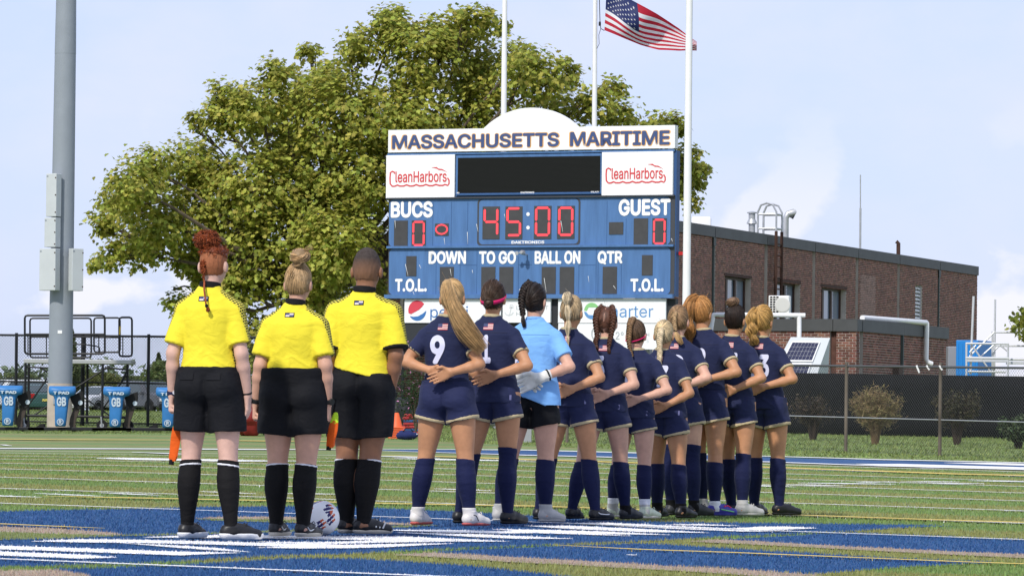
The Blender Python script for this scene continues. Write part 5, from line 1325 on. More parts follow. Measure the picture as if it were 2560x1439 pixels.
def person(sp):
    rg = np.random.default_rng(sp['seed'])
    (flx, fly), (frx, fry) = sp['feet']
    rx_, ry_ = (flx + frx) / 2, (fly + fry) / 2 + sp.get('dy', 0)
    root = on_ground(rx_, ry_); Y0 = root.y; ppm = F / Y0
    def lz(py): return (ry_ - py) / ppm
    def lx(px, z=0.0): return (px - rx_) / ppm - ROLL * z
    h = lz(sp['crown']) - .012; s = h / 1.68; wS = sp.get('wide', 1.0) * s; yaw = sp.get('yaw', -math.radians(13)); cyw, syw = math.cos(yaw), math.sin(yaw)
    P = empty('person', root + Vector((0, 0, .020)), yaw, sp['label'], 'person', sp['group'])
    def loc(px, py, cl=.16):
        g = on_ground(px, py); dx, dy = g.x - root.x, float(np.clip(g.y - root.y, -cl, cl)); return np.array([cyw * dx + syw * dy, -syw * dx + cyw * dy])
    FL, FR = loc(flx, fly), loc(frx, fry)
    hz = .525 * h; hipx = lx(sp['hip'], hz) * cyw; tx = lx(sp['neck'], .8 * h) * cyw; hx = lx(sp['head'], .93 * h) * cyw
    male = sp.get('male', False); legw = sp.get('legw', 1.0) * s; hipw = sp.get('hipw', 1.0) * s
    sht = sp.get('shtilt', rg.normal(0, .004))
    S_ = [np.array([tx - .143 * wS, 0, .767 * h + sht]), np.array([tx + .143 * wS, 0, .767 * h - sht])]
    if male: S_ = [np.array([tx - .163 * wS, 0, .772 * h]), np.array([tx + .163 * wS, 0, .772 * h])]
    hz_ = sp.get('handz', .618) * h; hox = sp.get('handx', 0.0)
    if sp['pose'] == 'clasp':
        ez = .655 * h + (hz_ - .618 * h) * .55; eo = sp.get('elbow', .268) * s
        E_ = [np.array([tx - eo + rg.normal(0, .008), -.10 * s + rg.normal(0, .012), ez + rg.normal(0, .012)]), np.array([tx + eo + rg.normal(0, .006), -.10 * s + rg.normal(0, .012), ez + rg.normal(0, .008)])]
        Wr = [np.array([(hipx + tx) / 2 + hox - .085 * s, -.150 * s, hz_ + .012]), np.array([(hipx + tx) / 2 + hox + .075 * s, -.185 * s, hz_])]
    else:
        ao = sp.get('arm', .25) * s
        E_ = [np.array([tx - ao, -.045 * s, .625 * h]), np.array([tx + ao, -.045 * s, .625 * h])]
        Wr = [np.array([tx - ao - .012 + sp.get('wl', 0), .02 * s, .482 * h]), np.array([tx + ao + .012 + sp.get('wr', 0), .02 * s, .482 * h])]
    armw = sp.get('armw', 1.0) * s
    # -------- legs
    kx = []
    LZ_ = np.array([.045, .09, .15, .21, .29, .35, .41, .46, .51, .59, .67, .75, .83, .90]) * s
    RX = np.array([.037, .0345, .041, .051, .0625, .0635, .058, .0565, .060, .072, .083, .091, .095, .09]) * legw
    RYl = np.array([.043, .041, .048, .059, .070, .070, .063, .062, .066, .079, .089, .096, .10, .10]) * legw
    CYo = np.array([.0, 0, -.004, -.012, -.021, -.021, -.010, -.004, 0, .004, .002, 0, 0, 0]) * s
    legs = []
    for side, ft in ((-1, FL), (1, FR)):
        kz = .275 * h; hj = np.array([hipx + side * .088 * hipw, 0.0]); kn = ft + (hj - ft) * .5 + np.array([side * sp.get('knee', .0), .012 * s])
        zz = np.array([.03 * h, kz, .52 * h]); cx = np.interp(LZ_, zz, [ft[0], kn[0], hj[0]]); cy = np.interp(LZ_, zz, [ft[1], kn[1], hj[1]]) + CYo
        legs.append((cx, cy))
    lo = (min(tx, hipx) - .46, -.34, -.02); hi = (max(tx, hipx) + .46, .30, h + .02)
    lo = (min(lo[0], FL[0] - .3, FR[0] - .3), lo[1], lo[2]); hi = (max(hi[0], FL[0] + .3, FR[0] + .3), hi[1], hi[2])
    b = SDF(lo, hi, BODY_H)
    for i in (0, 1): b.loft(LZ_, RX, RYl, legs[i][0], legs[i][1], .018)
    yaws = sp.get('toes', (25, 40))
    feet = []
    for i, ft in enumerate((FL, FR)):
        a = math.radians(yaws[i]) + yaw; f = np.array([math.sin(a), math.cos(a), 0]); q = np.array([ft[0], ft[1], 0]); feet.append((q, f))
        b.cap(q + f * -.025 * s + [0, 0, .04 * s], q + f * .13 * s + [0, 0, .028 * s], .032 * s, .024 * s, .03)
    b.ell((hipx, .0, .545 * h), (.165 * hipw, .112 * hipw, .105 * s), .04)
    for sd in (-1, 1): b.ell((hipx + sd * .076 * hipw, -.058 * hipw, .512 * h), (.083 * hipw, .080 * hipw, .092 * s), .04)
    TZ = np.array([.55, .60, .64, .69, .735, .775, .805, .825]) * h
    TRX = np.array([.150, .140, .132, .140, .152, .152, .125, .085]) * wS * sp.get('waist', 1.0); TRY = np.array([.105, .098, .094, .102, .108, .100, .080, .062]) * wS
    TCX = np.interp(TZ, [.55 * h, .80 * h], [hipx, tx])
    b.loft(TZ, TRX, TRY, TCX, -.004, .03)
    nkr = (.058 if male else .048) * s
    hyaw = sp.get('hyaw', 0.0); Hc = np.array([hx, .012 * s, h - .112 * s]); hr = np.array([.0725, .091, .106]) * s * sp.get('headw', 1.0)
    b.cap((tx, -.012, .80 * h), (hx, -.002, .875 * h), nkr * 1.12, nkr, .03)
    for sd in (0, 1):
        b.cap((tx + (2 * sd - 1) * .03 * s, .004, .812 * h), S_[sd] + [0, .0, -.004], .034 * s, .040 * s, .03)
        b.ell(S_[sd] + [0, 0, -.012], (.046 * armw, .052 * armw, .054 * armw), .03)
        ml = S_[sd] * .45 + E_[sd] * .55
        b.cap(S_[sd], ml, .048 * armw, .044 * armw, .02); b.cap(ml, E_[sd], .044 * armw, .036 * armw, .02)
        fm = E_[sd] * .68 + Wr[sd] * .32
        b.cap(E_[sd], fm, .0345 * armw, .0365 * armw, .02); b.cap(fm, Wr[sd], .0365 * armw, .0250 * armw, .015)
    cf, sf = math.cos(hyaw), math.sin(hyaw)
    def hd(x, y, z): return (Hc[0] + (x * cf + y * sf) * s, Hc[1] + (-x * sf + y * cf) * s, Hc[2] + z * s)
    b.ell(Hc, hr, .02); b.ell(hd(0, .030, -.055), (.058 * s, .066 * s, .070 * s), .03); b.ell(hd(0, .068, -.098), (.026 * s, .022 * s, .018 * s), .02)
    b.cap(hd(0, .098, -.018), hd(0, .112, -.042), .008 * s, .012 * s, .012); b.ell(hd(0, .094, -.072), (.022 * s, .008 * s, .008 * s), .008)
    for sd in (-1, 1):
        b.ell(hd(sd * .079 * sp.get('headw', 1.0), -.006, -.030), (.013 * s, .022 * s, .034 * s), .008); b.ell(hd(sd * .031, .082, -.008), (.012 * s, .010 * s, .009 * s), .006)
    # -------- hands
    def hand(w, f, pn, th, curl, sc, thumb=.6, spread=.10, g=None):
        g = g or b; f, pn, th = [np.array(v, float) / np.linalg.norm(v) for v in (f, pn, th)]
        for i, (o_, ln, L_) in enumerate(((.030, .083, .068), (.010, .088, .077), (-.011, .084, .071), (-.030, .076, .055))):
            k0 = w + th * o_ * .62 * sc; kn = w + f * ln * sc + th * o_ * sc; g.cap(k0, kn, .0135 * sc, .0115 * sc, .012)
            d = f * math.cos(spread * o_ * 20) + th * math.sin(spread * o_ * 20); p = kn; ang = 0; rr_ = .0094 * sc
            for q, fr in enumerate((.46, .30, .24)):
                ang += curl * (1.0, 1.05, .7)[q]; dd = d * math.cos(ang) + pn * math.sin(ang); e = p + dd * L_ * fr * sc; g.cap(p, e, rr_, rr_ * .93, .004); p = e; rr_ *= .93
        p = w + f * .022 * sc + th * .026 * sc; q = p + (f * .55 + th * thumb + pn * .28) * .048 * sc; g.cap(p, q, .0135 * sc, .0115 * sc, .012); e = q + (f * .85 + th * (thumb - .55) + pn * (.30 + curl * .3)) * .036 * sc; g.cap(q, e, .0110 * sc, .0090 * sc, .006)
    hs_ = s * 1.0
    if sp['pose'] == 'clasp':
        if not sp.get('gloves'):
            dr = sp.get('dirr', (-.92, -.10, -.34)); hand(Wr[1], dr, (-.1, -1, -.15), (-.25, -.1, .95), .16, hs_)
            hand(Wr[0], (.93, .02, -.34), (0, -1, .1), (.2, .1, .95), .30, hs_, .4)
    else:
        for i, sd in ((0, -1), (1, 1)):
            fist = sp.get('fist', (True, True))[i]; hand(Wr[i], (sd * .04, .14, -1), (-sd, -.15 if not fist else -.35, 0), (.0, 1, .1), 1.45 if fist else .38, hs_ * (1.08 if fist else 1.0), .5)
    sdf_obj(b, 'body', SK[sp['skin']], P, it=1)
    # -------- shorts
    hem = sp['shem'] * h; ty_ = sp.get('shorts_top', .590) * h; fl_ = sp.get('flare', .014); loose = sp.get('loose', .0)
    smat = sp['shorts']
    c_ = SDF((hipx - .36, -.26, hem - .06), (hipx + .36, .24, ty_ + .04), .0075)
    def leg_sh(g, i, infl, zr=None, k=.02):
        cx, cy = legs[i]; sd = -1 if i == 0 else 1
        zz = np.array([hem - .05, hem, hem + .06, .50 * h, .56 * h]); bx_ = np.interp(zz, LZ_, RX); by_ = np.interp(zz, LZ_, RYl)
        rx2 = np.minimum(bx_ + np.array([fl_ + .006, fl_ + .004, fl_, .010, .0]) + loose, np.array([1, 1, 1, .092 * hipw, .085 * hipw]) + loose); ry2 = by_ + np.array([fl_ + .010, fl_ + .008, fl_, .012, 0]) + loose
        cxx = np.interp(zz, LZ_, cx) + sd * np.array([.002, .002, .001, 0, 0]); cyy = np.interp(zz, LZ_, cy) - .004
        ti = sp.get('tilt', .22)
        def f2(X, Y, Z):
            lim = hem - ti * sd * (X - np.interp(hem, LZ_, cx)) * (-1) - .10 * np.clip(np.abs(Y), 0, .1) * 0
            d = lim - Z
            return d if zr is None else np.maximum(d, Z - (lim + zr))
        g.loft(zz, rx2, ry2, cxx, cyy, k, infl, f2)
    for i in (0, 1): leg_sh(c_, i, 0.0, k=.022)
    c_.loft(np.array([.47, .50, .53, .56, .60]) * h, np.array([.165, .172, .170, .160, .148]) * hipw + loose * .6 + np.array([0, 0, .004, .5, 1]) * sp.get('waistr', 0), np.array([.105, .118, .121, .113, .102]) * hipw + loose * .5 + np.array([0, 0, .004, .5, 1]) * sp.get('waistr', 0), np.interp(np.array([.47, .50, .53, .56, .60]) * h, [.50 * h, .8 * h], [hipx, tx]), -.008, .03, zr=(.485 * h, ty_))
    for sd in (-1, 1): c_.ell((hipx + sd * .077 * hipw, -.062 * hipw, .510 * h), (.086 * hipw + loose, .083 * hipw + loose, .098 * s), .03, lambda X, Y, Z: hem + .01 - Z)
    se = sp['seed'] * 3.7
    def sh_folds(V):
        zf = np.clip((V[:, 2] - hem) / (ty_ - hem), 0, 1)
        return .004 * vnoise(V * np.array([9, 9, 4]) + se) + .006 * (1 - zf) * vnoise(V * np.array([14, 14, 3]) + se + 5) + .004 * zf * vnoise(V * np.array([24, 24, 4]) + se) - .009 * np.exp(-((V[:, 0] - hipx) / .011) ** 2) * (V[:, 1] < 0) * np.clip((V[:, 2] - hem - .03) / .1, 0, 1) * np.clip((ty_ - .045 - V[:, 2]) / .05, 0, 1)
    so = sdf_obj(c_, 'shorts', smat, P, folds=sh_folds)
    if sp.get('trim', True):
        for i in (0, 1):
            cxm = float(np.interp(hem, LZ_, legs[i][0])); cym = float(np.interp(hem, LZ_, legs[i][1])); g = SDF((cxm - .2, cym - .2, hem - .06), (cxm + .2, cym + .2, hem + .09), .006); leg_sh(g, i, .0026, .023); sdf_obj(g, 'hem_trim', m_gold, so, it=1, folds=lambda V: .005 * vnoise(V * np.array([9, 9, 4]) + se) + .005 * vnoise(V * np.array([14, 14, 3]) + se + 5))
    for kind, i in sp.get('pockets', ()):
        g = c_; bv = BVHTree.FromPolygons([v.co.copy() for v in so.data.vertices], [tuple(p.vertices) for p in so.data.polygons]); place_patch(bv, hipx + i * .095 * hipw, .535 * h, .560 * h, .085 * s, so, 'pocket_flap', [smat], lambda a, b_: 0, lift=.006)
    # -------- shirt
    hemz = sp['hem'] * h; slv = sp.get('sleeve', .60); mat_s = sp['shirt']; lw = sp.get('shirtw', 1.0)
    SZ = np.array([.34, .47, .52, .57, .61, .65, .69, .735, .775, .80, .822]) * h
    SRX = np.array([.186, .182, .178, .163, .152, .148, .153, .163, .164, .142, .098]) * wS * np.interp(SZ / h, [.47, .57, .70, .8], [lw, lw, (lw + 1) / 2, 1]); SRY = np.array([.140, .146, .143, .124, .113, .108, .113, .118, .110, .091, .070]) * wS * np.interp(SZ / h, [.47, .57, .70, .8], [lw, lw, (1 + lw) / 2, 1])
    SCX = np.interp(SZ, [.52 * h, .80 * h], [hipx, tx]); SCY = np.interp(SZ / h, [.47, .52, .60, .7], [-.020, -.018, -.008, -.004])
    ml_, mh_ = min(hipx, tx), max(hipx, tx)
    c_ = SDF((ml_ - .44, -.30, hemz - .05), (mh_ + .44, .24, .87 * h), .0075)
    ht = sp.get('hemtilt', 0.0); hc_ = sp.get('hemcurve', 0.0)
    c_.loft(SZ, SRX, SRY, SCX, SCY, .02, fn2=lambda X, Y, Z: hemz + ht * (X - hipx) + hc_ * np.abs(X - hipx) - Z)
    slr = sp.get('slr', 1.0)
    sl_ends = []
    for sd in (0, 1):
        c_.cap((tx + (2 * sd - 1) * .036 * s, -.016, .822 * h), S_[sd] + [0, -.006, .006], .047 * s, .054 * s * slr, .028)
        d = E_[sd] - S_[sd]; Ld = float(np.linalg.norm(d)); sl_ends.append((d, Ld)); c_.cap(S_[sd], E_[sd], .056 * armw * slr, .060 * armw * slr, .018, end=(None, Ld * slv))
    c_.cap((tx, -.012, .80 * h), (tx, -.006, .850 * h), .064 * s, .060 * s, .03, end=(None, .048 * h))
    def sf_(V):
        zf = (V[:, 2] - hemz) / (.82 * h - hemz); wst = np.exp(-((zf - sp.get('bunch', .12)) / .16) ** 2)
        q = V[:, 0] * .8 + V[:, 2] * .6 * np.sign(V[:, 0] - tx)
        def ridge(Q): return (1 - np.abs(vnoise(Q))) ** 2.2 - .45
        r_ = np.abs(V[:, 0] - tx)
        return (.0030 * vnoise(np.column_stack([V[:, 0] * 9, V[:, 1] * 9, V[:, 2] * 3.2]) + se) + .0062 * wst * ridge(np.column_stack([V[:, 0] * 4, V[:, 1] * 5, V[:, 2] * 19 + 2.2 * np.abs(V[:, 0] - hipx) * 6]) + se)
                + .0046 * ridge(np.column_stack([q * 11, V[:, 1] * 4, (V[:, 2] - q) * 2.6]) + se + 9) * np.clip(1.15 - zf, .25, 1) + .0030 * ridge(np.column_stack([(V[:, 0] - V[:, 2] * .25) * 13, V[:, 1] * 3, V[:, 2] * 4]) + se + 21) * np.clip(zf * 2, 0, 1) * np.clip(r_ * 8, .2, 1)) * sp.get('fold', 1.0)
    at = None
    if sp.get('band'):
        def at(V):
            band = np.full(len(V), -1.0); pu = np.zeros(len(V)); pv = np.zeros(len(V))
            for sd, sg in ((0, -1), (1, 1)):
                d = sl_ends[sd][0] / sl_ends[sd][1]; r = V - S_[sd]; t = r @ d; out = (V[:, 0] - tx) * sg
                m1 = np.minimum(out - .075 * wS, (V[:, 1] + .052 * s)) ; m1 = np.minimum(m1, .070 - V[:, 1])
                top = np.minimum(m1, np.where(t > -.02, (r - t[:, None] * d)[:, 0] * sg + .020, V[:, 2] - (.80 * h - .03)))
                bb = np.minimum(top, .2); u2 = np.where(bb > band, 1, 0).astype(bool); pu = np.where(u2, (V[:, 1]) / .0145 + 50, pu); pv = np.where(u2, (V[:, 2] - np.abs(out) * .6) / .0175 + 50, pv); band = np.maximum(band, bb)
                rxz = np.interp(V[:, 2], SZ, SRX); cxz = np.interp(V[:, 2], SZ, SCX)
                sb_ = np.minimum.reduce([(V[:, 0] - cxz) * sg - rxz * .80, .735 * h - V[:, 2], rxz * 1.25 - (V[:, 0] - cxz) * sg, .045 + V[:, 1]]); sb_ = np.where(np.abs((V[:, 0] - cxz)) < rxz * 1.2, sb_, -1)
                u2 = sb_ > band; pu = np.where(u2, V[:, 1] / .016 + 50, pu); pv = np.where(u2, V[:, 2] / .016 + 50, pv); band = np.maximum(band, sb_)
            return {'band': band, 'pu': pu, 'pv': pv}
    sh = sdf_obj(c_, 'shirt', mat_s, P, folds=sf_, attrs=at)
    bvh = BVHTree.FromPolygons([v.co.copy() for v in sh.data.vertices], [tuple(p.vertices) for p in sh.data.polygons])
    cm = sp.get('cuffmat', m_gold)
    if cm is not None:
        for sd in (0, 1):
            d, Ld = sl_ends[sd]; en = S_[sd] + d * slv; g = SDF(en - .11, en + .11, .006); g.cap(S_[sd], E_[sd], .0582 * armw * slr, .0618 * armw * slr, .01, end=(Ld * slv - .019, Ld * slv + .003)); sdf_obj(g, 'cuff', cm, sh, it=1, folds=lambda V: .004 * vnoise(np.column_stack([V[:, 0] * 9, V[:, 1] * 9, V[:, 2] * 3.2]) + se))
    colm = sp.get('collar', m_gold)
    g = SDF((tx - .12, -.13, .80 * h), (tx + .12, .11, .90 * h), .006); ch = sp.get('collarh', .012)
    g.cap((tx, -.014, .82 * h), (tx + (hx - tx) * .3, -.004, .87 * h), .066 * s, .060 * s if not male else .068 * s, .01, end=(.022 * h, .022 * h + ch * s + .010)); 
    sdf_obj(g, 'collar', colm, sh, it=1)
    if sp.get('num'):
        txt, nx_, z0, z1, wd = sp['num']; place_number(txt, bvh, tx + nx_ * s, z0 * h, z1 * h, wd * s, sh, sp.get('nummat', m_num))
    if sp.get('patch') == 'usa':
        place_patch(bvh, tx - .005, .793 * h, .819 * h, .068 * s, sh, 'flag_patch', [m_pr2, m_pw2, m_pb2], lambda a, c: 2 if (a < .42 and c > .4) else (0 if int(c * 7.01) % 2 == 0 else 1))
    elif sp.get('patch') == 'ref':
        place_patch(bvh, tx - .012, .800 * h, .8165 * h, .060 * s, sh, 'badge', [m_blkt, m_pw2, mat('badge_blue', (.03, .04, .16), .6)], lambda a, c: 0 if (a < .08 or a > .86 or c < .12 or c > .75) else (1 if (a < .45) != (c > .43) or (a >= .45 and c > .43) else 2), 12, 8)
    if sp['group'] == GPL:
        place_patch(bvh, tx, .7795 * h, .7830 * h, .25 * wS, sh, 'yoke_seam', [m_seam if mat_s is m_navyk else m_seamb], lambda a, c: 0, 16, 1, .0015)
    if sp.get('tab', False):
        place_patch(bvh, hipx + .136 * s, hemz + .02, hemz + .055, .012 * s, sh, 'hem_label', [m_hem], lambda a, c: 0, 2, 4)
    # -------- socks and shoes
    st = sp.get('sockt', (.272, .272)); smt = sp['sock']
    for i in (0, 1):
        cx, cy = legs[i]; t0 = st[i] * h; g = SDF((cx[3] - .22, cy[3] - .2, .02 * h), (cx[3] + .22, cy[3] + .2, t0 + .03), .007)
        g.loft(LZ_, RX, RYl, cx, cy, .01, .0042, zr=(.035 * h, t0)); g.loft(LZ_, RX, RYl, cx, cy, .004, .0062, zr=(t0 - .042 * s, t0))
        g.cut((cx[6], cy[6], t0 - .004), (.10 * (1 if i else -1), .10, 1))
        o = sdf_obj(g, 'sock', smt, P)
        if sp.get('stripe'):
            g = SDF((cx[6] - .14, cy[6] - .14, t0 - .07), (cx[6] + .14, cy[6] + .14, t0 + .02), .005); a0 = sp['stripe']
            g.loft(LZ_, RX, RYl, cx, cy, .004, .0082, zr=(t0 - .06, t0), fn2=lambda X, Y, Z: np.abs(Z - (t0 - a0 - .10 * (1 if i else -1) * (X - cx[6]) - .1 * (Y - cy[6]))) - .0058); sdf_obj(g, 'sock_stripe', m_whites, o, it=0)
        if sp.get('tape'):
            g = SDF((cx[1] - .14, cy[1] - .14, .04 * h), (cx[1] + .14, cy[1] + .14, .13 * h), .006); g.loft(LZ_, RX, RYl, cx, cy, .004, .008, zr=(.058 * h, .100 * h)); sdf_obj(g, 'ankle_tape', m_whites, o, it=0)
    for i, (q, f) in enumerate(feet):
        um, lm, hi_, am = sp['shoes'][i]; sd = np.array([f[1], -f[0], 0])
        g = SDF((q[0] - .3, q[1] - .3, -.01), (q[0] + .3, q[1] + .3, .2), .0062); L_ = .205 * s
        zb = .018
        g.cap(q + f * -.030 * s + [0, 0, .046 * s], q + f * .075 * s + [0, 0, .044 * s], .0355 * s, .037 * s, .02); g.cap(q + f * .075 * s + [0, 0, .040 * s], q + f * .165 * s + sd * (.006 if i else -.006) + [0, 0, .028 * s], .039 * s, .029 * s, .02)
        ctop = (.075 if not hi_ else .105) * s
        g.cap(q + [0, 0, .05 * s], q + [0, 0, ctop], .043 * s, .0465 * s, .02, end=(None, ctop - .05 * s)); g.cap(q + f * .03 * s + [0, 0, .06 * s], q + f * .10 * s + [0, 0, .045 * s], .036 * s, .030 * s, .02)
        g.cut((0, 0, .008), (0, 0, -1)); so_ = sdf_obj(g, 'shoe', um, P)
        g = SDF((q[0] - .3, q[1] - .3, -.01), (q[0] + .3, q[1] + .3, .06), .0062)
        th = sp.get('sole', .020)
        g.cap(q + f * -.032 * s + [0, 0, .035 * s], q + f * .08 * s + [0, 0, .035 * s], .0395 * s, .0415 * s, .02); g.cap(q + f * .08 * s + [0, 0, .033 * s], q + f * .168 * s + [0, 0, .028 * s], .0425 * s, .0335 * s, .02)
        g.cut((0, 0, .001), (0, 0, -1)); g.cut((0, 0, th), (0, 0, 1)); sdf_obj(g, 'sole', lm, so_, it=0)
        if am is not None:
            g = SDF((q[0] - .12, q[1] - .12, .03), (q[0] + .12, q[1] + .12, .18), .006); cx, cy = legs[i]; g.loft(LZ_, RX, RYl, cx, cy, .004, .0085, zr=(.06 * s, (.125 if hi_ else .11) * s)); g.cap(q + [0, 0, .05 * s], q + [0, 0, .085 * s], .047 * s, .042 * s, .01); sdf_obj(g, 'ankle_collar', am, so_)
        # laces
        k = MB(); c0 = q + f * .085 * s + np.array([0, 0, .078 * s])
        for e in range(3): c1 = c0 + f * e * .019 * s - np.array([0, 0, e * .007 * s]); k.tube([c1 - sd * .022, c1 + np.array([0, 0, .008]), c1 + sd * .022], .0032, 5)
        for sg in (-1, 1): k.tube([c0, c0 + sd * sg * .018 + f * .008 + np.array([0, 0, .016]), c0 + sd * sg * .034 + np.array([0, 0, .002])], .003, 5)
        k.build('lace', sp.get('lacemat', um), so_)
        for de in sp.get('deco', {}).get(i, ()):
            pts, wd, dm = de; bv = BVHTree.FromPolygons([v.co.copy() for v in so_.data.vertices], [tuple(p.vertices) for p in so_.data.polygons]); k = MB(); out = []
            for (a, zz) in pts:
                o = q + f * a * s + sd * .2 + np.array([0, 0, zz * s]); hh = bv.ray_cast(Vector(o), Vector(-sd)); out.append((np.array(hh[0]) if hh[0] else q + f * a * s + np.array([0, 0, zz * s]) + sd * .04) + sd * .002)
            k.tube(out, wd, 4); k.build('shoe_stripe', dm, so_)
    if sp.get('gloves'):
        m_gl = mat('glove_white', (.70, .69, .64), .7, var=.12, vscale=20, bump=.3, bscale=50)
        for sd, w, f_ in ((1, Wr[1], (-.90, -.08, -.42)), (0, Wr[0], (.9, 0, -.4))):
            g = SDF(w - .24, w + .24, .006); d = (E_[sd] - w); d /= np.linalg.norm(d)
            g.cap(w + d * .055, w - d * .01, .042, .034, .02); hand(w, f_, (-.1, -1, -.15), (-.25 if sd else .2, -.1, .95), .22, s * 1.22, g=g)
            g2 = g.D; sdf_obj(g, 'glove', m_gl, P, folds=lambda V: .003 * vnoise(V * 40))
            k = MB(); c1 = w + d * .062; k.tube([c1 - d * .006, c1 + d * .006], .044, 12); k.build('glove_strap', m_blkt, P)
    for (sd, kind) in sp.get('bands', ()):
        w = Wr[sd] * .93 + E_[sd] * .07 if kind != 'watch' else Wr[sd] * .90 + E_[sd] * .10
        d = (E_[sd] - Wr[sd]); d /= np.linalg.norm(d); wdh = {'band': .006, 'watch': .013, 'wide': .012}[kind]; r0 = {'band': .029, 'watch': .0325, 'wide': .031}[kind] * armw
        k = MB(); k.tube([w - d * wdh, w - d * wdh * .8, w + d * wdh * .8, w + d * wdh], [r0 * .96, r0, r0, r0 * .96], 18); o = k.build('watch' if kind == 'watch' else 'wristband', mat('black_rubber', (.012, .012, .013), .55) if kind != 'wide' else m_navyk, P, True)
        if kind == 'watch':
            oc = np.array([(1 if sd else -1) * .8, -.55, .1]); oc -= d * (oc @ d); oc /= np.linalg.norm(oc); k = MB(); c1 = w + oc * r0; k.tube([c1 - oc * .004, c1 + oc * .009], .0205 * s, 14); k.build('watch_case', mat('watch_case', (.02, .021, .023), .35), o)
        if kind == 'wide':
            k = MB(); c1 = w + np.array([.6, -.8, 0]) * r0; k.tube([c1, c1 + np.array([.003, -.005, 0])], .012, 10); k.build('wristband_tag', m_whites, o)
    return dict(P=P, Hc=Hc, hr=hr, s=s, h=h, tx=tx, hd=hd, rg=rg, S=S_, W=Wr, E=E_, hx=hx, lx=lx, lz=lz, bvh=bvh, root=root, yaw=yaw)

def hair_cap(c, material, infl=.010, low=-.085, face=.050, name='hair', tilt=.55, extra=None, folds=True, attrs=None):
    Hc, hr, s, hd = c['Hc'], c['hr'], c['s'], c['hd']
    g = SDF(Hc - .17, Hc + .17, .0055)
    f0 = face * s
    g.ell(Hc, hr + infl * s, .01); 
    if extra: extra(g)
    fwd = np.array(hd(0, 1, 0)) - Hc; fwd /= np.linalg.norm(fwd)
    g.cut(Hc + fwd * f0, fwd * .85 + np.array([0, 0, -tilt])); g.cut(Hc + np.array([0, 0, low * s]), (fwd[0] * -.25, fwd[1] * -.25, -1))
    for sd in (-1, 1): g.carve(hd(sd * .086, .004, -.042), (.022 * s, .036 * s, .048 * s))
    sx = c['rg'].random() * 9
    return sdf_obj(g, name, material, c['P'], folds=(lambda V: .0022 * vnoise((V - Hc) * np.array([120, 40, 30]) + sx)) if folds else None, attrs=attrs)
# ---------------------------------------------------------------- who stands where
GREF = 'referees standing in yellow shirts'
m_shw, m_shg = mat('shoe_white', (.66, .62, .59), .5, var=.06, vscale=20), mat('shoe_grey', (.44, .43, .41), .55, var=.1, vscale=20)
m_shb = mat('shoe_black', (.013, .013, .014), .42, var=.2, vscale=20, spec=.4); m_shd = mat('shoe_charcoal', (.035, .036, .038), .45)
m_solew, m_soler, m_soleb, m_solec = mat('sole_white', (.78, .78, .78), .5), mat('sole_red', (.50, .10, .09), .5), mat('sole_black', (.015, .015, .015), .6), mat('sole_cream', (.60, .55, .46), .6)
m_shp = mat('shoe_violet', (.06, .055, .34), .4); m_shgn = mat('shoe_pale_green', (.55, .60, .46), .5, var=.2, vscale=30); m_pink = mat('shoe_pink', (.70, .03, .12), .4); m_lime = mat('shoe_lime', (.25, .75, .25), .4)
WH, BK = (m_shw, m_soler, m_shw), (m_shb, m_soleb, m_blks)
def A2(u, so, hi, am): return (u, so, hi, am)
blackboot = A2(m_shb, m_soleb, False, None)
def ref(**k):
    d = dict(group=GREF, pose='down', hem=.566, shorts_top=.580, waistr=.022, shem=.362, shirt=m_ref, shorts=m_blk, sock=m_blks, trim=False, cuffmat=None, collar=m_blkt, collarh=.030, band=True, sleeve=.80, slr=1.10, patch='ref', loose=.016, flare=.016, stripe=.030, sockt=(.268, .268), yaw=-math.radians(11), tilt=.06, sole=.026, bunch=.10, fold=1.15); d.update(k); return d
def pl(**k):
    d = dict(group=GPL, pose='clasp', hem=.505, shem=.425, shirt=m_navyk, shorts=m_navysh, sock=m_navys, patch='usa', toes=(28, 42), hipw=.96, fold=1.3, loose=.004, tab=True); d.update(k); return d
deco3 = {1: [([(.06, .040), (.085, .085)], .0055, m_solew), ([(.085, .036), (.108, .078)], .0055, m_solew), ([(.110, .033), (.130, .070)], .0055, m_solew)], 0: [([(.06, .040), (.085, .085)], .0055, m_solew)]}
swoosh = [([(-.015, .060), (.010, .040), (.040, .040), (.10, .066)], .0042, m_solew)]
R1 = person(ref(seed=1, label='person with a curly red topknot and thin braid in a yellow referee shirt', feet=((467, 1352), (577, 1357)), crown=609, hip=524, neck=524, head=532, skin='pale', shoes=(A2(m_shb, m_solew, False, None), A2(m_shb, m_solew, False, None)), toes=(28, 62), legw=.96, arm=.200, fist=(True, False), bands=((0, 'wide'), (1, 'band')), wl=-.008, wr=.010, pockets=(('l', -1.05), ('r', .62)), hyaw=.12, wide=1.0, sole=.036, hemtilt=-.05, armw=1.02, hipw=1.0, lacemat=m_shb, stripe=.034))
R2 = person(ref(seed=2, label='person with a blond bun in a yellow referee shirt, middle of the three', feet=((690, 1347), (757, 1350)), crown=660, hip=735, neck=738, head=745, skin='fair', shoes=(A2(m_shb, m_solec, False, None), A2(m_shb, m_solec, False, None)), toes=(20, 30), legw=1.10, hipw=1.10, wide=1.04, shirtw=1.06, arm=.205, fist=(True, True), bands=((0, 'watch'), (1, 'watch')), hem=.602, shem=.372, shorts_top=.615, waistr=.036, armw=1.12, wl=-.03, wr=-.012, hyaw=.05, bunch=.22, fold=1.45, sleeve=.78, stripe=.012, deco={0: swoosh, 1: swoosh}))
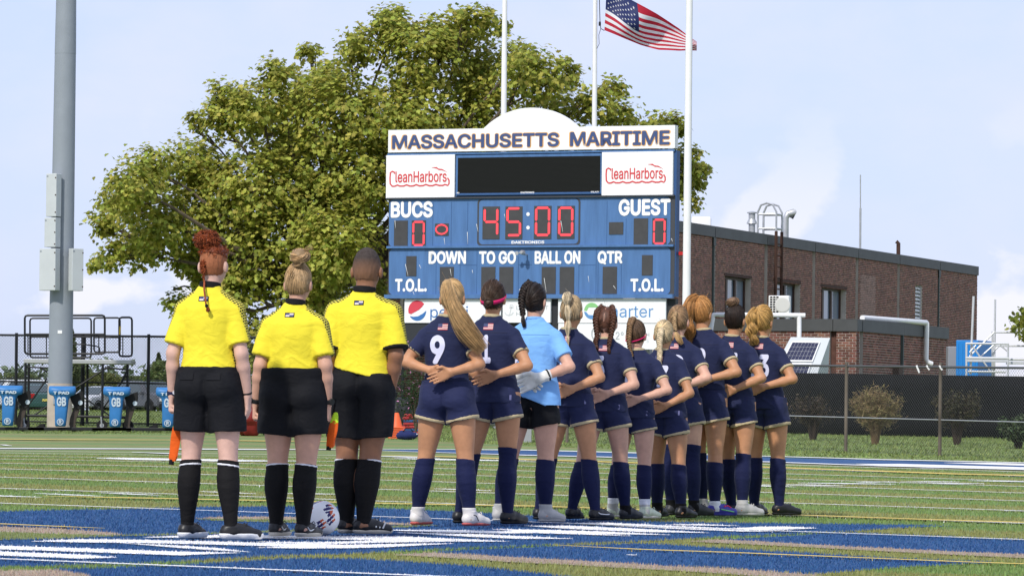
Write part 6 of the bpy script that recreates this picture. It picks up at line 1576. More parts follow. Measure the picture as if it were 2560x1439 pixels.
R3 = person(ref(seed=3, label='man with buzz cut grey hair in a yellow referee shirt, rightmost of the three', feet=((866, 1340), (908, 1342)), crown=624, hip=905, neck=911, head=917, skin='brown', male=True, shoes=(A2(m_shb, m_solec, False, None), A2(m_shb, m_solec, False, None)), toes=(38, 58), legw=1.14, hipw=1.02, wide=1.0, shirtw=1.09, arm=.205, wr=-.070, wl=.0, fist=(True, True), bands=((1, 'watch'),), hem=.560, hemtilt=-.24, waistr=.0, shorts_top=.60, shem=.335, loose=.024, armw=1.20, headw=1.08, cuffmat=m_blkt, slr=1.12, sleeve=.86, stripe=.006, deco=deco3, sockt=(.262, .262), fold=.9))
P1 = person(pl(seed=4, label='person with a long blond ponytail blown to the right, number 9 on a navy shirt', feet=((1042, 1317), (1174, 1322)), crown=701, hip=1119, neck=1117, head=1131, skin='tan', shoes=(A2(m_shw, m_soler, True, m_shw),) * 2, num=('9', -.035, .655, .772, .108), hem=.574, shorts_top=.588, waistr=.016, shem=.425, hipw=1.03, legw=1.03, tab=False, handz=.622, deco={1: [([(-.01, .075), (.02, .068), (.045, .035)], .0035, m_shb)]}))
P2 = person(pl(seed=5, label='person with a low brown bun and pink headband, number 11 on a navy shirt', feet=((1148, 1313), (1269, 1317)), crown=701, hip=1239, neck=1231, head=1233, skin='tan', shoes=(blackboot,) * 2, num=('11', -.052, .655, .772, .145), hem=.495, handz=.608, handx=-.02, sockt=(.285, .315)))
P3 = person(pl(seed=6, shirtw=1.12, hipw=.97, label='goalkeeper with a dark braid in a light blue shirt, black shorts and white gloves', feet=((1247, 1308), (1364, 1312)), crown=709, hip=1334, neck=1338, head=1337, skin='fair', shirt=m_skyk, shorts=m_blk, trim=False, cuffmat=None, collar=m_skyk, shoes=(A2(m_shg, m_shg, True, m_shg),) * 2, hem=.515, hemtilt=-.40, shem=.400, gloves=True, hyaw=.25, patch=None, loose=.002, handz=.600, handx=.01, sleeve=.66, slr=1.08, tab=False, sockt=(.262, .262), num=('0', -.13, .66, .765, .10), legw=1.04))
P4 = person(pl(seed=7, label='person with a platinum bubble ponytail on a navy shirt, right of the goalkeeper', feet=((1347, 1303), (1489, 1308)), crown=741, hip=1427, neck=1422, head=1428, skin='tan', shoes=(blackboot, A2(m_shb, m_soleb, False, None)), num=('1', -.035, .655, .77, .05), handz=.582, handx=-.015, hyaw=.12, deco={1: [([(-.02, .06), (.0, .05), (.06, .045), (.11, .045)], .0035, m_solew)]}))
P5 = person(pl(seed=8, label='person with two dark auburn braids, number 5 on a navy shirt', feet=((1428, 1302), (1564, 1304)), crown=770, hip=1513, neck=1516, head=1516, skin='fair', shoes=(blackboot, A2(m_shd, m_soleb, False, m_blks)), num=('5', -.035, .655, .77, .10), handz=.590, handx=-.02, wide=1.03))
P6 = person(pl(seed=9, label='short person with white ankle tape and thin pink hairband over a brown braid', feet=((1530, 1298), (1612, 1303)), crown=803, hip=1585, neck=1597, head=1590, skin='fair', shoes=(A2(m_shgn, m_shw, True, m_shg),) * 2, num=('6', -.11, .64, .76, .12), handz=.600, handx=-.02, tape=True, patch=None, shem=.435, wide=1.04))
P7 = person(pl(seed=10, label='short person with a long platinum braid down the back, number 7 on a navy shirt', feet=((1642, 1296), (1704, 1302)), crown=803, hip=1664, neck=1653, head=1658, skin='tan', shoes=(A2(m_shb, m_soleb, True, m_blks),) * 2, num=('7', .025, .66, .77, .11), handz=.565, handx=-.02, shem=.415, wide=1.05, legw=1.06))
P8 = person(pl(seed=11, label='person with a light brown braid tied with a black band, behind the platinum braid', feet=((1678, 1293), (1735, 1295)), crown=766, hip=1700, neck=1692, head=1694, skin='fair', shoes=(A2(m_shd, m_soleb, True, m_blks),) * 2, num=('8', .02, .66, .765, .12), handz=.615, sockt=(.34, .34), toes=(30, 55)))
P9 = person(pl(seed=12, label='tall person with long wavy strawberry blond ponytail and blue boot on one foot', feet=((1754, 1290), (1789, 1296)), crown=745, hip=1761, neck=1760, head=1752, skin='tan', shoes=(A2(m_shg, m_shg, True, m_shg), A2(m_shp, m_shp, False, m_whites)), num=('12', -.04, .66, .765, .15), handz=.625, hem=.575, waistr=.014, sockt=(.285, .245), hyaw=.35, shem=.425, toes=(40, 62), tab=False, shorts_top=.59, patch=None, deco={1: [([(.03, .05), (.09, .04), (.15, .03)], .004, m_lime), ([(.06, .07), (.10, .075), (.13, .06)], .007, m_pink)]}))
P10 = person(pl(seed=13, label='person with a dark messy topknot, between the strawberry blond and the curly blond ponytails', feet=((1826, 1290), (1858, 1296)), crown=763, hip=1834, neck=1829, head=1836, skin='tan', shoes=(blackboot, A2(m_shg, m_shg, True, m_shg)), num=('7', .012, .66, .77, .105), elbow=.250, handz=.595, handx=-.03, hyaw=.2, toes=(35, 65), sockt=(.265, .295)))
P11 = person(pl(seed=14, label='person with a curly blond ponytail, number 23 on a navy shirt, rightmost in the line', feet=((1885, 1290), (1948, 1293)), crown=767, hip=1914, neck=1903, head=1906, skin='tan', shoes=(blackboot, A2(m_shb, m_soleb, False, None)), num=('23', .0, .655, .768, .165), handz=.610, handx=-.05, hyaw=.35, toes=(35, 68), elbow=.275, shem=.42))

# ---------------------------------------------------------------- hair
H_gin = hair_mat('hair_ginger', (.26, .058, .016)); H_gind = mat('hair_ginger_shaved', (.30, .105, .045), .75, var=.2, vscale=60); H_bl = hair_mat('hair_dark_blond', (.42, .275, .14)); H_blond = hair_mat('hair_blond', (.47, .30, .135)); H_bru = hair_mat('hair_brown', (.050, .028, .016)); H_dk = hair_mat('hair_dark', (.022, .013, .009))
H_plat = hair_mat('hair_platinum', (.66, .53, .34)); H_platd = hair_mat('hair_platinum_root', (.36, .255, .14)); H_aub = hair_mat('hair_auburn', (.075, .030, .016)); H_lbr = hair_mat('hair_light_brown', (.20, .115, .055)); H_straw = hair_mat('hair_strawberry', (.40, .19, .060)); H_gold = hair_mat('hair_golden', (.46, .27, .085)); H_grey = mat('hair_buzz', (.045, .040, .038), .85, var=.5, vscale=90)
def locks(c, m, tie, n=420, **k):
    P_, W_ = scalp_locks(c['Hc'], c['hr'] * 1.07, tie, c['rg'], n, **k); Hc, s = c['Hc'], c['s']
    ok = ~((P_[:, 1:-1, 1] > Hc[1] + .058 * s) & (P_[:, 1:-1, 2] < Hc[2] + .04 * s)).any(1)
    strands('hair_locks', P_[ok], W_[ok], m, c['P'])
def tail(c, mt, pts, radii, name='ponytail', **k):
    P_, W_ = tail_locks([c['hd'](*p) for p in pts], [r * c['s'] for r in radii], c['rg'], **k); strands(name, P_, W_, mt, c['P'])
def plait(c, m, pts, w0, w1, lobes): braid('braid', [c['hd'](*p) for p in pts], w0 * c['s'], w1 * c['s'], lobes, m, c['P'])
def bun(c, m, p, r, n=150, tilt=(0, -.6, .8), core=True):
    s = c['s']; ctr = np.array(c['hd'](*p)); t = np.array(tilt) / np.linalg.norm(tilt); a = np.cross(t, [1, .1, 0]); a /= np.linalg.norm(a); b = np.cross(t, a)
    if core: g = SDF(ctr - r * 1.5, ctr + r * 1.5, .006); g.ell(ctr, (r * .85, r * .85, r * .75), .01); sdf_obj(g, 'bun', m, c['P'], folds=lambda V: .004 * vnoise(V * 50))
    th = np.linspace(0, 2 * PI * 1.2, 26); rg = c['rg']; P_ = np.empty((n, 26, 3))
    for i in range(n):
        ph = rg.random() * 2 * PI; q = rg.random() * 2 * PI; rr_ = r * .42 * math.sqrt(rg.random()) * 1.1; R0 = r * (.60 + .08 * rg.normal()); tw = q + th * (.8 + .2 * rg.random())
        P_[i] = ctr + (a[None] * np.cos(th + ph)[:, None] + b[None] * np.sin(th + ph)[:, None]) * (R0 + rr_ * np.cos(tw))[:, None] + t[None] * (rr_ * np.sin(tw) * 1.15)[:, None]
    strands('bun_locks', P_, np.full((n, 26), .0026) * np.interp(np.arange(26), [0, 3, 22, 25], [.3, 1, 1, .3])[None], m, c['P'])
def wisps(c, m, n=26, spread=.03):
    rg = c['rg']; az = rg.uniform(-PI, PI, n); el = rg.uniform(-.6, 1.2, n); d = head_dirs(az, el); u = np.linspace(0, 1, 7)[None, :, None]
    d2 = d + rg.normal(0, .22, (n, 3)); P_ = c['Hc'] + d[:, None] * (c['hr'] * 1.08) * (1 - u) + d2[:, None] * (c['hr'] * 1.08 + spread * .5 * rg.random((n, 1))[:, None]) * u
    strands('stray_hair', P_, np.full((n, 7), .0006), m, c['P'])
# three referees
hair_cap(R1, H_gind, .004, -.092, .045)
hair_cap(R1, H_gin, .010, .030, .075, name='top_hair', tilt=.1)
def curly(c, mt, ctr, rad, n, ln, name='curls'):
    rg = c['rg']; d = rg.standard_normal((n, 3)); d /= np.linalg.norm(d, axis=1)[:, None]; u = np.linspace(0, 1, 16)[None, :, None]; ph = rg.random((n, 1, 1)) * 6.28; a = np.cross(d, [0.2, .3, .9]); a /= np.linalg.norm(a, axis=1)[:, None]; b = np.cross(d, a)
    P_ = np.array(ctr) + d[:, None] * rad * (.5 + .62 * u * (.7 + .5 * rg.random((n, 1, 1)))) + (a[:, None] * np.cos(u * 13 + ph) + b[:, None] * np.sin(u * 13 + ph)) * ln
    strands(name, P_, np.full((n, 16), .0018), mt, c['P'])
pc = np.array(R1['hd'](-.026, -.030, .122)); g = SDF(pc - .09, pc + .09, .006); g.ell(pc, (.066, .058, .048), .01); sdf_obj(g, 'topknot', H_gin, R1['P'], folds=lambda V: .008 * vnoise(V * 60)); curly(R1, H_gin, pc, np.array([.074, .066, .056]), 900, .0055)
pc = np.array(R1['hd'](.004, -.005, .055)); curly(R1, H_gin, pc, np.array([.076, .086, .055]), 420, .0045)
pc = np.array(R1['hd'](-.024, -.094, -.030)); curly(R1, H_gin, pc, np.array([.020, .012, .040]), 90, .004)
pc = np.array(R1['hd'](-.024, -.089, -.065)); curly(R1, H_gin, pc, np.array([.014, .010, .028]), 40, .003)
plait(R1, H_gin, [(-.024, -.088, -.085), (-.018, -.088, -.115), (-.004, -.125, -.16), (.012, -.150, -.20), (.022, -.158, -.245)], .0030, .0026, 16)
p = R1['hd'](.026, -.160, -.252); k = MB(); k.lathe([(.0, -.012), (.010, -.006), (.010, .006), (0, .012)], 10, Matrix.Translation(p)); k.build('hair_tie', m_blkt, R1['P'], True); curly(R1, H_gin, np.array(p) + [.008, 0, -.022], np.array([.012, .008, .014]), 40, .002)
hair_cap(R2, H_bl, .011, -.070, .05); locks(R2, H_bl, (.25, -.50, .85), 460); bun(R2, H_bl, (.028, -.060, .152), .056, 220, (.1, -.5, .85)); bun(R2, H_bl, (.022, -.070, .105), .030, 70, (.1, -.5, .85)); wisps(R2, H_bl); tail(R2, H_bl, [(.05, -.06, .18), (.08, -.06, .205), (.11, -.05, .21)], [.01, .014, .02], 'stray_hair', n=22, w=.0011, splay=.8, m=10)
m_bz = mat('buzz_cut', (.035, .031, .030), .9, var=.5, vscale=90)
def _fade():
    t = m_bz.node_tree; b = t.nodes['Principled BSDF']; src = b.inputs['Base Color'].links[0].from_socket; a = t.nodes.new('ShaderNodeAttribute'); a.attribute_name = 'fade'; x = t.nodes.new('ShaderNodeMix'); x.data_type = 'RGBA'
    x.inputs[6].default_value = (.215, .110, .064, 1); t.links.new(a.outputs['Fac'], x.inputs[0]); t.links.new(src, x.inputs[7]); t.links.new(x.outputs[2], b.inputs['Base Color'])
_fade()
hair_cap(R3, m_bz, .0045, -.092, .055, name='buzz_cut', tilt=.25, attrs=lambda V: {'fade': np.clip((V[:, 2] - R3['Hc'][2] + .045) / .105, 0, 1) ** 1.2 * .92})
# the players
hair_cap(P1, H_bl, .009, -.070, .05); locks(P1, H_blond, (-.10, -.62, .78), 420); tail(P1, H_blond, [(-.010, -.080, .085), (-.012, -.125, .085), (.012, -.150, .0), (.060, -.165, -.105), (.125, -.170, -.215), (.195, -.160, -.305), (.262, -.145, -.375)], [.024, .050, .056, .060, .060, .056, .050], n=560, m=26, w=.0026, wave=.005, wl=9, splay=.30, lenvar=.38); wisps(P1, H_blond, 40, .05)
hair_cap(P2, H_bru, .009, -.075, .05); locks(P2, H_bru, (-.02, -.95, -.40), 460); bun(P2, H_bru, (-.008, -.108, -.048), .030, 110, (0, -1, -.1)); wisps(P2, H_bru, 26)
k = MB(); s = P2['s']; rows = []
for j in range(41):
    a = 2 * PI * j / 40; x, y = math.sin(a), math.cos(a); zc = -.052 + .055 * (y * .5 + .5) + .010 * x
    for dz in (-.013, .013): 
        q = 1 / math.sqrt((x / (P2['hr'][0] + .014)) ** 2 + (y / (P2['hr'][1] + .014)) ** 2 ) * math.sqrt(max(.2, 1 - ((zc + dz) / .125) ** 2)); k.v.append((P2['Hc'][0] + x * q, P2['Hc'][1] + y * q, P2['Hc'][2] + (zc + dz) * s))
for j in range(40): k.f.append((2 * j, 2 * j + 2, 2 * j + 3, 2 * j + 1)); k.m.append(0)
o = k.build('headband', cloth('pink_cloth', (.62, .018, .13)), P2['P'], True); md = o.modifiers.new('solid', 'SOLIDIFY'); md.thickness = .004
hair_cap(P3, H_dk, .009, -.085, .05); locks(P3, H_dk, (-.35, -.85, -.30), 420); plait(P3, H_dk, [(-.022, -.02, .112), (-.040, -.085, .070), (-.048, -.110, .010), (-.048, -.112, -.045), (-.042, -.100, -.095), (-.038, -.105, -.120)], .021, .013, 9); tail(P3, H_dk, [(-.038, -.105, -.118), (-.034, -.112, -.15), (-.020, -.115, -.205)], [.009, .016, .012], n=90, m=12)
hair_cap(P4, H_platd, .009, -.075, .05); locks(P4, hair_mat('hair_ash_blond', (.42, .30, .165)), (0, -.62, .80), 420); wisps(P4, H_plat, 40, .05)
tail(P4, H_plat, [(0, -.070, .125), (.002, -.120, .090), (.010, -.128, .030), (.020, -.130, -.030), (.022, -.130, -.090), (.020, -.135, -.150), (.022, -.140, -.200), (.026, -.140, -.275)], [.016, .034, .038, .030, .013, .022, .027, .022, .012, .022, .026, .018, .009, .010, .008, .005], n=330, m=46, w=.0026, lenvar=.12)
for p, r in (((.016, -.129, .002), .015), ((.021, -.131, -.085), .013), ((.022, -.140, -.200), .010)):
    k = MB(); k.lathe([(r * .9, -.004), (r, 0), (r * .9, .004)], 12, Matrix.Translation(P4['hd'](*p))); k.build('hair_tie', H_plat, P4['P'], True)
hair_cap(P5, H_aub, .009, -.075, .05)
for sd in (-1, 1):
    rg = P5['rg']; P_, W_ = scalp_locks(P5['Hc'], P5['hr'] * 1.08, (sd * .75, -.55, -.25), rg, 300); ok = (P_[:, :, 0] - P5['Hc'][0]).__mul__(sd).min(1) > -.002; strands('hair_locks', P_[ok], W_[ok], H_aub, P5['P'])
    plait(P5, H_aub, [(sd * .030, .02, .112), (sd * .062, -.060, .070), (sd * .070, -.085, .0), (sd * .062, -.085, -.07), (sd * .055, -.085, -.12), (sd * .058 - .008, -.115, -.165), ((sd * .050) - .004, -.118, -.205 if sd > 0 else -.185)], .022, .011, 11)
    tail(P5, H_aub, [(sd * .050 - .004, -.118, -.205 if sd > 0 else -.185), (sd * .050 - .002, -.12, -.23), (sd * .052, -.12, -.262 if sd > 0 else -.235)], [.007, .015, .012], n=60, m=10)
k = MB(); k.tube([P5['hd'](.002, .03, .121), P5['hd'](.002, -.05, .100), P5['hd'](.001, -.095, .045), P5['hd'](0, -.103, -.005)], .0022, 5); k.build('parting', SK['fair'], P5['P']); wisps(P5, H_aub, 40, .05)
hair_cap(P6, H_bru, .009, -.075, .05); locks(P6, hair_mat('hair_mid_brown', (.085, .050, .028)), (-.25, -.30, .95), 400); bun(P6, H_lbr, (-.022, -.035, .118), .026, 60); plait(P6, H_lbr, [(-.025, -.060, .120), (-.032, -.115, .070), (-.034, -.128, .0), (-.036, -.130, -.07), (-.026, -.125, -.14), (-.006, -.130, -.20)], .020, .010, 11)
k = MB(); k.tube([(P6['Hc'][0] + math.sin(a) * (P6['hr'][0] + .0125), P6['Hc'][1] + math.cos(a) * (P6['hr'][1] + .0125), P6['Hc'][2] + (-.030 + .030 * math.cos(a) + .016 * math.sin(a))) for a in [2 * PI * i / 32 for i in range(32)]], .0042, 6, closed=True); k.build('headband', cloth('pink_cloth', (.62, .018, .13)), P6['P'], True)
hair_cap(P7, H_platd, .009, -.080, .05); locks(P7, hair_mat('hair_pale_blond', (.56, .43, .25)), (-.03, -.92, .38), 470); plait(P7, H_plat, [(-.005, -.102, .035), (-.006, -.125, .0), (-.012, -.130, -.08), (-.008, -.130, -.16), (-.010, -.140, -.24), (-.006, -.140, -.29)], .021, .013, 13); wisps(P7, H_plat, 40, .05)
hair_cap(P8, H_lbr, .009, -.085, .05); locks(P8, hair_mat('hair_sandy', (.27, .165, .085)), (-.02, -.85, .50), 450); plait(P8, H_bl, [(-.008, -.098, .055), (-.012, -.118, .02), (-.008, -.124, -.04), (.002, -.126, -.092)], .016, .012, 7)
k = MB(); k.lathe([(.010, -.007), (.0125, 0), (.010, .007)], 12, Matrix.Translation(P8['hd'](.003, -.126, -.096))); k.build('hair_tie', m_blkt, P8['P'], True); tail(P8, H_blond, [(.003, -.126, -.098), (.014, -.128, -.13), (.035, -.13, -.165), (.06, -.125, -.20)], [.008, .022, .024, .014], n=130, m=14)
hair_cap(P9, H_straw, .009, -.075, .05); locks(P9, H_straw, (-.30, -.45, .85), 420, rise=.014); tail(P9, H_straw, [(-.022, -.045, .115), (-.040, -.105, .085), (-.050, -.130, .0), (-.046, -.135, -.09), (-.040, -.130, -.18), (-.030, -.125, -.26)], [.028, .044, .048, .052, .050, .030], n=420, m=30, w=.0031, wave=.010, wl=16, splay=.12, lenvar=.35); wisps(P9, H_straw, 60, .06)
hair_cap(P10, H_dk, .009, -.085, .05); locks(P10, H_dk, (-.10, -.20, 1), 440); bun(P10, hair_mat('hair_bun_mixed', (.16, .095, .052)), (-.012, -.030, .130), .050, 220, (-.2, -.4, .9)); wisps(P10, H_bru, 40, .05)
hair_cap(P11, H_gold, .009, -.075, .05); locks(P11, H_gold, (-.30, -.75, .55), 430, rise=.014); tail(P11, H_gold, [(-.025, -.075, .085), (-.040, -.120, .045), (-.036, -.132, -.04), (-.020, -.135, -.12), (.002, -.130, -.21)], [.024, .039, .044, .042, .026], n=360, m=30, w=.0031, wave=.011, wl=20, splay=.15, lenvar=.35); wisps(P11, H_gold, 60, .06)
for c in (P10, P3, P4):
    for sd in (1,):
        k = MB(); k.lathe([(0, -.004), (.005, 0), (0, .004)], 8, Matrix.Translation(c['hd'](sd * .083, -.004, -.055))); k.build('earring', mat('silver', (.8, .8, .8), .2, metal=1.0), c['P'], True)

# ---------------------------------------------------------------- referee flags and the ball
m_fo, m_fy = cloth('flag_orange', (.68, .105, .012)), cloth('flag_lime', (.50, .75, .035))
def ref_flag(c, hand_i, py0, py1, px1, label, dy, seed):
    w = np.array(c['P'].matrix_basis @ Vector(c['W'][hand_i])); Yh = w[1] + dy
    o = empty('linesman_flag', w, 0, label, 'flag', 'furled linesman flags')
    a = Vector(W(px1 + 12, py0, Yh)) - Vector(w); b = Vector(W(px1 - 2, py1, Yh)) - Vector(w); top = Vector((0, 0, -.05)) + (a - b) * .05
    k = MB(); k.tube([a + (a - b) * .35, b], .009, 8); k.build('handle', m_blkt, o); e = b + (b - a).normalized() * .001
    k = MB(); k.tube([b + (a - b) * .10, b], .0155, 10); k.build('tip', m_blkt, o)
    for nm, t0, t1, m_ in (('lime_cloth', 0, .30, m_fy), ('orange_cloth', .22, .93, m_fo)):
        n = 14; k = MB(); rng_ = np.random.default_rng(seed)
        for i in range(n + 1):
            t = t0 + (t1 - t0) * i / n; p = a.lerp(b, t); rw = (.012 + .017 * math.sin(min(1, t * 1.35) * PI * .72)) * (.62 if i in (0, n) else 1); rd = .016
            for j in range(12): an = 2 * PI * j / 12; f = 1 + .16 * math.sin(an * 3 + t * 4 + seed) ; k.v.append((p.x + rw * f * math.cos(an) + .010, p.y + rd * f * math.sin(an), p.z))
        for i in range(n):
            for j in range(12): k.f.append((i * 12 + j, i * 12 + (j + 1) % 12, (i + 1) * 12 + (j + 1) % 12, (i + 1) * 12 + j)); k.m.append(0)
        k.f.append(tuple(range(12))); k.m.append(0); k.f.append(tuple(n * 12 + j for j in range(11, -1, -1))); k.m.append(0); k.build(nm, m_, o, True)
ref_flag(R1, 0, 1030, 1161, 430, 'furled orange and lime flag hanging from the hand of the red-haired referee', .0, 1)
ref_flag(R2, 1, 1030, 1125, 823, 'furled orange and lime flag held between the blond referee and the buzz cut referee', .06, 2)
bp_ = on_ground(805, 1343); br = .108
ball = empty('soccer_ball', bp_ + Vector((0, 0, br + .014)), 0, 'white soccer ball with navy and red markings on the turf beside the blond referee', 'ball')
bm = bmesh.new(); bmesh.ops.create_icosphere(bm, subdivisions=5, radius=br)
ico = bmesh.new(); bmesh.ops.create_icosphere(ico, subdivisions=1, radius=1.0); dirs = [v.co.normalized() for v in ico.verts]; ico.free()
Rb = Matrix.Rotation(.5, 4, 'X') @ Matrix.Rotation(.35, 4, 'Y') @ Matrix.Rotation(.9, 4, 'Z'); dirs = [(Rb @ d) for d in dirs]
for v in bm.verts:
    n = v.co.normalized(); ds = sorted((-n.dot(d) for d in dirs)); e = (ds[1] - ds[0]); v.co = n * (br - .0016 * math.exp(-(e / .022) ** 2))
mot = [Vector(d).normalized() for d in ((.42, -.72, .58), (.55, -.84, .02), (-.05, -.92, -.42), (-.75, -.55, .35), (.2, .6, .75), (.8, .5, -.3), (-.5, .7, -.4), (-.2, -.1, 1), (.1, .1, -1))]
for f in bm.faces:
    n = f.calc_center_median().normalized(); f.smooth = True; mi = 0
    d = max(mot, key=lambda q: n.dot(q)); t = Vector((.80, -.1, .42)); t = (t - d * t.dot(d)).normalized(); b_ = d.cross(t); x, y = n.dot(t), n.dot(b_)
    if n.dot(d) > .5:
        for q_, (l0, l1) in zip((-.21, 0, .21), ((-.30, .20), (-.34, .36), (-.12, .32))):
            if abs(y - q_ - x * .12) < .078 * (1 - max(0, (x - l1 + .16)) * 2.2) and l0 < x < l1: mi = 2 if x > l1 - .20 else 1
    f.material_index = mi
me = bpy.data.meshes.new('shell'); bm.to_mesh(me); bm.free()
for m_ in (mat('ball_white', (.78, .79, .80), .35, spec=.45), mat('ball_navy', (.022, .020, .105), .35), mat('ball_red', (.55, .10, .035), .35)): me.materials.append(m_)
link('shell', me, ball)
# ================================================================== SIDELINE EQUIPMENT, LEFT
m_tblue = mat('vinyl_blue', (.030, .170, .420), .45, var=.12, vscale=4, bump=.15, bscale=8, spec=.4); m_rubber = mat('rubber_black', (.014, .014, .014), .8)
m_brown = mat('spring_steel', (.055, .042, .034), .6, var=.3, vscale=8); m_vtext = mat('vinyl_lettering', (.48, .56, .62), .6)
SY = 110.0; ss = SY / F
o0 = W(150, 1073, SY); sled = empty('blocking_sled', (o0.x, o0.y, GZ(o0.x, o0.y)), 0, 'long football blocking sled with a row of blue T PAD cushions on curved springs', 'sled')
def slp(o):
    if o.parent is sled: o.matrix_parent_inverse = sled.matrix_basis.inverted()
    return o
def sw(px, py, dy=0.0): return W(px, py, SY + dy)
for (xa, ya, xb, yb) in ((-120, 1072, 112, 1074), (70, 1075, 330, 1077.5), (230, 1076.5, 580, 1082)):
    k = MB(); a, b = sw(xa, ya), sw(xb, yb); a.z, b.z = GZ(a.x, a.y), GZ(b.x, b.y); d = (b - a).normalized(); M2 = Matrix.Translation(a) @ d.to_track_quat('X', 'Z').to_matrix().to_4x4()
    k.bevbox((0, -.09, -.0), ((b - a).length, .09, .085), .012, M2); slp(k.build('skid', m_black, sled))
for px in (98, 380, -60):
    a = sw(px, 1072); a.z = GZ(a.x, a.y); k = MB(); k.add([a + Vector(p) for p in ((-.22, -.05, .0), (.12, -.05, .0), (.12, -.05, .17), (.05, -.05, .17), (-.22, .35, .0), (.12, .35, 0), (.12, .35, .17), (.05, .35, .17))], [(0, 1, 2, 3), (7, 6, 5, 4), (0, 3, 7, 4), (1, 5, 6, 2), (3, 2, 6, 7), (0, 4, 5, 1)]); slp(k.build('wedge', m_rubber, sled))
for px0 in (24, 156, 292.5, 424):
    dyp = (px0 - 150) * .012
    c = sw(px0 + (0 if px0 > 100 else 0), 985 + dyp, -.25)
    tw, th_, sw_, sh_ = 67 * ss, 24 * ss, 33 * ss, 100 * ss
    zt_ = sw(px0, 964.5 + dyp, -.25).z
    k = MB()
    # a padded T with rolled top
    n = 14
    def ring(z, hw, dp, off=0): return [(c.x + hw * (1 if abs(math.cos(a)) > .999 else 1) * math.copysign(abs(math.cos(a)) ** .45, math.cos(a)) + off, c.y + dp * math.copysign(abs(math.sin(a)) ** .6, math.sin(a)), z) for a in [2 * PI * i / 20 for i in range(20)]]
    prof = [(0.0, tw / 2 * .95, .05), (-.03, tw / 2, .12), (-.10, tw / 2 * 1.02, .165), (-.17, tw / 2, .15), (-.215, tw / 2 * .93, .12), (-.25, sw_ / 2 * 1.30, .11), (-.34, sw_ / 2 * 1.06, .11), (-.62, sw_ / 2 * .96, .12), (-.88, sw_ / 2 * .86, .11), (-.98, sw_ / 2 * .82, .09), (-1.01, sw_ / 2 * .70, .05)]
    for dz, hw, dp in prof: k.v.extend(ring(zt_ + dz, hw, dp, .02 * dz * 2))
    for i in range(len(prof) - 1):
        for j in range(20): k.f.append((i * 20 + j, (i + 1) * 20 + j, (i + 1) * 20 + (j + 1) % 20, i * 20 + (j + 1) % 20)); k.m.append(0)
    k.f.append(tuple(range(20))); k.m.append(0); k.f.append(tuple((len(prof) - 1) * 20 + j for j in range(19, -1, -1))); k.m.append(0)
    pad = slp(k.build('pad', m_tblue, sled, True))
    Mt = Matrix(((1, 0, 0, c.x), (0, 0, -1, c.y - .172), (0, 1, 0, zt_), (0, 0, 0, 1)))
    fit_text('T PAD', -.21, -.205, .19, -.130, Mt, m_vtext, pad, bold=.05); Mt2 = Matrix(((1, 0, 0, c.x - .01), (0, 0, -1, c.y - .128), (0, 1, 0, zt_), (0, 0, 0, 1)))
    fit_text('GB', -.115, -.50, .115, -.27, Mt2, m_vtext, pad, bold=.035)
    k = MB(); cx_, cz_ = -.025, -.89; ribbon(k, [(cx_ + .075 * math.cos(t), cz_ + .075 * math.sin(t)) for t in [2 * PI * i / 18 for i in range(18)]], .018, Mt2, True, .004); k.build('emblem', m_vtext, pad); fit_text('R', cx_ - .035, cz_ - .05, cx_ + .035, cz_ + .05, Mt2, m_vtext, pad, bold=.05)
    # holder and curved spring
    x0 = px0 + 19
    k = MB(); q = [(x0, 990), (x0 + 32, 977), (x0 + 33, 994), (x0 + 24, 1022), (x0 + 14, 1020), (x0 + 4, 1003)]; q = [sw(x, y + dyp, .02) for x, y in q]
    k.add([v + Vector((0, -.10, 0)) for v in q] + [v + Vector((0, .12, 0)) for v in q], [tuple(range(5, -1, -1)), tuple(range(6, 12))] + [(i, (i + 1) % 6, 6 + (i + 1) % 6, 6 + i) for i in range(6)]); slp(k.build('holder', m_rubber, sled))
    k = MB(); q = sw(x0 + 26, 1006 + dyp, -.09); k.lathe([(.058, 0), (.058, .012)], 14, Matrix.Translation(q) @ Matrix.Rotation(PI / 2, 4, 'X')); slp(k.build('badge', m_vtext, sled))
    k = MB(); pts = [(x0 + 18, 1016), (x0 + 14, 1030), (x0 + 8, 1046), (x0 + 6, 1060), (x0 + 9, 1072), (x0 + 16, 1077)]; pts = [sw(x, y + dyp, .03) for x, y in pts]; wd = 15 * ss / 2
    for i, p in enumerate(pts):
        a = pts[max(i - 1, 0)]; b = pts[min(i + 1, 5)]; t = (b - a).normalized(); nn = Vector((-t.z, 0, t.x)) * wd * (1 if i < 4 else .8); k.v.extend([tuple(p + nn + Vector((0, -.07, 0))), tuple(p - nn + Vector((0, -.07, 0))), tuple(p - nn + Vector((0, .07, 0))), tuple(p + nn + Vector((0, .07, 0)))])
    for i in range(5):
        for j in range(4): k.f.append((i * 4 + j, i * 4 + (j + 1) % 4, (i + 1) * 4 + (j + 1) % 4, (i + 1) * 4 + j)); k.m.append(0)
    slp(k.build('spring', m_brown, sled))
for px, py in ((61, 1060), (255, 1062), (320, 1068)):
    q = sw(px, py, .15); q.z = GZ(q.x, q.y) + .13; k = MB(); Mw = Matrix.Translation(q) @ Matrix.Rotation(PI / 2, 4, 'X'); k.lathe([(.06, -.04), (.13, -.045), (.14, -.02), (.14, .02), (.13, .045), (.06, .04)], 18, Mw); wo2 = slp(k.build('wheel', m_rubber, sled, True)); k = MB(); k.lathe([(.055, -.048), (.06, 0), (.055, .048)], 12, Mw); k.build('hub', m_galv, wo2); k = MB(); k.tube([q + Vector((0, -.07, 0)), q + Vector((-.02, -.06, .22))], .02, 6); slp(k.build('caster_fork', m_galv, sled))
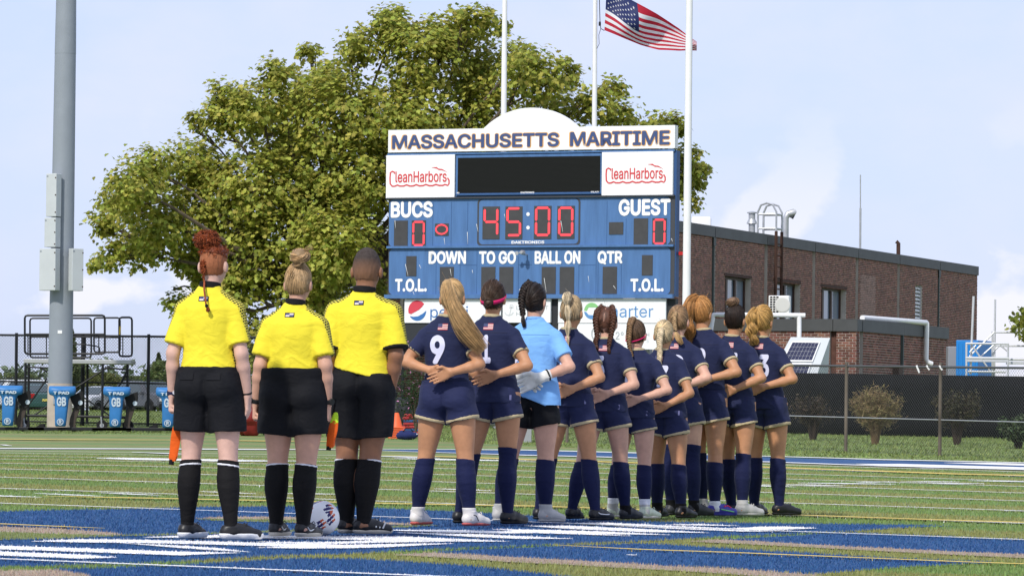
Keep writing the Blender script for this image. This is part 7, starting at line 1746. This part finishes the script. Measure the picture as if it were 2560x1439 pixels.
# black filming platform
TYp = 115.0
def tw_(px, py, dy=0.0): return W(px, py, TYp + dy)
g0 = tw_(195, 1050); tower = empty('filming_platform', (g0.x, g0.y, GZ(g0.x, g0.y)), 0, 'black tubular steel filming platform on legs behind the blue sled pads', 'platform')
def twp(o):
    if o.parent is tower: o.matrix_parent_inverse = tower.matrix_basis.inverted()
    return o
k = MB(); a, b = tw_(60, 897), tw_(327, 904); k.bevbox((a.x, a.y - .05, b.z - .06), (b.x, a.y + 1.5, b.z + .045), .01); twp(k.build('deck', mat('deck_aluminium', (.42, .43, .43), .5, metal=.4), tower))
def rail_loop(x0, x1, y0, y1, dy, r=.026, mid=None, name='guard_rail'):
    A, B, C_, D_ = tw_(x0, y1, dy), tw_(x0, y0, dy), tw_(x1, y0, dy), tw_(x1, y1, dy); q = .07; k = MB()
    k.tube([A + Vector((q, 0, 0)), A + Vector((.02, 0, .02)), A + Vector((0, 0, q)), B - Vector((0, 0, q)), B + Vector((.02, 0, -.02)), B + Vector((q, 0, 0)), C_ - Vector((q, 0, 0)), C_ + Vector((-.02, 0, -.02)), C_ - Vector((0, 0, q)), D_ + Vector((0, 0, q)), D_ + Vector((-.02, 0, .02)), D_ - Vector((q, 0, 0))], r, 8, closed=True)
    if mid:
        k.tube([tw_(x0, mid, dy), tw_(x1, mid, dy)], r * .9, 6)
    return twp(k.build(name, m_black, tower, True))
rail_loop(62, 262, 788, 884, 0, .028, 835); rail_loop(75, 228, 795, 893, 1.4, .024, 842); rail_loop(235, 300, 794, 880, 1.4, .024, 843); rail_loop(298, 330, 793, 890, .1, .027, 841)
for px, y0, y1 in ((70, 838, 890), (77, 838, 890), (116, 840, 890), (214, 842, 892), (247, 838, 886), (307, 842, 890)):
    k = MB(); k.tube([tw_(px, y0, .1), tw_(px, y1, .1)], .016, 6); twp(k.build('baluster', m_black, tower))
k = MB(); k.tube([tw_(181, 860, .3), tw_(215, 861, .3), tw_(246, 866, .3), tw_(249, 870, .3), tw_(248, 884, .3)], .02, 6); twp(k.build('ladder_rail', m_black, tower))
k = MB(); k.tube([tw_(301, 815, 0), tw_(299, 836, 0)], .02, 6); twp(k.build('yellow_strap', mat('yellow_strap', (.6, .4, .04), .6), tower))
for px, dy in ((64, 0), (257, 0), (319, .1), (219, 1.4), (72, 1.4)):
    q = tw_(px, 905, dy); k = MB(); k.tube([q, Vector((q.x, q.y, GZ(q.x, q.y) + .02))], .034, 8); twp(k.build('leg', m_black, tower, True))
for (x0, y0, x1, y1) in ((66, 917, 118, 919), (100, 917, 118, 930), (66, 1020, 118, 945), (180, 975, 262, 922), (262, 918, 318, 924), (210, 993, 280, 1042), (318, 935, 258, 1020), (64, 1038, 330, 1043), (82, 1040, 118, 1015), (255, 925, 275, 917), (300, 960, 318, 925)):
    k = MB(); k.tube([tw_(x0, y0, .05), tw_(x1, y1, .05)], .024 if y0 != 1038 else .04, 6); twp(k.build('brace', m_black, tower))
# street lamp post seen beside the red-haired referee
q = W(481, 1045, 133); lamp = empty('street_lamp', (q.x, q.y, GZ(q.x, q.y)), 0, 'black lamp post under the tree, left of the red-haired head', 'lamp post')
zz = W(481, 697, 133).z - lamp.location.z; k = MB(); k.tube([(0, 0, -.1), (0, 0, zz)], .075, 10); k.build('post', m_black, lamp, True); k = MB(); k.tube([(0, 0, zz - .25), (-.3, 0, zz - .22), (-.42, 0, zz - .25)], .03, 6); k.bevbox((-.62, -.12, zz - .34), (-.36, .12, zz - .26), .02); k.build('lamp_head', m_black, lamp)

# ================================================================== PARKED CARS
m_tyre = mat('tyre', (.012, .012, .013), .85); m_rim = mat('rim', (.42, .43, .45), .3, metal=.8); m_cglass = mat('car_glass', (.055, .075, .080), .05, spec=.9)
m_lamp = mat('headlight', (.7, .72, .74), .1, spec=.8); m_tail = mat('tail_light', (.35, .015, .015), .25); m_plate = mat('number_plate', (.66, .66, .62), .5); m_platey = mat('number_plate_yellow', (.60, .50, .12), .5)
def car(px, py, Y, rz, paint_, label, suv=False, plate=m_plate, L_=4.6):
    q = W(px, py, Y); o = empty('parked_car', (q.x, q.y, GZ(q.x, q.y)), rz, label, 'car', 'cars parked behind the black fence'); hgt = 1.72 if suv else 1.45; wd = .92
    if suv: prof = [(-2.25, .38), (-2.30, .75), (-2.22, 1.05), (-1.95, 1.66), (-1.75, 1.72), (.35, 1.70), (.95, 1.12), (2.0, .98), (2.25, .80), (2.30, .40)]
    else: prof = [(-2.25, .36), (-2.30, .70), (-2.20, .95), (-1.55, 1.02), (-.95, 1.40), (-.2, 1.46), (.45, 1.40), (1.15, .98), (2.05, .86), (2.28, .68), (2.30, .36)]
    body_top = 1.05 if suv else .96
    bm = bmesh.new(); n = len(prof); rows = []
    for y, inset in ((-wd, .0), (-wd * .6, 0), (wd * .6, 0), (wd, 0)):
        row = []
        for (x, z) in prof:
            yy = y; zz_ = z
            if abs(y) == wd: yy = y * (1 - .16 * max(0, (z - body_top)) / .7) ; zz_ = z - (.03 if z > body_top else 0)
            row.append(bm.verts.new((x, yy, zz_)))
        rows.append(row)
    for r_0, r_1 in zip(rows, rows[1:]):
        for i in range(n): bm.faces.new((r_0[i], r_0[(i + 1) % n], r_1[(i + 1) % n], r_1[i]))
    bm.faces.new(rows[0]); bm.faces.new(rows[-1][::-1]); bmesh.ops.recalc_face_normals(bm, faces=bm.faces)
    bmesh.ops.bevel(bm, geom=[e for e in bm.edges if len(e.link_faces) == 2 and e.calc_face_angle(0) > .35], offset=.05, segments=2, affect='EDGES')
    me = bpy.data.meshes.new('body'); bm.to_mesh(me); bm.free(); me.materials.append(paint_); me.polygons.foreach_set('use_smooth', [True] * len(me.polygons)); me.set_sharp_from_angle(angle=.6); link('body', me, o)
    zs, zt2 = body_top + .04, hgt - .12
    if suv: side = [(-1.95, zs), (-1.72, zt2), (.22, zt2), (.72, zs)]; front = ((.95, 1.12), (.42, 1.66)); back = ((-2.19, 1.12), (-1.98, 1.60))
    else: side = [(-1.30, zs), (-.82, zt2), (.30, zt2), (.95, zs)]; front = ((1.12, 1.0), (.50, 1.38)); back = ((-1.50, 1.05), (-1.0, 1.37))
    for sd in (-1, 1):
        for x0f, x1f in ((0, .48), (.52, 1)):
            k = MB(); b0, t0, t1, b1 = side; lerp = lambda a, b, t: (a[0] + (b[0] - a[0]) * t, a[1]); P4_ = [lerp(b0, b1, x0f), lerp(t0, t1, x0f), lerp(t0, t1, x1f), lerp(b0, b1, x1f)]
            k.add([(x, sd * (wd * (1 - .16 * (z - body_top) / .7) + .006), z) for x, z in P4_], [(0, 1, 2, 3) if sd > 0 else (3, 2, 1, 0)]); k.build('side_window', m_cglass, o)
        for x in (-1.42, 1.45):
            r = .36 if suv else .325; Mw = Matrix.Translation((x, sd * (wd - .10), r)) @ Matrix.Rotation(PI / 2, 4, 'X'); k = MB(); k.lathe([(r * .62, -.11), (r * .94, -.11), (r, -.07), (r, .07), (r * .94, .11), (r * .62, .11)], 22, Mw); wo3 = k.build('wheel', m_tyre, o, True)
            k = MB(); k.lathe([(.05, -.115), (r * .6, -.095), (r * .6, .095), (.05, .115)], 16, Mw); k.build('rim', m_rim, wo3, True)
            k = MB(); k.tube([(x + (r + .06) * math.cos(t), sd * (wd + .004), r + (r + .06) * math.sin(t)) for t in [PI * i / 10 for i in range(11)]], .035, 6); k.build('wheel_arch', m_rubber, o)
        k = MB(); k.bevbox((.72, sd * wd - (.02 if sd > 0 else .20), body_top - .02), (.90, sd * wd + (.20 if sd > 0 else .02), body_top + .13), .03); k.build('door_mirror', paint_, o)
        k = MB(); k.bevbox((2.05, sd * .62 - .18, .66), (2.31, sd * .62 + .18, .82), .03); k.build('headlight', m_lamp, o)
        k = MB(); k.bevbox((-2.31, sd * .68 - .15, .74), (-2.18, sd * .68 + .15, .98), .03); k.build('tail_light', m_tail, o)
    for (xa, za), (xb, zb), nm in ((*front, 'windscreen'), (*back, 'rear_window')):
        nx = 1 if nm == 'windscreen' else -1; dx, dz = (zb - za) * nx, abs(xb - xa); l_ = math.hypot(dx, dz); ox, oz = dx / l_ * .03, dz / l_ * .03
        k = MB(); k.add([(xa + ox, -wd * .78, za + oz), (xa + ox, wd * .78, za + oz), (xb + ox, wd * .70, zb + oz), (xb + ox, -wd * .70, zb + oz)], [(0, 1, 2, 3) if nx > 0 else (3, 2, 1, 0)]); k.build(nm, m_cglass, o)
    for sx in (-1, 1):
        k = MB(); k.bevbox((sx * 2.30 - .06, -wd * .92, .30), (sx * 2.30 + .06, wd * .92, .56), .05); k.build('bumper', paint_ if not suv else m_rubber, o)
        k = MB(); k.box((sx * 2.37 - .01, -.17, .60 if sx < 0 else .42), (sx * 2.37 + .01, .17, .72 if sx < 0 else .54)); k.build('number_plate', plate, o)
    k = MB(); k.box((2.30, -.40, .60), (2.335, .40, .78)); k.build('grille', m_rubber, o)
    if suv:
        for sd in (-1, 1): k = MB(); k.tube([(-1.6, sd * .62, 1.74), (-1.5, sd * .62, 1.79), (.1, sd * .62, 1.78), (.2, sd * .62, 1.72)], .022, 6); k.build('roof_rail', m_black, o)
    return o
pc_ = lambda n, c: mat(n, c, .28, spec=.6, var=.02)
car(20, 1045, 225, PI + .55, pc_('car_white', (.70, .71, .72)), 'white tall car with roof rails at the left edge behind the black fence', True)
car(100, 1046, 222, PI / 2 + .22, pc_('car_green', (.020, .075, .062)), 'dark green car with a yellow number plate left of the light pole', False, m_platey)
car(248, 1046, 230, -PI / 2 - .5, pc_('car_silver', (.48, .50, .52)), 'silver car between the light pole and the black platform leg')
car(375, 1047, 226, -.95, pc_('car_dark', (.085, .090, .10)), 'dark grey car with pale front, behind the black fence post and the last sled pad', True)
car(530, 1045, 232, PI / 2 - .2, pc_('car_white', (.70, .71, .72)), 'white car hidden mostly behind the red-haired referee')

# ================================================================== ITEMS BEHIND THE PLAYERS
m_cone = mat('cone_orange', (.72, .115, .030), .5, spec=.4)
def gp(px, py, Y):
    q = W(px, py, Y); return Vector((q.x, q.y, GZ(q.x, q.y) - .03))
p0 = gp(992, 1096, 103)
for i in range(6):
    o = empty('traffic_cone', p0 + Vector((random.uniform(-.008, .008), 0, i * .048)), random.uniform(-.1, .1), ('lowest', 'second lowest', 'third from the bottom', 'fourth from the bottom', 'second highest', 'topmost')[i] + ' orange traffic cone of the stack beside the buzz cut referee', 'cone', 'stacked orange cones')
    k = MB(); k.bevbox((-.19, -.19, 0), (.19, .19, .035), .012); k.build('base', m_cone, o); k = MB(); k.lathe([(.15, .033), (.14, .045), (.05, .36), (.035, .37)], 18); k.build('cone_body', m_cone, o, True)
m_pr_, m_pbl = mat('pad_red', (.34, .028, .030), .6, var=.1, vscale=6), mat('pad_blue', (.025, .085, .22), .6, var=.1, vscale=6)
p0 = gp(1036, 1094, 106)
for i in range(8):
    rd = i not in (2, 5); o = tag(MB().bevbox((-.26, -.4, 0), (.26, .4, .068), .02).build('step_pad', m_pr_ if rd else m_pbl), ('red' if rd else 'blue') + ' flat pad, ' + ('lowest', 'second from the bottom', 'third from the bottom', 'fourth from the bottom', 'fifth from the bottom', 'third from the top', 'second from the top', 'topmost')[i] + ' in the pile beside player 9', 'pad', 'red pads in the pile' if rd else 'blue pads in the pile')
    o.location = p0 + Vector((random.uniform(-.03, .03), 0, i * .07)); o.rotation_euler.z = random.uniform(-.08, .08)
p0 = gp(1018, 1098, 100.5); o = empty('kit_bag', p0, .2, 'navy blue kit bag lying before the pile of red pads', 'bag'); bm = bmesh.new(); bmesh.ops.create_uvsphere(bm, u_segments=20, v_segments=12, radius=1)
for v in bm.verts: v.co = Vector((v.co.x * .26, v.co.y * .16, .115 + v.co.z * .115 * (1 - .15 * v.co.x))) + Vector((0, 0, .012 * math.sin(v.co.x * 9)))
me = bpy.data.meshes.new('bag_body'); bm.to_mesh(me); bm.free(); me.materials.append(cloth('navy_bag', (.018, .026, .10))); me.polygons.foreach_set('use_smooth', [True] * len(me.polygons)); link('bag_body', me, o); k = MB(); k.tube([(-.12, -.10, .20), (-.06, -.10, .27), (.06, -.10, .27), (.12, -.10, .20)], .012, 6); k.build('strap', m_blkt, o); k = MB(); k.tube([(.2, -.13, .15), (.2, -.14, .15)], .014, 8); k.build('badge', m_whites, o)
def tarp(px, py, w, d, h, Y, label, material, name='tarpaulin', cat='tarpaulin', seed=0):
    p = gp(px, py, Y); bm = bmesh.new(); bmesh.ops.create_icosphere(bm, subdivisions=4, radius=1); sd = seed * 3.1
    P_ = np.array([v.co[:] for v in bm.verts]); nzz = vnoise(P_ * 2.2 + sd) * .22 + vnoise(P_ * 5 + sd) * .09
    for v, n_ in zip(bm.verts, nzz): q = v.co * (1 + n_); v.co = Vector((math.copysign(abs(q.x) ** .75, q.x) * w / 2, math.copysign(abs(q.y) ** .75, q.y) * d / 2, max(0, q.z * .5 + .5) * h))
    me = bpy.data.meshes.new(name); bm.to_mesh(me); bm.free(); me.materials.append(material); me.polygons.foreach_set('use_smooth', [True] * len(me.polygons)); o = link(name, me); o.location = p; return tag(o, label, cat)
m_tarpk = mat('tarp_black', (.012, .013, .015), .55, bump=.5, bscale=4); m_tarpr = mat('tarp_red', (.20, .018, .016), .55, bump=.4, bscale=4, var=.2)
tarp(1004, 1094, .62, .9, .95, 109, 'black covered heap behind the orange cones', m_tarpk, 'covered_heap', 'heap', 1)
tarp(628, 1087, .75, .9, 1.0, 104, 'dark red bag standing between the red-haired and the blond referee', m_tarpr, 'equipment_bag', 'bag', 2)
tarp(668, 1088, .42, .7, 1.05, 106, 'black covered heap behind the left leg of the blond referee', m_tarpk, 'covered_heap', 'heap', 3)
tarp(604, 1040, .30, .4, 1.32, 112, 'red and blue equipment bag showing behind the hand of the red-haired referee', mat('tarp_crimson', (.45, .03, .04), .6), 'equipment_bag', 'bag', 4)
p = gp(1166, 1096, 103); o = tag(MB().bevbox((-.10, -.10, 0), (.10, .10, .26), .03).build('bucket', m_galv), 'grey bucket seen between the legs of player 9', 'bucket'); o.location = p
p = gp(1319, 1112, 99); o = tag(MB().bevbox((-.085, -.085, -.05), (.085, .085, .55), .01).build('marker_post', m_post), 'short grey post seen between the legs of the goalkeeper', 'post'); o.location = p
# ================================================================== RIGHT SIDE
# solar panel trailer
SOY = 122.5
so = empty('solar_trailer', gp(2020, 1090, SOY), 0, 'pale grey solar panel cabinet with two blue panels beside the brick extension', 'solar panel')
def sop(o):
    if o.parent is so: o.matrix_parent_inverse = so.matrix_basis.inverted()
    return o
m_pg = mat('cabinet_palegrey', (.55, .58, .59), .5); m_cell = mat('solar_cell', (.022, .024, .060), .2, spec=.7, var=.1, vscale=3)
fq = [W(1977, 842, SOY + .55), W(2075, 844, SOY + .55), W(2020, 1000, SOY - .75), W(1892, 1000, SOY - .75)]
k = MB(); back = [W(2073, 850, SOY + 1.3), W(2068, 1000, SOY + 1.3), W(1990, 1000, SOY + 1.3), W(1980, 850, SOY + 1.3)]
fr_low = [W(2074, 1010, SOY + .5)]
k.add([fq[0], fq[1], fq[2], fq[3], back[3], back[0], back[1], back[2]], [(0, 3, 2, 1), (4, 0, 1, 5), (1, 2, 6, 5), (0, 4, 7, 3), (4, 5, 6, 7), (3, 7, 6, 2)]); sop(k.build('cabinet', m_pg, so))
ux, uy = (fq[1] - fq[0]), (fq[3] - fq[0]); un = ux.cross(uy).normalized(); un = un if un.y < 0 else -un
for v0, v1 in ((.08, .40), (.425, .80)):
    def sp_pt(u, v, l=0.0): return fq[0] + uy * v + (ux * (1 - v) + (fq[2] - fq[3]) * v) * u + un * l
    k = MB(); u0_, u1_ = .10, .80; k.add([sp_pt(u0_, v0, .012), sp_pt(u1_, v0, .012), sp_pt(u1_, v1, .012), sp_pt(u0_, v1, .012), sp_pt(u0_, v0, .05), sp_pt(u1_, v0, .05), sp_pt(u1_, v1, .05), sp_pt(u0_, v1, .05)], [(4, 7, 6, 5), (0, 1, 5, 4), (1, 2, 6, 5), (2, 3, 7, 6), (3, 0, 4, 7)]); fr_ = sop(k.build('solar_panel', m_white, so))
    nu, nv = 8, 4
    for i in range(nu):
        for j in range(nv):
            a0, a1 = u0_ + .025 + (u1_ - u0_ - .05) * (i + .025) / nu, u0_ + .025 + (u1_ - u0_ - .05) * (i + .975) / nu; b0, b1 = v0 + .02 + (v1 - v0 - .04) * (j + .02) / nv, v0 + .02 + (v1 - v0 - .04) * (j + .98) / nv
            k = MB(); k.add([sp_pt(a0, b0, .054), sp_pt(a1, b0, .054), sp_pt(a1, b1, .054), sp_pt(a0, b1, .054)], [(0, 3, 2, 1)]); k.build('cell', m_cell, fr_)
k = MB(); q = Vector(so.location); [k.tube([q + Vector((sx * .35, .25, 0)), q + Vector((sx * .35, .3, .7))], .04, 6) for sx in (-1, 1)]; sop(k.build('stand', m_galv, so))
# grey cabinets and blue container beyond the extension
CY_ = 124.0
q = gp(2377, 1080, CY_ + 2); o = tag(MB().bevbox((-.13, -.3, 0), (.13, .3, W(2377, 866, CY_ + 2).z - q.z), .02).build('utility_cabinet', mat('cabinet_grey', (.27, .28, .30), .5)), 'tall grey utility cabinet beside the blue container', 'cabinet'); o.location = q
q = gp(2418, 1080, CY_); bc = empty('container', q, -.35, 'bright blue container behind the aluminium scaffold', 'container'); hz2 = W(2418, 850, CY_).z - q.z; m_cblue = mat('container_blue', (.015, .20, .56), .45)
MB().bevbox((-.30, -.2, 0), (.34, 1.6, hz2), .02).build('shell', m_cblue, bc); k = MB(); [k.box((-.27 + i * .12, -.215, .1), (-.22 + i * .12, -.195, hz2 - .1)) for i in range(5)]; k.build('corrugation', m_cblue, bc)
# aluminium scaffold
AY = 118.0
q = gp(2480, 1080, AY); scf = empty('scaffold', q, 0, 'aluminium scaffold frames at the right edge behind the windscreen fence', 'scaffold')
def scp(o): o.matrix_parent_inverse = scf.matrix_basis.inverted(); return o
m_alu = mat('aluminium', (.62, .63, .64), .38, metal=.35)
def aw(px, py, dy=0): return W(px, py, AY + dy)
for i, (x0, y0, x1, y1, dy, r) in enumerate(((2416, 858, 2416, 1050, 0, .028), (2520, 858, 2520, 1050, 0, .028), (2414, 858, 2522, 859, 0, .03), (2414, 894, 2522, 895, 0, .034), (2420, 928, 2515, 929, 0, .03), (2424, 880, 2440, 862, 0, .02), (2432, 866, 2476, 928, 0, .024), (2434, 740, 2426, 935, .1, .032), (2488, 748, 2484, 1050, .8, .028), (2481, 828, 2481, 1050, .8, .026), (2488, 830, 2700, 831, .8, .026), (2490, 864, 2700, 865, .8, .026), (2424, 890, 2486, 829, .4, .024), (2520, 898, 2700, 900, .3, .032), (2500, 862, 2519, 878, .3, .02), (2484, 878, 2500, 862, .8, .02), (2436, 905, 2484, 862, .3, .018), (2700, 831, 2700, 1050, .8, .026))):
    k = MB(); k.tube([aw(x0, y0, dy), aw(x1, y1, dy)], r, 8); scp(k.build('tube' if i not in (3, 13) else 'plank', m_alu, scf, True))
for x0, x1, y, dy in ((2418, 2518, 897, 0), (2520, 2700, 903, .3)):
    k = MB(); a, b = aw(x0, y, dy), aw(x1, y, dy); k.box((a.x, a.y - .02, a.z - .07), (b.x, a.y + .5, a.z)); scp(k.build('plank', m_alu, scf))
# a fallen leaf on the turf
q = on_ground(741, 1322); k = MB(); k.add([Vector((x, y, .02 + z)) for x, y, z in ((-.06, 0, .01), (-.02, -.03, .025), (.05, -.02, .012), (.07, .01, .02), (.02, .035, .03), (-.03, .03, .02))], [(0, 1, 2, 3, 4, 5)]); o = tag(k.build('fallen_leaf', mat('dead_leaf', (.26, .13, .03), .8)), 'small brown leaf lying on the turf between the shoes of the blond referee', 'leaf'); o.location = q
